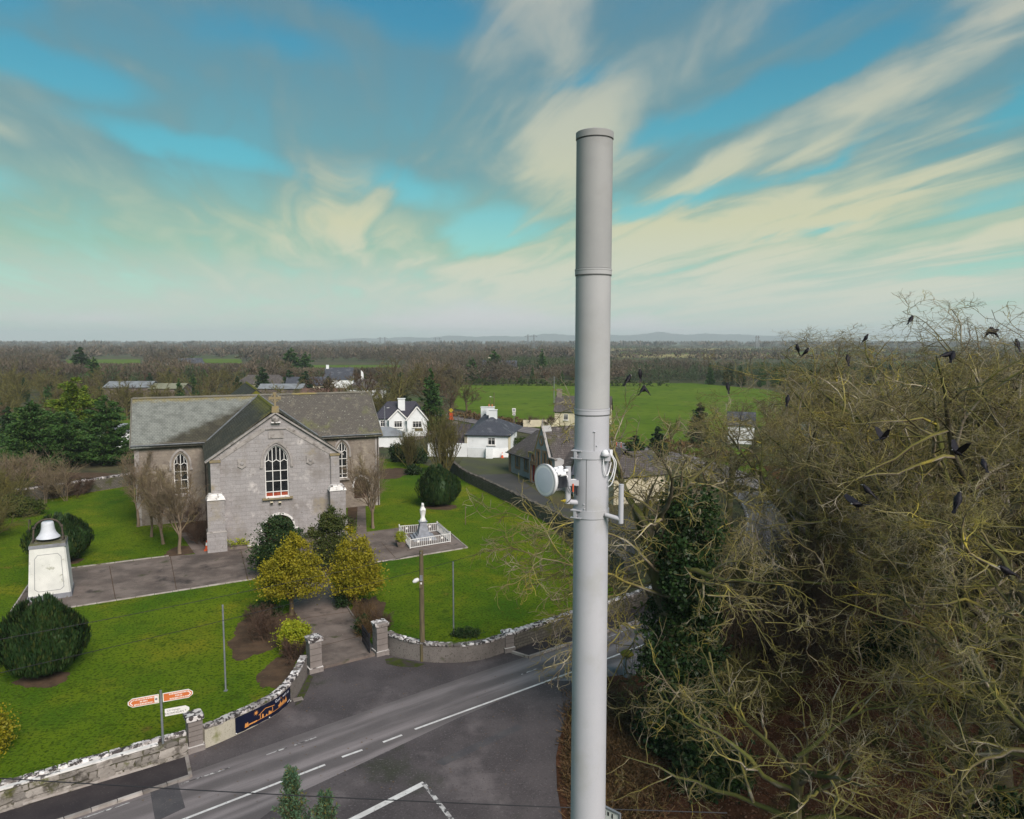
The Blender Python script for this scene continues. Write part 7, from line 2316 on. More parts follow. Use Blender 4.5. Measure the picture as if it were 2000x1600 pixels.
MB().box((0, -0.07, 3.2), (0.75, 0.04, 0.7)).build('upper_plate', m_sign_white, e)
lp = MB().box((0, -0.071, 2.45), (0.6, 0.04, 0.62)).build('lower_plate', m_sign_white, e)
MB().lathe([(0.24, 0.0), (0.24, 0.01)], 16, (0, -0.105, 2.45), axis=(0, 1, 0)).build('ring', m_sign_black, lp)
MB().lathe([(0.15, 0.0), (0.15, 0.012)], 16, (0, -0.112, 2.45), axis=(0, 1, 0)).build('disc', m_sign_white, lp)
MB().box((0, -0.1, 3.2), (0.5, 0.01, 0.3)).build('print', m_galv, e)
e = empty('roadworks_sign', (*(-12.98, 157.27), 0), R(-20), 'orange and yellow roadworks sign at the road bend', 'road sign')
for k, (z_, m_, w_) in enumerate(((0.55, m_orange, 1.0), (1.35, m_orange, 0.9))):
    MB().box((0, 0, z_), (w_, 0.06, 0.7), ry=R(0)).build('panel', m_, e)
MB().box((0, 0, 2.25), (0.75, 0.06, 0.75), ry=R(45)).build('diamond_panel', m_yellow, e)
for s in (-1, 1):
    MB().tube([(s * 0.35, 0.05, -0.1), (s * 0.3, 0.05, 2.2)], 0.03, 6).build('leg', m_galv, e)
for k, p in enumerate(((16.87, 118.81), (17.44, 117.66))):
    o = empty('marker_post', (*p, 0), 0, ('orange marker post on the verge nearest the mast', 'orange marker post on the verge further from the mast')[k], 'marker post', 'marker posts')
    MB().tube([(0, 0, -0.05), (0, 0, 0.9)], 0.06, 6).build('stick', m_orange, o)
    MB().tube([(0, 0, 0.7), (0, 0, 0.84)], 0.066, 6).build('band', m_white, o)


# --- pylons far off
def pylon(p, H, rz_, label):
    e = empty('electricity_pylon', (*p, 0), rz_, label, 'pylon', 'electricity pylons')
    r = 0.35
    for s in (-1, 1):
        mb = MB()
        for (bx, by) in ((-2.0, -2.0), (2.0, -2.0), (2.0, 2.0), (-2.0, 2.0)):
            mb.tube([(s * 6 + bx, by, 0), (s * 6 + bx * 0.25, by * 0.25, H)], r, 4)
        for k in range(6):
            z0, z1 = H * k / 6, H * (k + 1) / 6
            w0, w1 = 2 * (1 - 0.75 * k / 6), 2 * (1 - 0.75 * (k + 1) / 6)
            mb.tube([(s * 6 - w0, -w0, z0), (s * 6 + w1, -w1, z1)], r * 0.7, 3)
            mb.tube([(s * 6 + w0, -w0, z0), (s * 6 - w1, -w1, z1)], r * 0.7, 3)
        mb.build('lattice_tower', m_galv, e)
    mb = MB()
    mb.tube([(-13, 0, H * 0.86), (13, 0, H * 0.86)], r, 4)
    mb.tube([(-13, 0, H * 0.86), (-6, 0, H), (0, 0, H * 0.92), (6, 0, H), (13, 0, H * 0.86)], r * 0.8, 4)
    mb.build('cross_arm', m_galv, e)
    return e


pylon((38, 1500), 29, 0.1, 'H shaped lattice pylon just left of the mast')
pylon((-330, 1900), 26, 0.1, 'tiny lattice pylon pair on the left horizon')
pylon((-230, 2300), 26, 0.0, 'tiny distant pylon above the church cross')
pylon((500, 1520), 27, 0.9, 'lattice pylon pair over the yellow field right of the mast')

# ================================================================ planting in the churchyard
def conifer_pts(rng, n, H, R0, z0=0.3, power=0.8, layers=11):
    h = rng.random(n) ** 0.8
    lay = (np.floor(h * layers) + 0.5 * rng.random(n)) / layers
    rad = R0 * (1 - lay) ** power
    rr_ = rad * np.sqrt(rng.uniform(0.35, 1.0, n)) * (0.82 + 0.22 * np.sin(rng.integers(0, 9, n) * 2.1 + lay * 40))
    th = rng.uniform(0, 2 * np.pi, n)
    return np.stack([rr_ * np.cos(th), rr_ * np.sin(th), z0 + lay * (H - z0) - 0.10 * rr_], 1), th


def cypress_mesh(seed, H, R0, n, size, material, power=0.7):
    rng = np.random.default_rng(seed)
    blobs = []
    for k in range(16):
        t = k / 15
        z_ = 0.6 + t * (H - 1.4)
        r_ = R0 * (1 - t) ** power * 0.75 + 0.25
        a = k * 2.4
        blobs.append((0.42 * r_ * math.cos(a), 0.42 * r_ * math.sin(a), z_, r_ * 0.75, r_ * 0.75, max(0.7, H * 0.09)))
    P = blob_points(blobs, n, rng, 260, 0.17, 0.70)
    P = P[P[:, 2] > 0.1]
    outw = P.copy()
    outw[:, 2] = 0
    outw = _norm(outw)
    m = len(P)
    d = _norm(outw + np.array([0, 0, 0.15]) + rng.normal(0, 0.45, (m, 3)))
    b = _norm(np.cross(d, rng.normal(0, 1, (m, 3))))
    s = size * rng.uniform(0.6, 1.4, (m, 1))
    v = np.stack([P - d * s, P + b * s * 0.42, P + d * s, P - b * s * 0.42], 1).reshape(-1, 3)
    return np_mesh('crown', v, np.arange(4 * m).reshape(m, 4), material)


def evergreen(name, loc, H, R0, seed, label, material, n=5200, size=0.22, group=None, cat='tree', power=0.7, trunk=True):
    e = empty(name, (*loc, 0.0), seed * 1.7, label, cat, group)
    if trunk:
        MB().tube([(0, 0, -0.1), (0.03, 0.02, H * 0.5), (0, 0, H * 0.92)], [0.05 * R0 + 0.06, 0.03 * R0 + 0.04, 0.02], 7).build('trunk', m_bark_brown, e)
    link_mesh('crown', cypress_mesh(seed, H, R0, n, size, material, power), e)
    return e


for p, rx, hz, seed, lab in (((-23.91, 36.53), 1.95, 3.75, 1, 'dark rounded yew nearest the roadside wall'), ((-34.82, 55.91), 2.25, 3.5, 2, 'dark yew standing just behind the bell plinth'), ((-7.57, 75.51), 2.15, 3.95, 3, 'dark clipped yew on the right lawn behind the statue')):
    e = empty('yew_tree', (*p, 0.06), seed * 2.0, lab, 'tree', 'yew trees on the lawn')
    MB().tube([(0, 0, -0.1), (0, 0, 1.2)], [0.22, 0.18], 8).build('trunk', m_bark_brown, e)
    link_mesh('crown', yew_mesh(seed, rx, hz, 11000), e)


def shrub_tree(name, loc, label, blobs, n, size, material, seed, trunk_h=0.0, r=0.12, cat='shrub', group=None, clumps=110, spread=0.15, aspect=1.6):
    e = empty(name, (*loc, 0.06), 0, label, cat, group)
    if trunk_h:
        rng = np.random.default_rng(seed)
        mb = MB().tube([(0, 0, -0.1), (0.04, 0.0, trunk_h * 0.6), (0, 0.03, trunk_h * 1.2)], [r * 1.3, r, r * 0.8], 8)
        for k in range(7):
            a = k * 0.9
            mb.tube([(0, 0.0, trunk_h * 0.9), (0.45 * math.cos(a), 0.45 * math.sin(a), trunk_h * 1.5), (0.9 * math.cos(a), 0.9 * math.sin(a), trunk_h * 2.2)], [r * 0.7, r * 0.45, r * 0.2], 5)
        mb.build('trunk', m_bark_brown, e)
    leaf_cloud(e, 'crown', blobs, n, size, material, seed, clumps=clumps, spread=spread, aspect=aspect)
    return e


shrub_tree('golden_holly', (-13.69, 44.68), 'golden yellow holly tree on the left of the path', [(0, 0, 2.1, 1.95, 1.8, 1.0), (0.1, 0, 3.0, 1.55, 1.5, 1.0), (0.2, 0.1, 4.0, 0.95, 0.95, 0.9), (-0.9, 0.2, 1.7, 0.9, 0.9, 0.6), (0.35, 0, 4.75, 0.4, 0.4, 0.5)], 15000, 0.085, m_gold_leaf, 21, 1.0, 0.13, 'tree', 'golden hollies flanking the path', 150, 0.14)
shrub_tree('golden_holly', (-10.10, 46.46), 'golden yellow holly tree on the right of the path', [(0.1, 0, 1.7, 1.75, 1.6, 0.95), (0, 0, 2.6, 1.45, 1.4, 0.95), (0.0, 0.1, 3.5, 1.0, 1.0, 0.9), (-0.1, 0, 4.4, 0.5, 0.5, 0.75), (1.2, 0, 1.5, 0.7, 0.7, 0.5)], 13000, 0.085, m_gold_leaf, 22, 0.7, 0.13, 'tree', 'golden hollies flanking the path', 150, 0.14)
shrub_tree('dark_holly', (-17.02, 52.41), 'dark green bushy holly in front of the church door', [(0, 0, 1.4, 1.7, 1.5, 1.2), (0.2, 0, 2.6, 1.45, 1.4, 1.1), (0.1, 0, 3.6, 1.0, 0.9, 0.65), (-0.9, -0.3, 1.5, 0.9, 0.9, 1.0), (0.9, 0.0, 3.1, 0.8, 0.7, 0.6)], 12000, 0.10, m_dark_leaf, 23, 0.5, 0.12, 'tree', None, 120, 0.15)
shrub_tree('olive_evergreen', (-13.57, 54.10), 'olive green evergreen beside the right church buttress', [(0, 0, 1.6, 1.25, 1.2, 1.2), (0.1, 0, 2.8, 1.15, 1.1, 1.1), (0.2, 0, 3.7, 0.8, 0.8, 0.8), (-0.8, 0, 2.9, 0.7, 0.6, 0.5), (1.0, 0, 3.3, 0.9, 0.8, 0.6)], 10000, 0.09, m_olive_leaf, 24, 0.6, 0.11, 'tree', None, 110, 0.16)
shrub_tree('lime_shrub', (-12.03, 39.55), 'bright lime green rounded shrub behind the left gate pillar', [(0, 0, 0.75, 0.85, 0.8, 0.75), (0.1, 0, 1.0, 0.7, 0.7, 0.6)], 7000, 0.075, m_lime_leaf, 25, clumps=90, spread=0.12)
shrub_tree('dark_shrub', (-10.78, 46.28), 'low dark green shrub beside the right path edge', [(0, 0, 0.55, 0.55, 0.8, 0.55)], 2500, 0.07, m_dark_leaf, 26)
shrub_tree('dark_shrub', (-8.68, 41.70), 'small green shrub behind the open gate', [(0, 0, 0.5, 0.35, 0.6, 0.5)], 1600, 0.08, m_dark_leaf, 27)
shrub_tree('dark_shrub', (-2.66, 41.47), 'low dark shrub on the lawn behind the curved wall', [(0, 0, 0.15, 0.75, 0.5, 0.28)], 1800, 0.06, m_dark_leaf, 28)
shrub_tree('dark_shrub', (-15.19, 44.51), 'dark low shrub under the left golden holly', [(0, 0, 0.4, 0.9, 0.6, 0.45)], 2200, 0.07, m_yew, 29)


def twig_shrub(loc, label, H, R0, n, seed, material=m_twigs, stems=18, group='dormant shrubs', cat='shrub', name='dormant_shrub', w=0.008):
    """leafless bush: fans of thin shoots from the ground"""
    rng = np.random.default_rng(seed)
    p0 = rng.normal(0, R0 * 0.22, (stems, 3))
    p0[:, 2] = -0.05
    d0 = np.stack([p0[:, 0] * 1.6 / R0 + rng.normal(0, 0.25, stems), p0[:, 1] * 1.6 / R0 + rng.normal(0, 0.25, stems), np.full(stems, 1.0)], 1)
    L = np.full(stems, H) * rng.uniform(0.7, 1.1, stems)
    pts, rad = grow(p0, d0, L, np.full(stems, w * 2.2), np.full(stems, w), 5, 0.12, 0.02, rng)
    parts = [tubes(pts, rad, 4)]
    per = max(2, n // stems)
    p, d, rp, t, idx = spawn(pts, rad, per, 0.2, 1.0, 15, 55, rng)
    pts2, rad2 = grow(p, d, L[idx] * 0.4 * rng.uniform(0.5, 1.2, len(idx)), np.full(len(p), w * 1.2), np.full(len(p), w * 0.6), 3, 0.2, 0.05, rng)
    parts.append(tubes(pts2, rad2, 3))
    p, d, rp, t, idx = spawn(pts2, rad2, 3, 0.2, 1.0, 20, 60, rng)
    pts3, rad3 = grow(p, d, np.full(len(p), H * 0.14), np.full(len(p), w * 0.8), np.full(len(p), w * 0.5), 2, 0.2, 0.0, rng)
    parts.append(tubes(pts3, rad3, 3))
    v, f = join(parts)
    e = empty(name, (*loc, 0.06), 0, label, cat, group)
    link_mesh('twigs', np_mesh('twigs', v, f, material), e)
    return e


twig_shrub((-13.96, 40.96), 'brown leafless shrub in the soil bed left of the path', 1.5, 1.3, 500, 31)
twig_shrub((-15.53, 43.67), 'brown leafless shrub at the lawn edge under the holly', 1.0, 0.9, 300, 32)
twig_shrub((-8.79, 42.86), 'straw coloured leafless shrub right of the path', 1.5, 0.6, 320, 33, m_dead)
twig_shrub((-7.51, 41.85), 'reddish leafless shrub behind the right gate pillar', 1.2, 0.8, 360, 34)
twig_shrub((-8.15, 41.10), 'pale dry grass clump beside the gate', 1.1, 0.4, 260, 35, m_dead)
twig_shrub((-26.18, 61.12), 'brown leafless shrub against the left church wing', 1.8, 1.2, 420, 36)
twig_shrub((-30.24, 68.55), 'dark leafless shrub below the left wing window', 1.9, 1.2, 420, 37)
hedge_b = twig_shrub((-11.74, 38.36), 'clipped brown twiggy hedge behind the left gate pillar', 0.9, 0.9, 500, 38, w=0.010)

# garden trees, bare and brushy
GS = spec_mid(0.010, 1.5, 0.10)
GS[0].update(a0=12, a1=42)
GS[1].update(a0=15, a1=42)
gt_me = [tree_meshes(s, 7.6, GS, m_bark_grey, trunk_len=0.42, r0=0.13, stem_spread=0.04) for s in (101, 102)]
for k, (p, sc, lab) in enumerate((((-26.54, 57.97), 1.0, 'bare young tree nearest the left corner of the church'), ((-29.18, 60.81), 0.9, 'bare young tree second from the path, left of the church'), ((-34.19, 66.63), 1.0, 'bare young tree furthest back beside the left wing'), ((-31.26, 63.08), 0.85, 'bare young tree in the middle of the left row'), ((-12.59, 66.07), 0.98, 'bare young tree on the lawn right of the church'))):
    tree_obj('bare_garden_tree', gt_me[k % 2], m_bark_grey, (*p, 0.06), k * 1.3, sc * 1.04, lab, 'bare garden trees by the church')
# many-stemmed bush behind the right lawn
ms = tree_meshes(110, 8.4, [dict(per=5, t0=0.2, t1=1.0, a0=8, a1=26, len=0.42, seg=5, gnarl=0.07, trop=0.06, rf=0.6, rend=0.02, k=4),
                            dict(per=6, t0=0.2, t1=1.0, a0=12, a1=32, len=0.5, seg=3, gnarl=0.1, trop=0.06, rf=0.6, rend=0.012, k=3),
                            dict(per=4, t0=0.2, t1=1.0, a0=15, a1=40, len=0.5, seg=2, gnarl=0.1, trop=0.04, rf=0.7, rend=0.009, k=3)], m_bark_olive, trunk_len=0.62, r0=0.07, stems=26, stem_spread=0.33, ktrunk=5)
tree_obj('coppiced_tree', ms, m_bark_olive, (*(-8.65, 92.42), 0), 0, 0.92, 'many stemmed coppiced tree behind the clipped yew')
tree_obj('coppiced_tree', ms, m_bark_olive, (*(-13.69, 98.07), 0), 2.0, 0.6, 'smaller coppiced bush by the church garden edge')
evergreen('cypress', (-15.54, 142.54), 12.0, 3.4, 51, 'dark cypress between the bungalow and the white house', m_cypress, 6500, 0.30)
shrub_tree('dark_shrub', (-16.17, 103.10), 'ivy covered stump right of the church wing', [(0, 0, 1.2, 1.0, 0.9, 1.3)], 2600, 0.14, m_ivy, 52)
shrub_tree('dark_shrub', (-13.40, 102.23), 'dark evergreen shrub beside the coppiced tree', [(0, 0, 1.0, 1.6, 1.2, 1.2)], 2600, 0.16, m_ivy, 53)
shrub_tree('dark_shrub', (-12.49, 93.13), 'low dark bush at the lawn corner', [(0, 0, 0.6, 1.0, 0.8, 0.6)], 1600, 0.12, m_ivy, 54)

# evergreens left of the church
for p, H, R0, seed, m_, lab in (((-63.91, 98.07), 9.2, 5.4, 61, m_cypress, 'broad dark cypress furthest left of the evergreen group'), ((-63.23, 106.75), 12.2, 4.8, 62, m_cypress_lt, 'tall yellow-green cypress at the back of the group'), ((-56.17, 102.23), 9.6, 4.8, 63, m_cypress, 'dark cypress nearest the church in the evergreen group'), ((-59.91, 99.28), 8.2, 3.6, 64, m_cypress, 'lower green cypress in the middle of the group')):
    evergreen('cypress', p, H, R0, seed, lab, m_, 20000, 0.20, 'cypresses left of the church', power=0.42)
# scrub along the left boundary
for p, H, R0, seed, lab in (((-50.53, 72.75), 3.4, 2.6, 71, 'olive scrub bush at the left edge of the lawn'), ((-45.01, 61.44), 3.6, 2.6, 72, 'dark scrub bush at the far left frame edge'), ((-58.33, 85.81), 3.2, 3.0, 73, 'pale leafless scrub behind the left lawn')):
    twig_shrub(p, lab, H, R0, 900, seed, m_bark_olive if seed != 73 else m_bark_grey, 34, 'scrub along the left boundary', w=0.016)
shrub_tree('scrub_bush', (-48.07, 70.59), 'leafy dark green scrub at the left lawn corner', [(0, 0, 1.0, 1.8, 1.2, 1.0), (1.2, 0.5, 0.8, 1.2, 1.0, 0.8)], 3500, 0.13, m_olive_leaf, 74)
for k, p in enumerate(((-48.73, 76.24), (-49.20, 78.75), (-47.23, 77.47))):
    twig_shrub(p, ('tall thin sapling left of the bell', 'tall thin sapling directly behind the bell', 'tall thin sapling right of the bell')[k], 4.4, 0.7, 130, 75 + k, m_bark_grey, 5, 'saplings behind the bell', 'sapling', 'bare_sapling', 0.012)
creeper = twig_shrub((-49.66, 80.61), 'mat of brown dead creeper over the back wall', 1.9, 4.2, 2200, 79, m_twigs, 60, None, 'creeper', 'dead_creeper', 0.014)

# young conifers whose tips show at the bottom of the frame
for k, (p, H, lab) in enumerate((((-5.95, 19.0), 5.45, 'young blue-green conifer with the taller tip at the bottom edge'), ((-4.95, 18.6), 5.05, 'young conifer with the shorter tip at the bottom edge'))):
    e = empty('young_conifer', (*p, 0), k, lab, 'tree', 'young conifers below the camera')
    MB().tube([(0, 0, -0.1), (0, 0, H)], [0.09, 0.012], 7).build('trunk', m_bark_red, e)
    rng = np.random.default_rng(200 + k)
    n = 420
    h = rng.random(n)
    th = rng.uniform(0, 6.283, n)
    d0 = np.stack([np.cos(th), np.sin(th), np.full(n, 0.75)], 1)
    p0 = np.stack([np.zeros(n), np.zeros(n), 0.5 + h * (H - 0.55)], 1)
    L = ((1 - h) * 1.35 + 0.18) * rng.uniform(0.55, 1.25, n)
    pts, rad = grow(p0, d0, L, np.full(n, 0.012), np.full(n, 0.004), 4, 0.10, 0.10, rng)
    tv, tf = tubes(pts, rad, 3)
    link_mesh('branches', np_mesh('branches', tv, tf, m_bark_red), e)
    q_, dd, _, _, _ = spawn(pts, rad, 34, 0.1, 1.0, 30, 70, rng)
    s = rng.uniform(0.06, 0.13, (len(q_), 1))
    b = _norm(np.cross(dd, rng.normal(0, 1, dd.shape)))
    v = np.stack([q_, q_ + dd * s * 0.5 + b * s * 0.16, q_ + dd * s, q_ + dd * s * 0.5 - b * s * 0.16], 1).reshape(-1, 3)
    link_mesh('crown', np_mesh('crown', v, np.arange(len(v)).reshape(-1, 4), m_conifer_young), e)
shrub_tree('golden_bush', (-21.62, 29.14), 'yellow-green bush cut by the left frame edge', [(0, 0, 0.9, 0.9, 0.9, 0.9)], 3000, 0.08, m_gold_leaf, 81)

# ================================================================ big bare trees on the right
SO = spec_big()
SO[1].update(per=7)
SO[2].update(per=6)
SO[3].update(per=4, len=0.62)
SO[4].update(per=3)
BT = [tree_meshes(s, 17.0, spec_big(), m_bark_limb, m_bark_mossy, dome=0.52, trunk_len=tl, r0=0.36, stem_spread=0.05) for s, tl in ((301, 0.40), (302, 0.46), (303, 0.36))]
BT += [tree_meshes(s, 17.0, SO, m_bark_limb, m_bark_mossy, dome=0.52, trunk_len=0.38, r0=0.34, stem_spread=0.05) for s in (304, 305)]
BIGS = [((14.8, 18.8), 1, 0.3, 13.8, 'huge mossy bare tree overhanging the lower right corner'),
        ((25.2, 31.0), 0, 1.9, 20.3, 'tallest bare tree rising into the sky at the right edge'),
        ((19.0, 34.5), 2, 4.1, 17.9, 'bare spreading tree in front of the horizon, right of centre'),
        ((10.0, 21.6), 4, 2.6, 7.6, 'lower mossy bare tree arching over the leaf litter'),
        ((23.5, 23.5), 1, 5.0, 16.4, 'mossy bare tree at the right frame edge behind the rooks'),
        ((16.4, 26.6), 0, 3.6, 14.0, 'bare lichened tree in the middle of the rookery'),
        ((14.2, 22.8), 3, 4.4, 9.4, 'low yellow-lichened tree in front of the rookery trunks'),
        ((20.6, 39.5), 1, 0.6, 17.6, 'bare tree whose twigs line the horizon behind the rooks'),
        ((20.5, 45.5), 0, 1.1, 15.2, 'bare tree beyond the rookery, near the hidden road'),
        ((29.0, 40.0), 2, 0.2, 18.2, 'bare tree behind the rookery at the right edge'),
        ((33.0, 57.0), 1, 2.2, 16.8, 'bare tree far back in the right hand wood'),
        ((24.5, 53.0), 2, 3.0, 14.4, 'bare tree behind the low crown of the rookery'),
        ((39.0, 48.0), 0, 4.0, 17.0, 'bare tree at the far right behind the tallest one'),
        ((18.8, 64.0), 1, 0.9, 11.5, 'small bare tree inside the bend of the road'),
        ((31.0, 70.0), 0, 5.4, 12.8, 'bare tree on the outer side of the road bend'),
        ((44.0, 66.0), 2, 1.6, 15.5, 'bare tree deep in the wood behind the skyline crown')]
BIG_TOP = []
for p, k, rz_, hgt, lab in BIGS:
    sc = hgt / float(BT[k][2][:, 2].max())
    c_, s_ = math.cos(rz_), math.sin(rz_)
    V = BT[k][2][::3] * sc * np.array([1.06, 1.06, 1.0])
    hi = V[V[:, 2] > 0.8 * hgt].mean(0)        # centre of the top of the crown goes over the given spot
    p = (p[0] - (hi[0] * c_ - hi[1] * s_), p[1] - (hi[0] * s_ + hi[1] * c_))
    tree_obj('bare_tree', BT[k], m_bark_mossy, (*p, 0), rz_, (sc * 1.06, sc * 1.06, sc), lab, 'big bare trees of the rookery')
    BIG_TOP.append(np.stack([V[:, 0] * c_ - V[:, 1] * s_ + p[0], V[:, 0] * s_ + V[:, 1] * c_ + p[1], V[:, 2]], 1))
# ivy-clad tree right of the mast
IV = (6.75, 29.3)
ivm = tree_meshes(320, 14.6, [dict(per=7, t0=0.72, t1=1.0, a0=25, a1=70, len=0.34, seg=8, gnarl=0.24, trop=0.08, rf=0.66, rend=0.016, k=7),
                              dict(per=8, t0=0.25, t1=1.0, a0=30, a1=75, len=0.46, seg=6, gnarl=0.28, trop=0.02, rf=0.6, rend=0.010, k=5),
                              dict(per=7, t0=0.15, t1=1.0, a0=30, a1=75, len=0.5, seg=5, gnarl=0.3, trop=-0.03, rf=0.6, rend=0.010, k=4, curl=0.1),
                              dict(per=5, t0=0.15, t1=1.0, a0=25, a1=70, len=0.55, seg=4, gnarl=0.32, trop=-0.05, rf=0.65, rend=0.006, k=3, curl=0.2)], m_bark_limb, m_bark_mossy, trunk_len=0.64, r0=0.36, stem_spread=0.02)
sc = 15.6 / float(ivm[2][:, 2].max())
V = ivm[2] * sc
BIG_TOP.append(np.stack([V[:, 0] * math.cos(1.0) - V[:, 1] * math.sin(1.0) + IV[0], V[:, 0] * math.sin(1.0) + V[:, 1] * math.cos(1.0) + IV[1], V[:, 2]], 1))
ivt = tree_obj('ivy_clad_tree', ivm, m_bark_mossy, (*IV, 0), 1.0, sc, 'bare tree with a trunk wrapped in dark ivy beside the mast')
# hanging side boughs lower down, reaching over the road
(tv, tf), (cv, cf), _ = bare_tree(321, 11.0, [dict(per=8, t0=0.5, t1=1.0, a0=70, a1=105, len=0.46, seg=8, gnarl=0.2, trop=-0.03, rf=0.5, rend=0.012, k=5),
                              dict(per=7, t0=0.3, t1=1.0, a0=25, a1=65, len=0.45, seg=6, gnarl=0.26, trop=-0.06, rf=0.6, rend=0.014, k=4),
                              dict(per=6, t0=0.2, t1=1.0, a0=25, a1=65, len=0.5, seg=4, gnarl=0.28, trop=-0.08, rf=0.6, rend=0.008, k=3, curl=0.15),
                              dict(per=4, t0=0.2, t1=1.0, a0=25, a1=60, len=0.55, seg=3, gnarl=0.3, trop=-0.05, rf=0.65, rend=0.005, k=3, curl=0.2)], trunk_len=0.66, r0=0.3)
link_mesh('side_boughs', np_mesh('side_boughs', cv, cf, m_bark_mossy), ivt)
# one long bough drooping over the road behind the mast
rng = np.random.default_rng(333)
nb = 6
rot_ = np.array([[math.cos(1.0), math.sin(1.0), 0], [-math.sin(1.0), math.cos(1.0), 0], [0, 0, 1]])
dw = np.stack([np.full(nb, -1.0), rng.uniform(-0.35, 0.25, nb), rng.uniform(-0.15, 0.35, nb)], 1)
p0 = np.stack([np.zeros(nb), np.zeros(nb), rng.uniform(3.6, 7.6, nb)], 1)
pts, rad = grow(p0, dw @ rot_.T, rng.uniform(5.0, 7.6, nb), np.full(nb, 0.065), np.full(nb, 0.009), 12, 0.22, -0.045, rng)
prt = [tubes(pts, rad, 6)]
Lb = np.full(nb, 6.5)
for per, lf, sg_, gn, tr, rf_, re_, kk_ in ((9, 0.36, 7, 0.24, -0.07, 0.6, 0.013, 4), (7, 0.5, 5, 0.28, -0.08, 0.65, 0.010, 3), (5, 0.55, 4, 0.3, -0.03, 0.7, 0.008, 3)):
    p_, d_2, rp_, t_2, ix_ = spawn(pts, rad, per, 0.25, 1.0, 25, 65, rng)
    Lb = Lb[ix_] * lf * rng.uniform(0.6, 1.2, len(ix_))
    pts, rad = grow(p_, d_2, Lb, np.maximum(rp_ * rf_, re_ * 1.2), np.full(len(p_), re_), sg_, gn, tr, rng, 0.12)
    prt.append(tubes(pts, rad, kk_))
hv, hf = join(prt)
link_mesh('hanging_bough', np_mesh('hanging_bough', hv, hf, m_bark_mossy), ivt)
leaf_cloud(ivt, 'ivy', [(0.05 * k, 0, 0.7 + 0.75 * k, 0.95 + 0.35 * math.sin(k * 1.7), 0.95 + 0.3 * math.cos(k * 1.3), 0.8) for k in range(12)] + [(-0.7, 0.2, 3.6, 0.8, 0.8, 0.9), (0.8, -0.3, 5.0, 0.8, 0.8, 1.0), (-0.5, -0.5, 6.6, 0.7, 0.7, 0.8)], 26000, 0.115, m_ivy, 401, clumps=420, spread=0.20, aspect=1.2)
ivb = empty('ivy_clad_stump', (8.1, 30.6, 0), 0, 'ivy smothered broken trunk beside the ivy-clad tree', 'tree')
MB().tube([(0, 0, -0.1), (0.1, 0, 4.5), (0.0, 0.1, 7.5)], [0.3, 0.24, 0.12], 8).build('trunk', m_bark_mossy, ivb)
leaf_cloud(ivb, 'ivy', [(0, 0, 0.7 + 0.8 * k, 0.7 + 0.2 * math.sin(k * 2.1), 0.7, 0.8) for k in range(9)], 12000, 0.115, m_ivy, 402, clumps=200, spread=0.2, aspect=1.2)
# undergrowth on the woodland floor
for k, (p, rx, rz_, lab) in enumerate((((7.6, 27.0), 1.3, 1.0, 'ivy undergrowth at the foot of the ivy-clad tree'), ((24.0, 33.0), 1.7, 1.6, 'dark evergreen bush under the rookery trees'), ((17.2, 24.0), 0.9, 0.9, 'small dark bush on the leaf litter'), ((27.0, 48.0), 2.2, 1.8, 'holly bush deep in the right hand wood'), ((12.2, 41.0), 1.5, 1.4, 'dark bush on the bank beside the road'), ((20.0, 38.0), 1.8, 1.2, 'ivy covered mound under the trees'))):
    shrub_tree('undergrowth_bush', p, lab, [(0, 0, rz_ * 0.6, rx, rx * 0.8, rz_), (rx * 0.6, 0.3, rz_ * 0.5, rx * 0.7, rx * 0.6, rz_ * 0.7)], 4200, 0.13, m_ivy, 410 + k, clumps=120, spread=0.16)
for k, (p, H, R0) in enumerate((((10.8, 37.5), 3.2, 2.2), ((14.5, 43.5), 4.0, 2.6), ((19.0, 48.0), 4.5, 3.0), ((11.0, 33.0), 2.2, 1.6), ((14.2, 37.0), 3.4, 2.2), ((25.5, 53.0), 5.0, 3.2), ((18.4, 41.0), 4.0, 2.6))):
    twig_shrub(p, ('brown leafless thicket beside the hidden road, nearest the ivy', 'brown thicket between road and rookery', 'tall brown thicket by the bend of the road', 'low brown scrub near the ivy-clad stump', 'leafless scrub in the middle of the wood', 'tall leafless thicket far back on the right', 'leafless thicket below the tallest tree')[k], H, R0, 900, 430 + k, m_bark_olive if k % 2 else m_bark_red, 30, 'thickets of the right hand wood', 'thicket', 'leafless_thicket', 0.012)
# dry grass bank beside the mast
rng = np.random.default_rng(440)
n = 15000
bx = rng.normal(0, 1, (n, 2)) * np.array([1.0, 2.2]) + np.array([3.7, 28.6])
ok_ = (bx[:, 0] > 2.1 + 0.05 * (bx[:, 1] - 28)) & (bx[:, 1] > 23)
bx = bx[ok_]
n = len(bx)
P = np.concatenate([bx, np.full((n, 1), 0.01)], 1)
d = _norm(np.stack([rng.normal(0, 0.7, n), rng.normal(0, 0.7, n), rng.uniform(0.3, 1.0, n)], 1))
L = rng.uniform(0.15, 0.5, (n, 1))
b = _norm(np.cross(d, rng.normal(0, 1, (n, 3)))) * 0.012
v = np.stack([P - b, P + b, P + d * L + b * 0.2 - np.array([0, 0, 0.04]), P + d * L - b * 0.2], 1).reshape(-1, 3)
tag(link_mesh('dry_grass', np_mesh('dry_grass', v, np.arange(4 * n).reshape(n, 4), m_dead)), 'dry brown grass and bracken on the bank beside the mast', 'grass', kind='stuff')
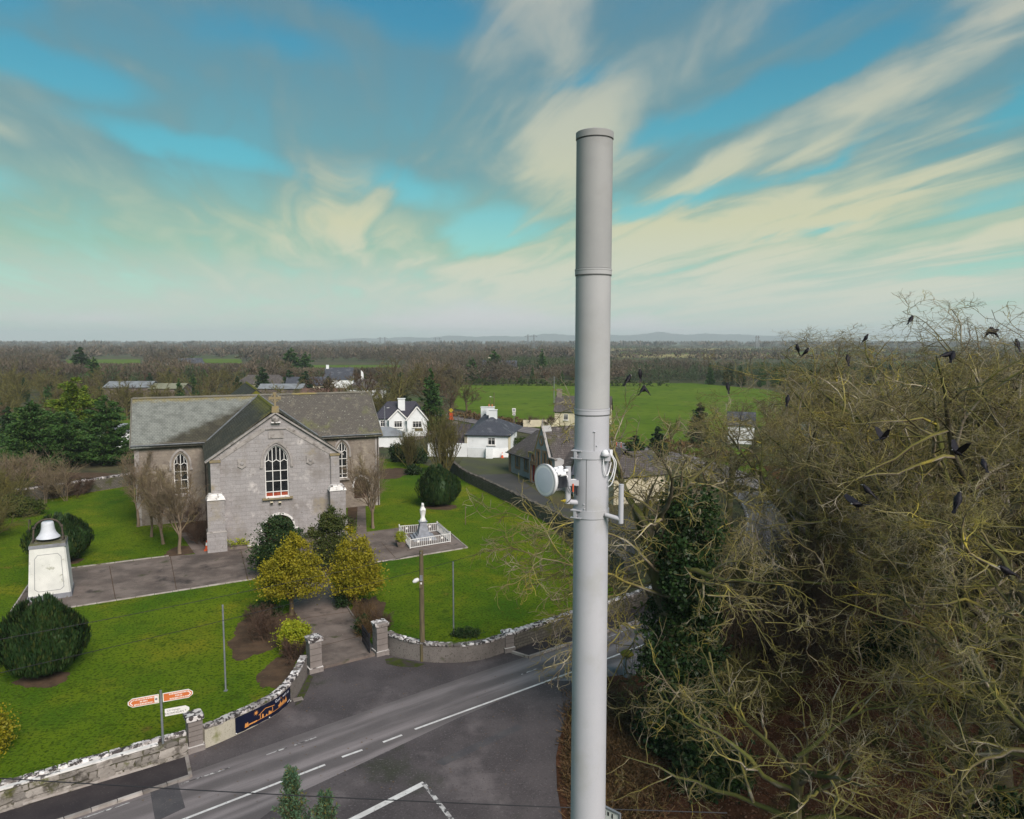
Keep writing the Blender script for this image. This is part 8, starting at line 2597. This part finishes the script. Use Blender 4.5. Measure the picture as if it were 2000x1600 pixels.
# leaf litter as real leaves on the woodland floor
n = 30000
lx = np.stack([rng.uniform(3, 30, n), rng.uniform(22, 46, n)], 1)
lx = lx[lx[:, 1] < 33 + (lx[:, 0] - 3.5) * 0.86 - 0.6]
P = np.concatenate([lx, rng.uniform(0.03, 0.07, (len(lx), 1))], 1)
v, f = leaf_quads(P, 0.085, rng, 1.5, (0, 0, 1), 0.0)
v[:, 2] = np.maximum(v[:, 2] * 0.7, 0.022)
m_litter_leaf = foliage_mat('fallen_leaf_brown', (0.10, 0.046, 0.026), (0.14, 0.070, 0.040), (0.24, 0.14, 0.09), scale=0.8, trans=0.0)
tag(link_mesh('leaf_litter', np_mesh('leaf_litter', v, f, m_litter_leaf)), 'red-brown fallen leaves covering the woodland floor', 'leaves', kind='stuff')
# gate post with a mossy cap and dark fence beside the road
gp = empty('fence_post', (*(5.83, 36.29), 0), 0.6, 'stone post with mossy cap beside the dark picket fence', 'post')
MB().box((0, 0, 0.55), (0.28, 0.28, 1.2)).build('shaft', m_stat_grey, gp)
MB().lathe([(0.34, 0.0), (0.36, 0.08), (0.20, 0.22), (0.0, 0.30)], 6, (0, 0, 1.15)).build('cap', m_moss, gp)
pf = empty('picket_fence', (*(6.04, 36.35), 0), R(36), 'dark picket fence running into the ivy', 'fence')
pk = MB().box((0, 0, 0.5), (0.09, 0.03, 1.0)).mesh('picket', m_stat_grey)
for k in range(9):
    link_mesh('picket', pk, pf, (0.15 + 0.16 * k, 0, 0))
for zz in (0.3, 0.95):
    MB().box((0.8, 0.03, zz), (1.6, 0.04, 0.06)).build('rail', m_kerb if zz > 0.5 else m_stat_grey, pf)

# ================================================================ hedgerow trees, woods and fields behind
FB = []
for k, (m_, tw) in enumerate(((m_bark_brown, 0.040), (m_bark_brown, 0.038), (m_bark_olive, 0.042), (m_bark_red, 0.036), (m_bark_olive, 0.038))):
    FB.append(tree_meshes(500 + k, 10.0, [dict(per=11, t0=0.28, t1=1.0, a0=15, a1=62, len=0.42, seg=5, gnarl=0.13, trop=0.05, rf=0.5, rend=tw * 1.1, k=4),
                                          dict(per=8, t0=0.2, t1=1.0, a0=20, a1=60, len=0.46, seg=3, gnarl=0.18, trop=0.04, rf=0.55, rend=tw * 0.8, k=3),
                                          dict(per=7, t0=0.2, t1=1.0, a0=20, a1=60, len=0.5, seg=2, gnarl=0.2, trop=0.03, rf=0.6, rend=tw * 0.55, k=3)], m_, trunk_len=0.45, r0=0.22, ktrunk=6))
EV_ME = [cypress_mesh(600, 10.0, 3.6, 2600, 0.42, m_cypress, 0.55), cypress_mesh(601, 10.0, 2.6, 2400, 0.40, m_cypress, 0.8), cypress_mesh(602, 10.0, 3.2, 2600, 0.42, m_ivy, 0.5)]
EV_TR = MB().tube([(0, 0, -0.1), (0, 0, 8.5)], [0.2, 0.05], 6).mesh('trunk', m_bark_brown)
rs = random.Random(41)
TONE = ('brown', 'dark brown', 'olive', 'reddish', 'olive brown')


def place_words(x, y, H):
    a = math.degrees(math.atan2(x, y))
    size = 'tall' if H > 8.8 else ('middling' if H > 7.2 else 'low')
    side_ = ('far left' if a < -31 else 'left of the church' if a < -26.5 else 'above the left church roof' if a < -19 else 'above the church cross' if a < -14 else 'above the right church roof' if a < -10 else 'near the bungalow' if a < -4 else 'behind the field' if a < 8 else 'behind the ivy tree' if a < 17 else 'behind the rookery' if a < 27 else 'far right')
    far_ = 'near' if y < 100 else ('in nearer rows' if y < 165 else 'in middle rows' if y < 235 else 'in farthest rows')
    return size, side_, far_


road_xy = [(p.x, p.y) for p in ROADP]
FIELDP = [(-18.75, 285.81), (26.58, 296.13), (72.42, 299.74), (89.38, 258.73), (82.27, 198.10), (51.89, 149.55), (25.29, 121.19), (12.30, 136.15), (1.06, 152.36), (-14.93, 187.47)]


def inside(p, poly):
    c = False
    for i in range(len(poly)):
        (x1, y1), (x2, y2) = poly[i], poly[i - 1]
        if (y1 > p[1]) != (y2 > p[1]) and p[0] < (x2 - x1) * (p[1] - y1) / (y2 - y1) + x1:
            c = not c
    return c


HOUSES = [(-58, 249, 12), (-66, 239, 12), (-44, 221, 10), (-70, 225, 9), (-54, 212, 9), (-84, 249, 12), (-172, 398, 12), (-186, 404, 14), (-107, 209, 10), (-97, 210, 8), (-6, 356, 12), (37, 126, 8), (53, 123, 9), (-56, 120, 12), (-20, 138, 12), (-4, 114, 13), (13, 152, 11), (8, 84, 12), (-59, 106, 5)]


def clear(x, y, m_=5.0):
    if inside((x, y), FIELDP) or inside((x, y), LAWN):
        return False
    if any(math.hypot(x - a, y - b) < m_ + 1.5 for a, b in road_xy):
        return False
    # keep the views down to the houses open too
    return not any(math.hypot(x - a, y - b) < r_ or (abs(x - a * (y / b)) < r_ * 0.8 and b - 38 < y < b) for a, b, r_ in HOUSES)


def low_view(x, y):
    """tallest growth that still leaves the far fields in sight"""
    fx = x / y
    if -0.30 < fx < -0.14:
        return 17 - 52 * y / 1450
    if -0.61 < fx < -0.49 or -0.43 < fx < -0.35:
        return 17 - 44 * y / 1450
    return 99.0


def far_tree(x, y, H, k, label, group):
    e = empty('bare_tree', (x, y, -0.1), rs.uniform(0, 6.28), label, 'tree', group)
    s = H / 9.6
    e.scale = (s * rs.uniform(0.9, 1.2), s * rs.uniform(0.9, 1.2), s)
    link_mesh('trunk', FB[k][0], e)
    link_mesh('crown', FB[k][1], e)
    return e


def far_evergreen(x, y, H, k, label, group, w=1.0):
    e = empty('evergreen_tree', (x, y, -0.1), rs.uniform(0, 6.28), label, 'tree', group)
    s = H / 10.0
    e.scale = (s * w, s * w, s)
    link_mesh('trunk', EV_TR, e)
    link_mesh('crown', EV_ME[k], e)
    return e


# particular trees one can pick out
for (x, y, H, k, lab) in ((-27, 172, 13.0, 2, 'tall olive bare tree between the bungalow and the field'), (-20, 176, 14.0, 0, 'tallest bare tree at the near corner of the field'), (-35, 180, 12.5, 3, 'reddish bare tree behind the bungalow'), (-44, 176, 11.5, 3, 'rounded reddish bare tree right of the hipped house'), (-12.8, 158, 8.6, 3, 'single bare tree beside the bend of the far road'), (-30, 190, 15.0, 1, 'bare tree rising above the horizon line of the field'), (-40, 165, 10.5, 1, 'dark bare tree just behind the bungalow roof'), (-50, 168, 9.0, 2, 'olive bare tree above the church right gable')):
    far_tree(x, y, H, k, lab, 'picked out hedgerow trees')
for (x, y, H, k, w, lab) in ((-98, 330, 15, 0, 1.2, 'dark evergreen clump standing above the bare wood'), (-90, 325, 13, 0, 1.1, 'dark evergreen beside the taller evergreen clump'), (-180, 310, 15, 2, 1.0, 'dark ivy covered tree far left'), (-152, 270, 12, 0, 1.0, 'dark round evergreen left of the sheds'), (-72, 240, 8, 2, 1.1, 'evergreen in front of the long house'), (-64, 230, 8, 2, 1.2, 'evergreen hedge tree beside the white farmhouse'), (-80, 238, 9, 2, 1.0, 'tall evergreen left of the white farmhouse'), (-56, 226, 6.5, 2, 1.3, 'round evergreen in front of the farm buildings'), (-16, 300, 11, 0, 0.9, 'evergreen at the far hedge of the field'), (14, 345, 13, 1, 1.0, 'dark pine beside the country house'), (-88, 196, 7, 1, 1.0, 'small dark conifer over the church ridge'), (-8, 335, 14, 0, 1.1, 'round pine left of the country house'), (-30, 200, 9, 2, 0.9, 'ivy column tree in the hedgerow'), (17, 102, 4.2, 2, 1.6, 'dark evergreen beyond the mast by the far road'), (21, 106, 5.0, 2, 1.1, 'ivy tree behind the road right of the mast'), (30, 118, 7.5, 2, 0.9, 'ivy covered tree by the white cottage')):
    far_evergreen(x, y, H, k, lab, 'picked out evergreens', w)
# the wood behind the church: individuals
cnt = 0
tries = 0
while cnt < 230 and tries < 9000:
    tries += 1
    y = 118 + 215 * rs.random() ** 1.1
    x = y * rs.uniform(-0.74, -0.06)
    if not clear(x, y) or (x > -26 and y < 160):
        continue
    if y < 128 and x > -70:
        continue
    H = min(rs.uniform(6.0, 10.5) if y > 150 else rs.uniform(5.0, 8.0), low_view(x, y))
    if H < 3.5:
        continue
    if rs.random() < 0.13:
        far_evergreen(x, y, H * 0.85, rs.choice((0, 2, 2)), '%s dark evergreen %s of the bare wood %s' % (lambda t: (t[0], t[2], t[1]))(place_words(x, y, H)), 'evergreens in the wood behind the church', rs.uniform(0.6, 0.9))
    else:
        k = rs.choice((0, 1, 2, 2, 3, 4))
        sz, sd_, fr_ = place_words(x, y, H)
        far_tree(x, y, H, k, '%s %s bare tree %s of the wood %s' % (sz, TONE[k], fr_, sd_), 'bare trees of the wood behind the church')
    cnt += 1
# scrub trees on the right, between rookery and field
cnt = 0
tries = 0
while cnt < 70 and tries < 4000:
    tries += 1
    y = rs.uniform(58, 175)
    x = rs.uniform(0.18, 0.80) * y
    if not clear(x, y, 4.0) or y < 50:
        continue
    H, k = rs.uniform(6.5, 10.5) if y < 110 else rs.uniform(5, 8), rs.choice((0, 1, 2, 4, 4))
    sz, sd_, fr_ = place_words(x, y, H)
    far_tree(x, y, H, k, '%s %s bare scrub tree %s %s' % (sz, TONE[k], fr_, sd_), 'bare trees of the right hand scrub')
    cnt += 1
# plantation along the back of the field
cnt = 0
for j in range(3):
    x = -18.0
    while x < 190:
        x += rs.uniform(4.5, 8.0)
        yb = 287 - 0.17 * max(0, x - 20) + 7 * j + rs.uniform(-2, 2)
        if not clear(x, yb, 3):
            continue
        H = rs.uniform(4.2, 6.6) + (1.6 if x > 45 else 0) + j * 0.8
        if rs.random() < (0.72 if x > 60 else 0.35):
            far_evergreen(x, yb, H, rs.choice((1, 1, 2)), '%s dark pine in row %s of the belt %s' % (place_words(x, yb, H)[0], ('one', 'two', 'three')[j], place_words(x, yb, H)[1]), 'pines of the belt behind the field', rs.uniform(0.7, 1.0))
        else:
            k = rs.choice((0, 1, 3))
            far_tree(x, yb, H * 0.95, k, '%s %s bare tree in row %s of the belt %s' % (place_words(x, yb, H)[0], TONE[k], ('one', 'two', 'three')[j], place_words(x, yb, H)[1]), 'bare trees of the belt behind the field')
# hedges along the field and the road
for k, (a, b, hh, lab) in enumerate((((-16, 284), (60, 277), 2.6, 'dark hedge along the back of the green field'), ((-14, 169), (2, 147.5), 1.4, 'brown hedge between far road and field'), ((24, 117), (32, 100), 1.6, 'scrubby hedge along the outer side of the road bend'))):
    e = empty('hedge', (a[0], a[1], 0), 0, lab, 'hedge')
    L = math.hypot(b[0] - a[0], b[1] - a[1])
    nb = max(3, int(L / 2.2))
    leaf_cloud(e, 'foliage', [((b[0] - a[0]) * (i + 0.5) / nb, (b[1] - a[1]) * (i + 0.5) / nb, hh * 0.4, 1.5, 1.1, hh * 0.5 * rs.uniform(0.8, 1.3)) for i in range(nb)], 140 * nb, 0.30, m_hedge if k == 0 else m_dead, 700 + k, clumps=nb * 6, spread=0.2)
for k, (x, y) in enumerate(((4.2, 147.5), (7.6, 147.2))):
    twig_shrub((x, y), ('reddish bush at the end of the cream garden wall', 'brown bush beside the roadside cottage')[k], 1.8, 1.2, 300, 720 + k, m_twigs, 16, 'bushes by the cottage', w=0.02)


# ---- far woodland: nobody could count these trees
def wood_mass(name, spots, tris, material, seed, label, size=(0.4, 0.9), thin=0.16):
    rng = np.random.default_rng(seed)
    S = np.asarray(spots)                   # x, y, H, w
    n = len(S)
    idx = np.repeat(np.arange(n), tris)
    u = _norm(rng.normal(0, 1, (len(idx), 3))) * rng.random((len(idx), 1)) ** 0.4
    H, w = S[idx, 2], S[idx, 3]
    P = np.stack([S[idx, 0] + u[:, 0] * w * 0.5, S[idx, 1] + u[:, 1] * w * 0.5, H * 0.55 + u[:, 2] * H * 0.45], 1)
    d = _norm(u + rng.normal(0, 0.5, P.shape) + np.array([0, 0, 0.7]))
    b = _norm(np.cross(d, rng.normal(0, 1, P.shape)))
    s = (size[0] + (size[1] - size[0]) * rng.random((len(P), 1))) * (w / 7.0)[:, None]
    v = np.stack([P - d * s, P + b * s * thin, P + d * s, P - b * s * thin], 1).reshape(-1, 3)
    v[:, 2] = np.maximum(v[:, 2], -0.05)
    o = link_mesh(name, np_mesh(name, v, np.arange(len(v)).reshape(-1, 4), material))
    return tag(o, label, 'woodland', kind='stuff')


def scatter(n, y0, y1, fx0, fx1, hmin, hmax, wmin, wmax, skip=None):
    out_ = []
    t = 0
    while len(out_) < n and t < n * 12:
        t += 1
        y = y0 + (y1 - y0) * rs.random() ** 1.3
        x = y * rs.uniform(fx0, fx1)
        if inside((x, y), FIELDP) or (skip and skip(x, y)):
            continue
        h_ = rs.uniform(hmin, hmax)
        if y < 560:
            h_ = min(h_, low_view(x, y))
        if h_ < 2.0:
            continue
        out_.append((x, y, h_, rs.uniform(wmin, wmax)))
    return out_


GAPS = [[(-340, 515), (-245, 515), (-250, 645), (-365, 645)], [(-310, 555), (-150, 470), (-75, 495), (-130, 595), (-325, 645)], [(-155, 385), (-55, 375), (-50, 452), (-165, 462)], [(95, 755), (335, 712), (430, 905), (140, 965)], [(135, 975), (470, 915), (565, 1155), (185, 1255)]]
def gap_or_house(x, y):
    fx = x / y
    if (-0.29 < fx < -0.15 and 345 < y < 520) or (-0.60 < fx < -0.50 and 430 < y < 680) or (-0.42 < fx < -0.36 and 520 < y < 700) or (-0.13 < fx < -0.02 and 700 < y < 950):
        return True
    return any(inside((x, y), g_) for g_ in GAPS) or any(math.hypot(x - a, y - b) < r_ * 1.3 for a, b, r_ in HOUSES)


wood_mass('woodland', scatter(1250, 270, 640, -0.78, 0.0, 6.5, 10.5, 5, 9, gap_or_house) + scatter(260, 320, 480, 0.0, 0.3, 4.5, 7.5, 5, 8, gap_or_house), 230, m_far_bare, 801, 'mass of bare brown woodland beyond the church')
wood_mass('woodland', scatter(150, 255, 620, -0.78, -0.02, 5.0, 9.0, 4, 7, gap_or_house), 230, m_far_green, 807, 'ivy covered and evergreen trees dotted through the bare woodland')
wood_mass('woodland', scatter(300, 350, 470, -0.06, 0.13, 6, 9.0, 4, 6, gap_or_house) + scatter(420, 300, 420, 0.16, 0.78, 4.5, 7.5, 4, 7, gap_or_house), 200, m_far_green, 802, 'mass of dark green pine plantation behind the field')
wood_mass('far_woodland', scatter(1500, 600, 2200, -0.80, 0.08, 6, 11, 9, 16, gap_or_house), 70, m_far_bare, 803, 'far bare woodland fading towards the left horizon', (0.6, 1.4), 0.25)
wood_mass('far_woodland', scatter(1100, 2000, 7000, -0.85, 0.75, 9, 15, 25, 60), 34, m_far_bare, 804, 'hazy tree lines along the horizon', (0.6, 1.2), 0.45)


def hedge_rows(n, seed):
    rr_ = random.Random(seed)
    S = []
    for _ in range(n):
        y = 640 + 2600 * rr_.random() ** 1.4
        x0 = y * rr_.uniform(0.08, 0.75)
        L = rr_.uniform(60, 260)
        sl_ = rr_.uniform(-0.15, 0.15)
        k = int(L / 7)
        for i in range(k):
            if rr_.random() < 0.75:
                S.append((x0 + i * 7, y + i * 7 * sl_, rr_.uniform(2.5, 7.5), rr_.uniform(6, 10)))
    return S


wood_mass('far_hedgerows', hedge_rows(70, 3), 26, m_far_bare, 805, 'far hedgerows between the pale fields right of the mast', (0.8, 1.5), 0.4)
wood_mass('far_hedgerows', hedge_rows(26, 8), 26, m_far_green, 806, 'far dark green hedgerows and copses right of the mast', (0.8, 1.5), 0.4)

# ================================================================ rooks
def rook_mesh(flying=False, wing=0.0):
    """one body surface: bill, head, breast, back, tail; folded or spread wings. Faces +x, feet at z=0"""
    mb = MB()
    sect = [(-0.235, 0.060, 0.030, 0.006), (-0.16, 0.085, 0.036, 0.016), (-0.09, 0.115, 0.062, 0.045), (-0.02, 0.135, 0.078, 0.068), (0.05, 0.150, 0.076, 0.072), (0.10, 0.170, 0.056, 0.056), (0.135, 0.195, 0.040, 0.042), (0.165, 0.210, 0.040, 0.040), (0.190, 0.206, 0.020, 0.019)]
    k = 12
    vs, fs = [], []
    for (x, z_, wy, wz) in sect:
        for j in range(k):
            a = 2 * math.pi * j / k
            vs.append((x, wy * 1.25 * math.cos(a), z_ + wz * 1.2 * math.sin(a)))
    for i in range(len(sect) - 1):
        for j in range(k):
            a, b = i * k + j, i * k + (j + 1) % k
            fs.append((a, b, b + k, a + k))
    fs.append(tuple(range(k - 1, -1, -1)))
    mb.add(vs, fs)
    n = len(sect)
    # bill
    base_ = [((n - 1) * k + j) for j in range(k)]
    tip = len(mb.v)
    mb.v.append((0.262, 0.0, 0.190))
    for j in range(k):
        mb.f.append((base_[j], base_[(j + 1) % k], tip))
        mb.mi.append(1)
    # fan tail
    mb.add([(-0.20, -0.030, 0.075), (-0.20, 0.030, 0.075), (-0.36, 0.052, 0.040), (-0.375, 0.0, 0.038), (-0.36, -0.052, 0.040), (-0.20, -0.030, 0.062), (-0.20, 0.030, 0.062), (-0.36, 0.050, 0.034), (-0.375, 0.0, 0.032), (-0.36, -0.050, 0.034)],
           [(0, 1, 2, 3, 4), (9, 8, 7, 6, 5), (0, 4, 9, 5), (1, 6, 7, 2), (2, 7, 8, 3), (3, 8, 9, 4)])
    for s in (-1, 1):
        if flying:
            w_ = wing
            W_ = [(0.10, s * 0.05, 0.165), (0.13, s * 0.20, 0.165 + 0.16 * w_), (0.04, s * 0.42, 0.165 + 0.40 * w_), (-0.10, s * 0.47, 0.165 + 0.44 * w_), (-0.12, s * 0.36, 0.16 + 0.33 * w_), (-0.15, s * 0.20, 0.15 + 0.15 * w_), (-0.12, s * 0.05, 0.14)]
            m_ = len(W_)
            lo = [(p[0], p[1], p[2] - 0.014) for p in W_]
            mb.add(W_ + lo, [tuple(range(m_)), tuple(range(2 * m_ - 1, m_ - 1, -1))] + [(i, (i + 1) % m_, m_ + (i + 1) % m_, m_ + i) for i in range(m_)])
        else:
            mb.add([(0.09, s * 0.066, 0.165), (0.02, s * 0.092, 0.150), (-0.12, s * 0.080, 0.110), (-0.30, s * 0.020, 0.070), (-0.14, s * 0.045, 0.148), (0.0, s * 0.058, 0.195)], [(0, 1, 5), (1, 2, 4, 5), (2, 3, 4), (0, 5, 4, 3, 2, 1)])
        mb.tube([(0.0, s * 0.030, 0.08), (0.01, s * 0.030, 0.0)], 0.009, 5)
        for dy in (-0.014, 0.0, 0.014):
            mb.tube([(0.005, s * 0.030, 0.004), (0.05, s * 0.030 + dy, 0.0)], 0.005, 4)
    return mb.mesh('rook', [m_feather, m_beak], True)


perch, fly1, fly2, bend = rook_mesh(), rook_mesh(True, 0.35), rook_mesh(True, 0.9), rook_mesh()
ROOKS = [  # position, heading deg, pitch deg, mesh, scale, label
    ((13.003, 33.500, 16.851), 200, -50, 0, 1.0, 'rook perched bolt upright at the left tip of the rookery crown'),
    ((12.937, 33.000, 16.446), -30, -35, 0, 1.0, 'rook perched just below the leftmost upright rook'),
    ((15.230, 33.500, 16.438), 80, -40, 0, 1.05, 'rook perched with its back turned, centre of the low crown'),
    ((16.276, 33.500, 16.736), -20, -40, 0, 1.0, 'rook perched on a fork in the low crown near the sky'),
    ((17.349, 33.000, 17.191), 35, -25, 0, 1.0, 'rook leaning up the slope between the two crowns'),
    ((18.494, 30.500, 18.484), -25, -45, 0, 1.0, 'rook perched highest against the sky at the tree top'),
    ((19.468, 30.500, 18.236), 160, -40, 0, 1.0, 'rook half hidden in the topmost twigs at the right'),
    ((14.771, 25.500, 16.502), 10, 0, 0, 1.05, 'rook sitting level on a bough, left of a close pair'),
    ((15.252, 25.500, 16.362), 50, -20, 0, 1.05, 'rook with tail down, right of a close pair'),
    ((17.621, 27.000, 16.880), 0, 5, 0, 1.05, 'rook crouched on a nest bough near the right edge'),
    ((19.567, 29.000, 16.831), 90, -40, 0, 1.0, 'rook at the far right edge under the skyline'),
    ((4.728, 29.500, 15.123), 40, -30, 0, 1.0, 'lower rook of the pair left on the ivy tree'),
    ((4.888, 29.500, 15.266), 20, -30, 0, 0.9, 'upper rook of the pair left on the ivy tree'),
    ((5.693, 30.500, 16.027), 100, -60, 0, 0.9, 'rook on the topmost twig of the ivy tree'),
    ((6.418, 29.500, 15.164), 150, -30, 0, 0.9, 'rook in the middle of the ivy tree crown'),
    ((7.107, 29.500, 15.347), 30, -30, 0, 0.9, 'rook on the right side of the ivy tree crown'),
    ((8.213, 31.000, 15.413), 90, -40, 0, 0.9, 'rook on the outer right twig of the ivy tree'),
    ((11.446, 32.000, 15.097), 60, -35, 0, 1.0, 'rook on the low left bough of the rookery trees'),
    ((10.573, 22.500, 14.033), 150, -25, 0, 1.05, 'rook perched left of the rook with raised wings'),
    ((10.824, 21.500, 14.075), 5, 0, 2, 0.72, 'rook landing with wings half raised in mid wood'),
    ((10.886, 18.000, 14.171), 180, -10, 2, 0.72, 'rook with fanned wings lifted above the pale branch'),
    ((10.812, 17.800, 13.789), 40, -35, 0, 1.05, 'rook perched on the pale forked branch'),
    ((9.957, 21.000, 12.167), 200, 10, 1, 1.1, 'rook flying low with spread wings through the wood'),
    ((13.702, 21.000, 14.304), 80, -20, 0, 0.9, 'rook in the shade of the right hand boughs'),
    ((11.227, 16.000, 12.527), 180, -10, 0, 1.0, 'rook cut by the right frame edge'),
]
PERCH = np.concatenate(BIG_TOP)
for (p, hd_, pt, k, sc, lab) in ROOKS:
    if k == 0:      # settle on the nearest twig
        near = PERCH[np.argmin(((PERCH - np.array(p)) ** 2).sum(1))]
        p = (float(near[0]), float(near[1]), float(near[2]))
    o = link_mesh('rook', (perch, fly1, fly2)[k], None, p)
    o.rotation_euler = (0, R(pt), R(hd_))
    o.scale = (sc, sc, sc)
    tag(o, lab, 'bird', 'rooks of the rookery')

# ================================================================ haze: a closed box of thin air round everything
m_haze = bpy.data.materials.new('thin_haze')
m_haze.use_nodes = True
q = NG(m_haze.node_tree)
o_ = q.n('ShaderNodeOutputMaterial')
pv = q.n('ShaderNodeVolumePrincipled')
pv.inputs['Color'].default_value = (0.84, 0.93, 0.97, 1.0)
pv.inputs['Density'].default_value = 0.00017
pv.inputs['Anisotropy'].default_value = 0.0
q.link(pv.outputs[0], o_.inputs['Volume'])
hz = MB().block(-9300, 9300, -400, 9500, -2.0, 128.0).build('haze', m_haze)
tag(hz, kind='stuff')
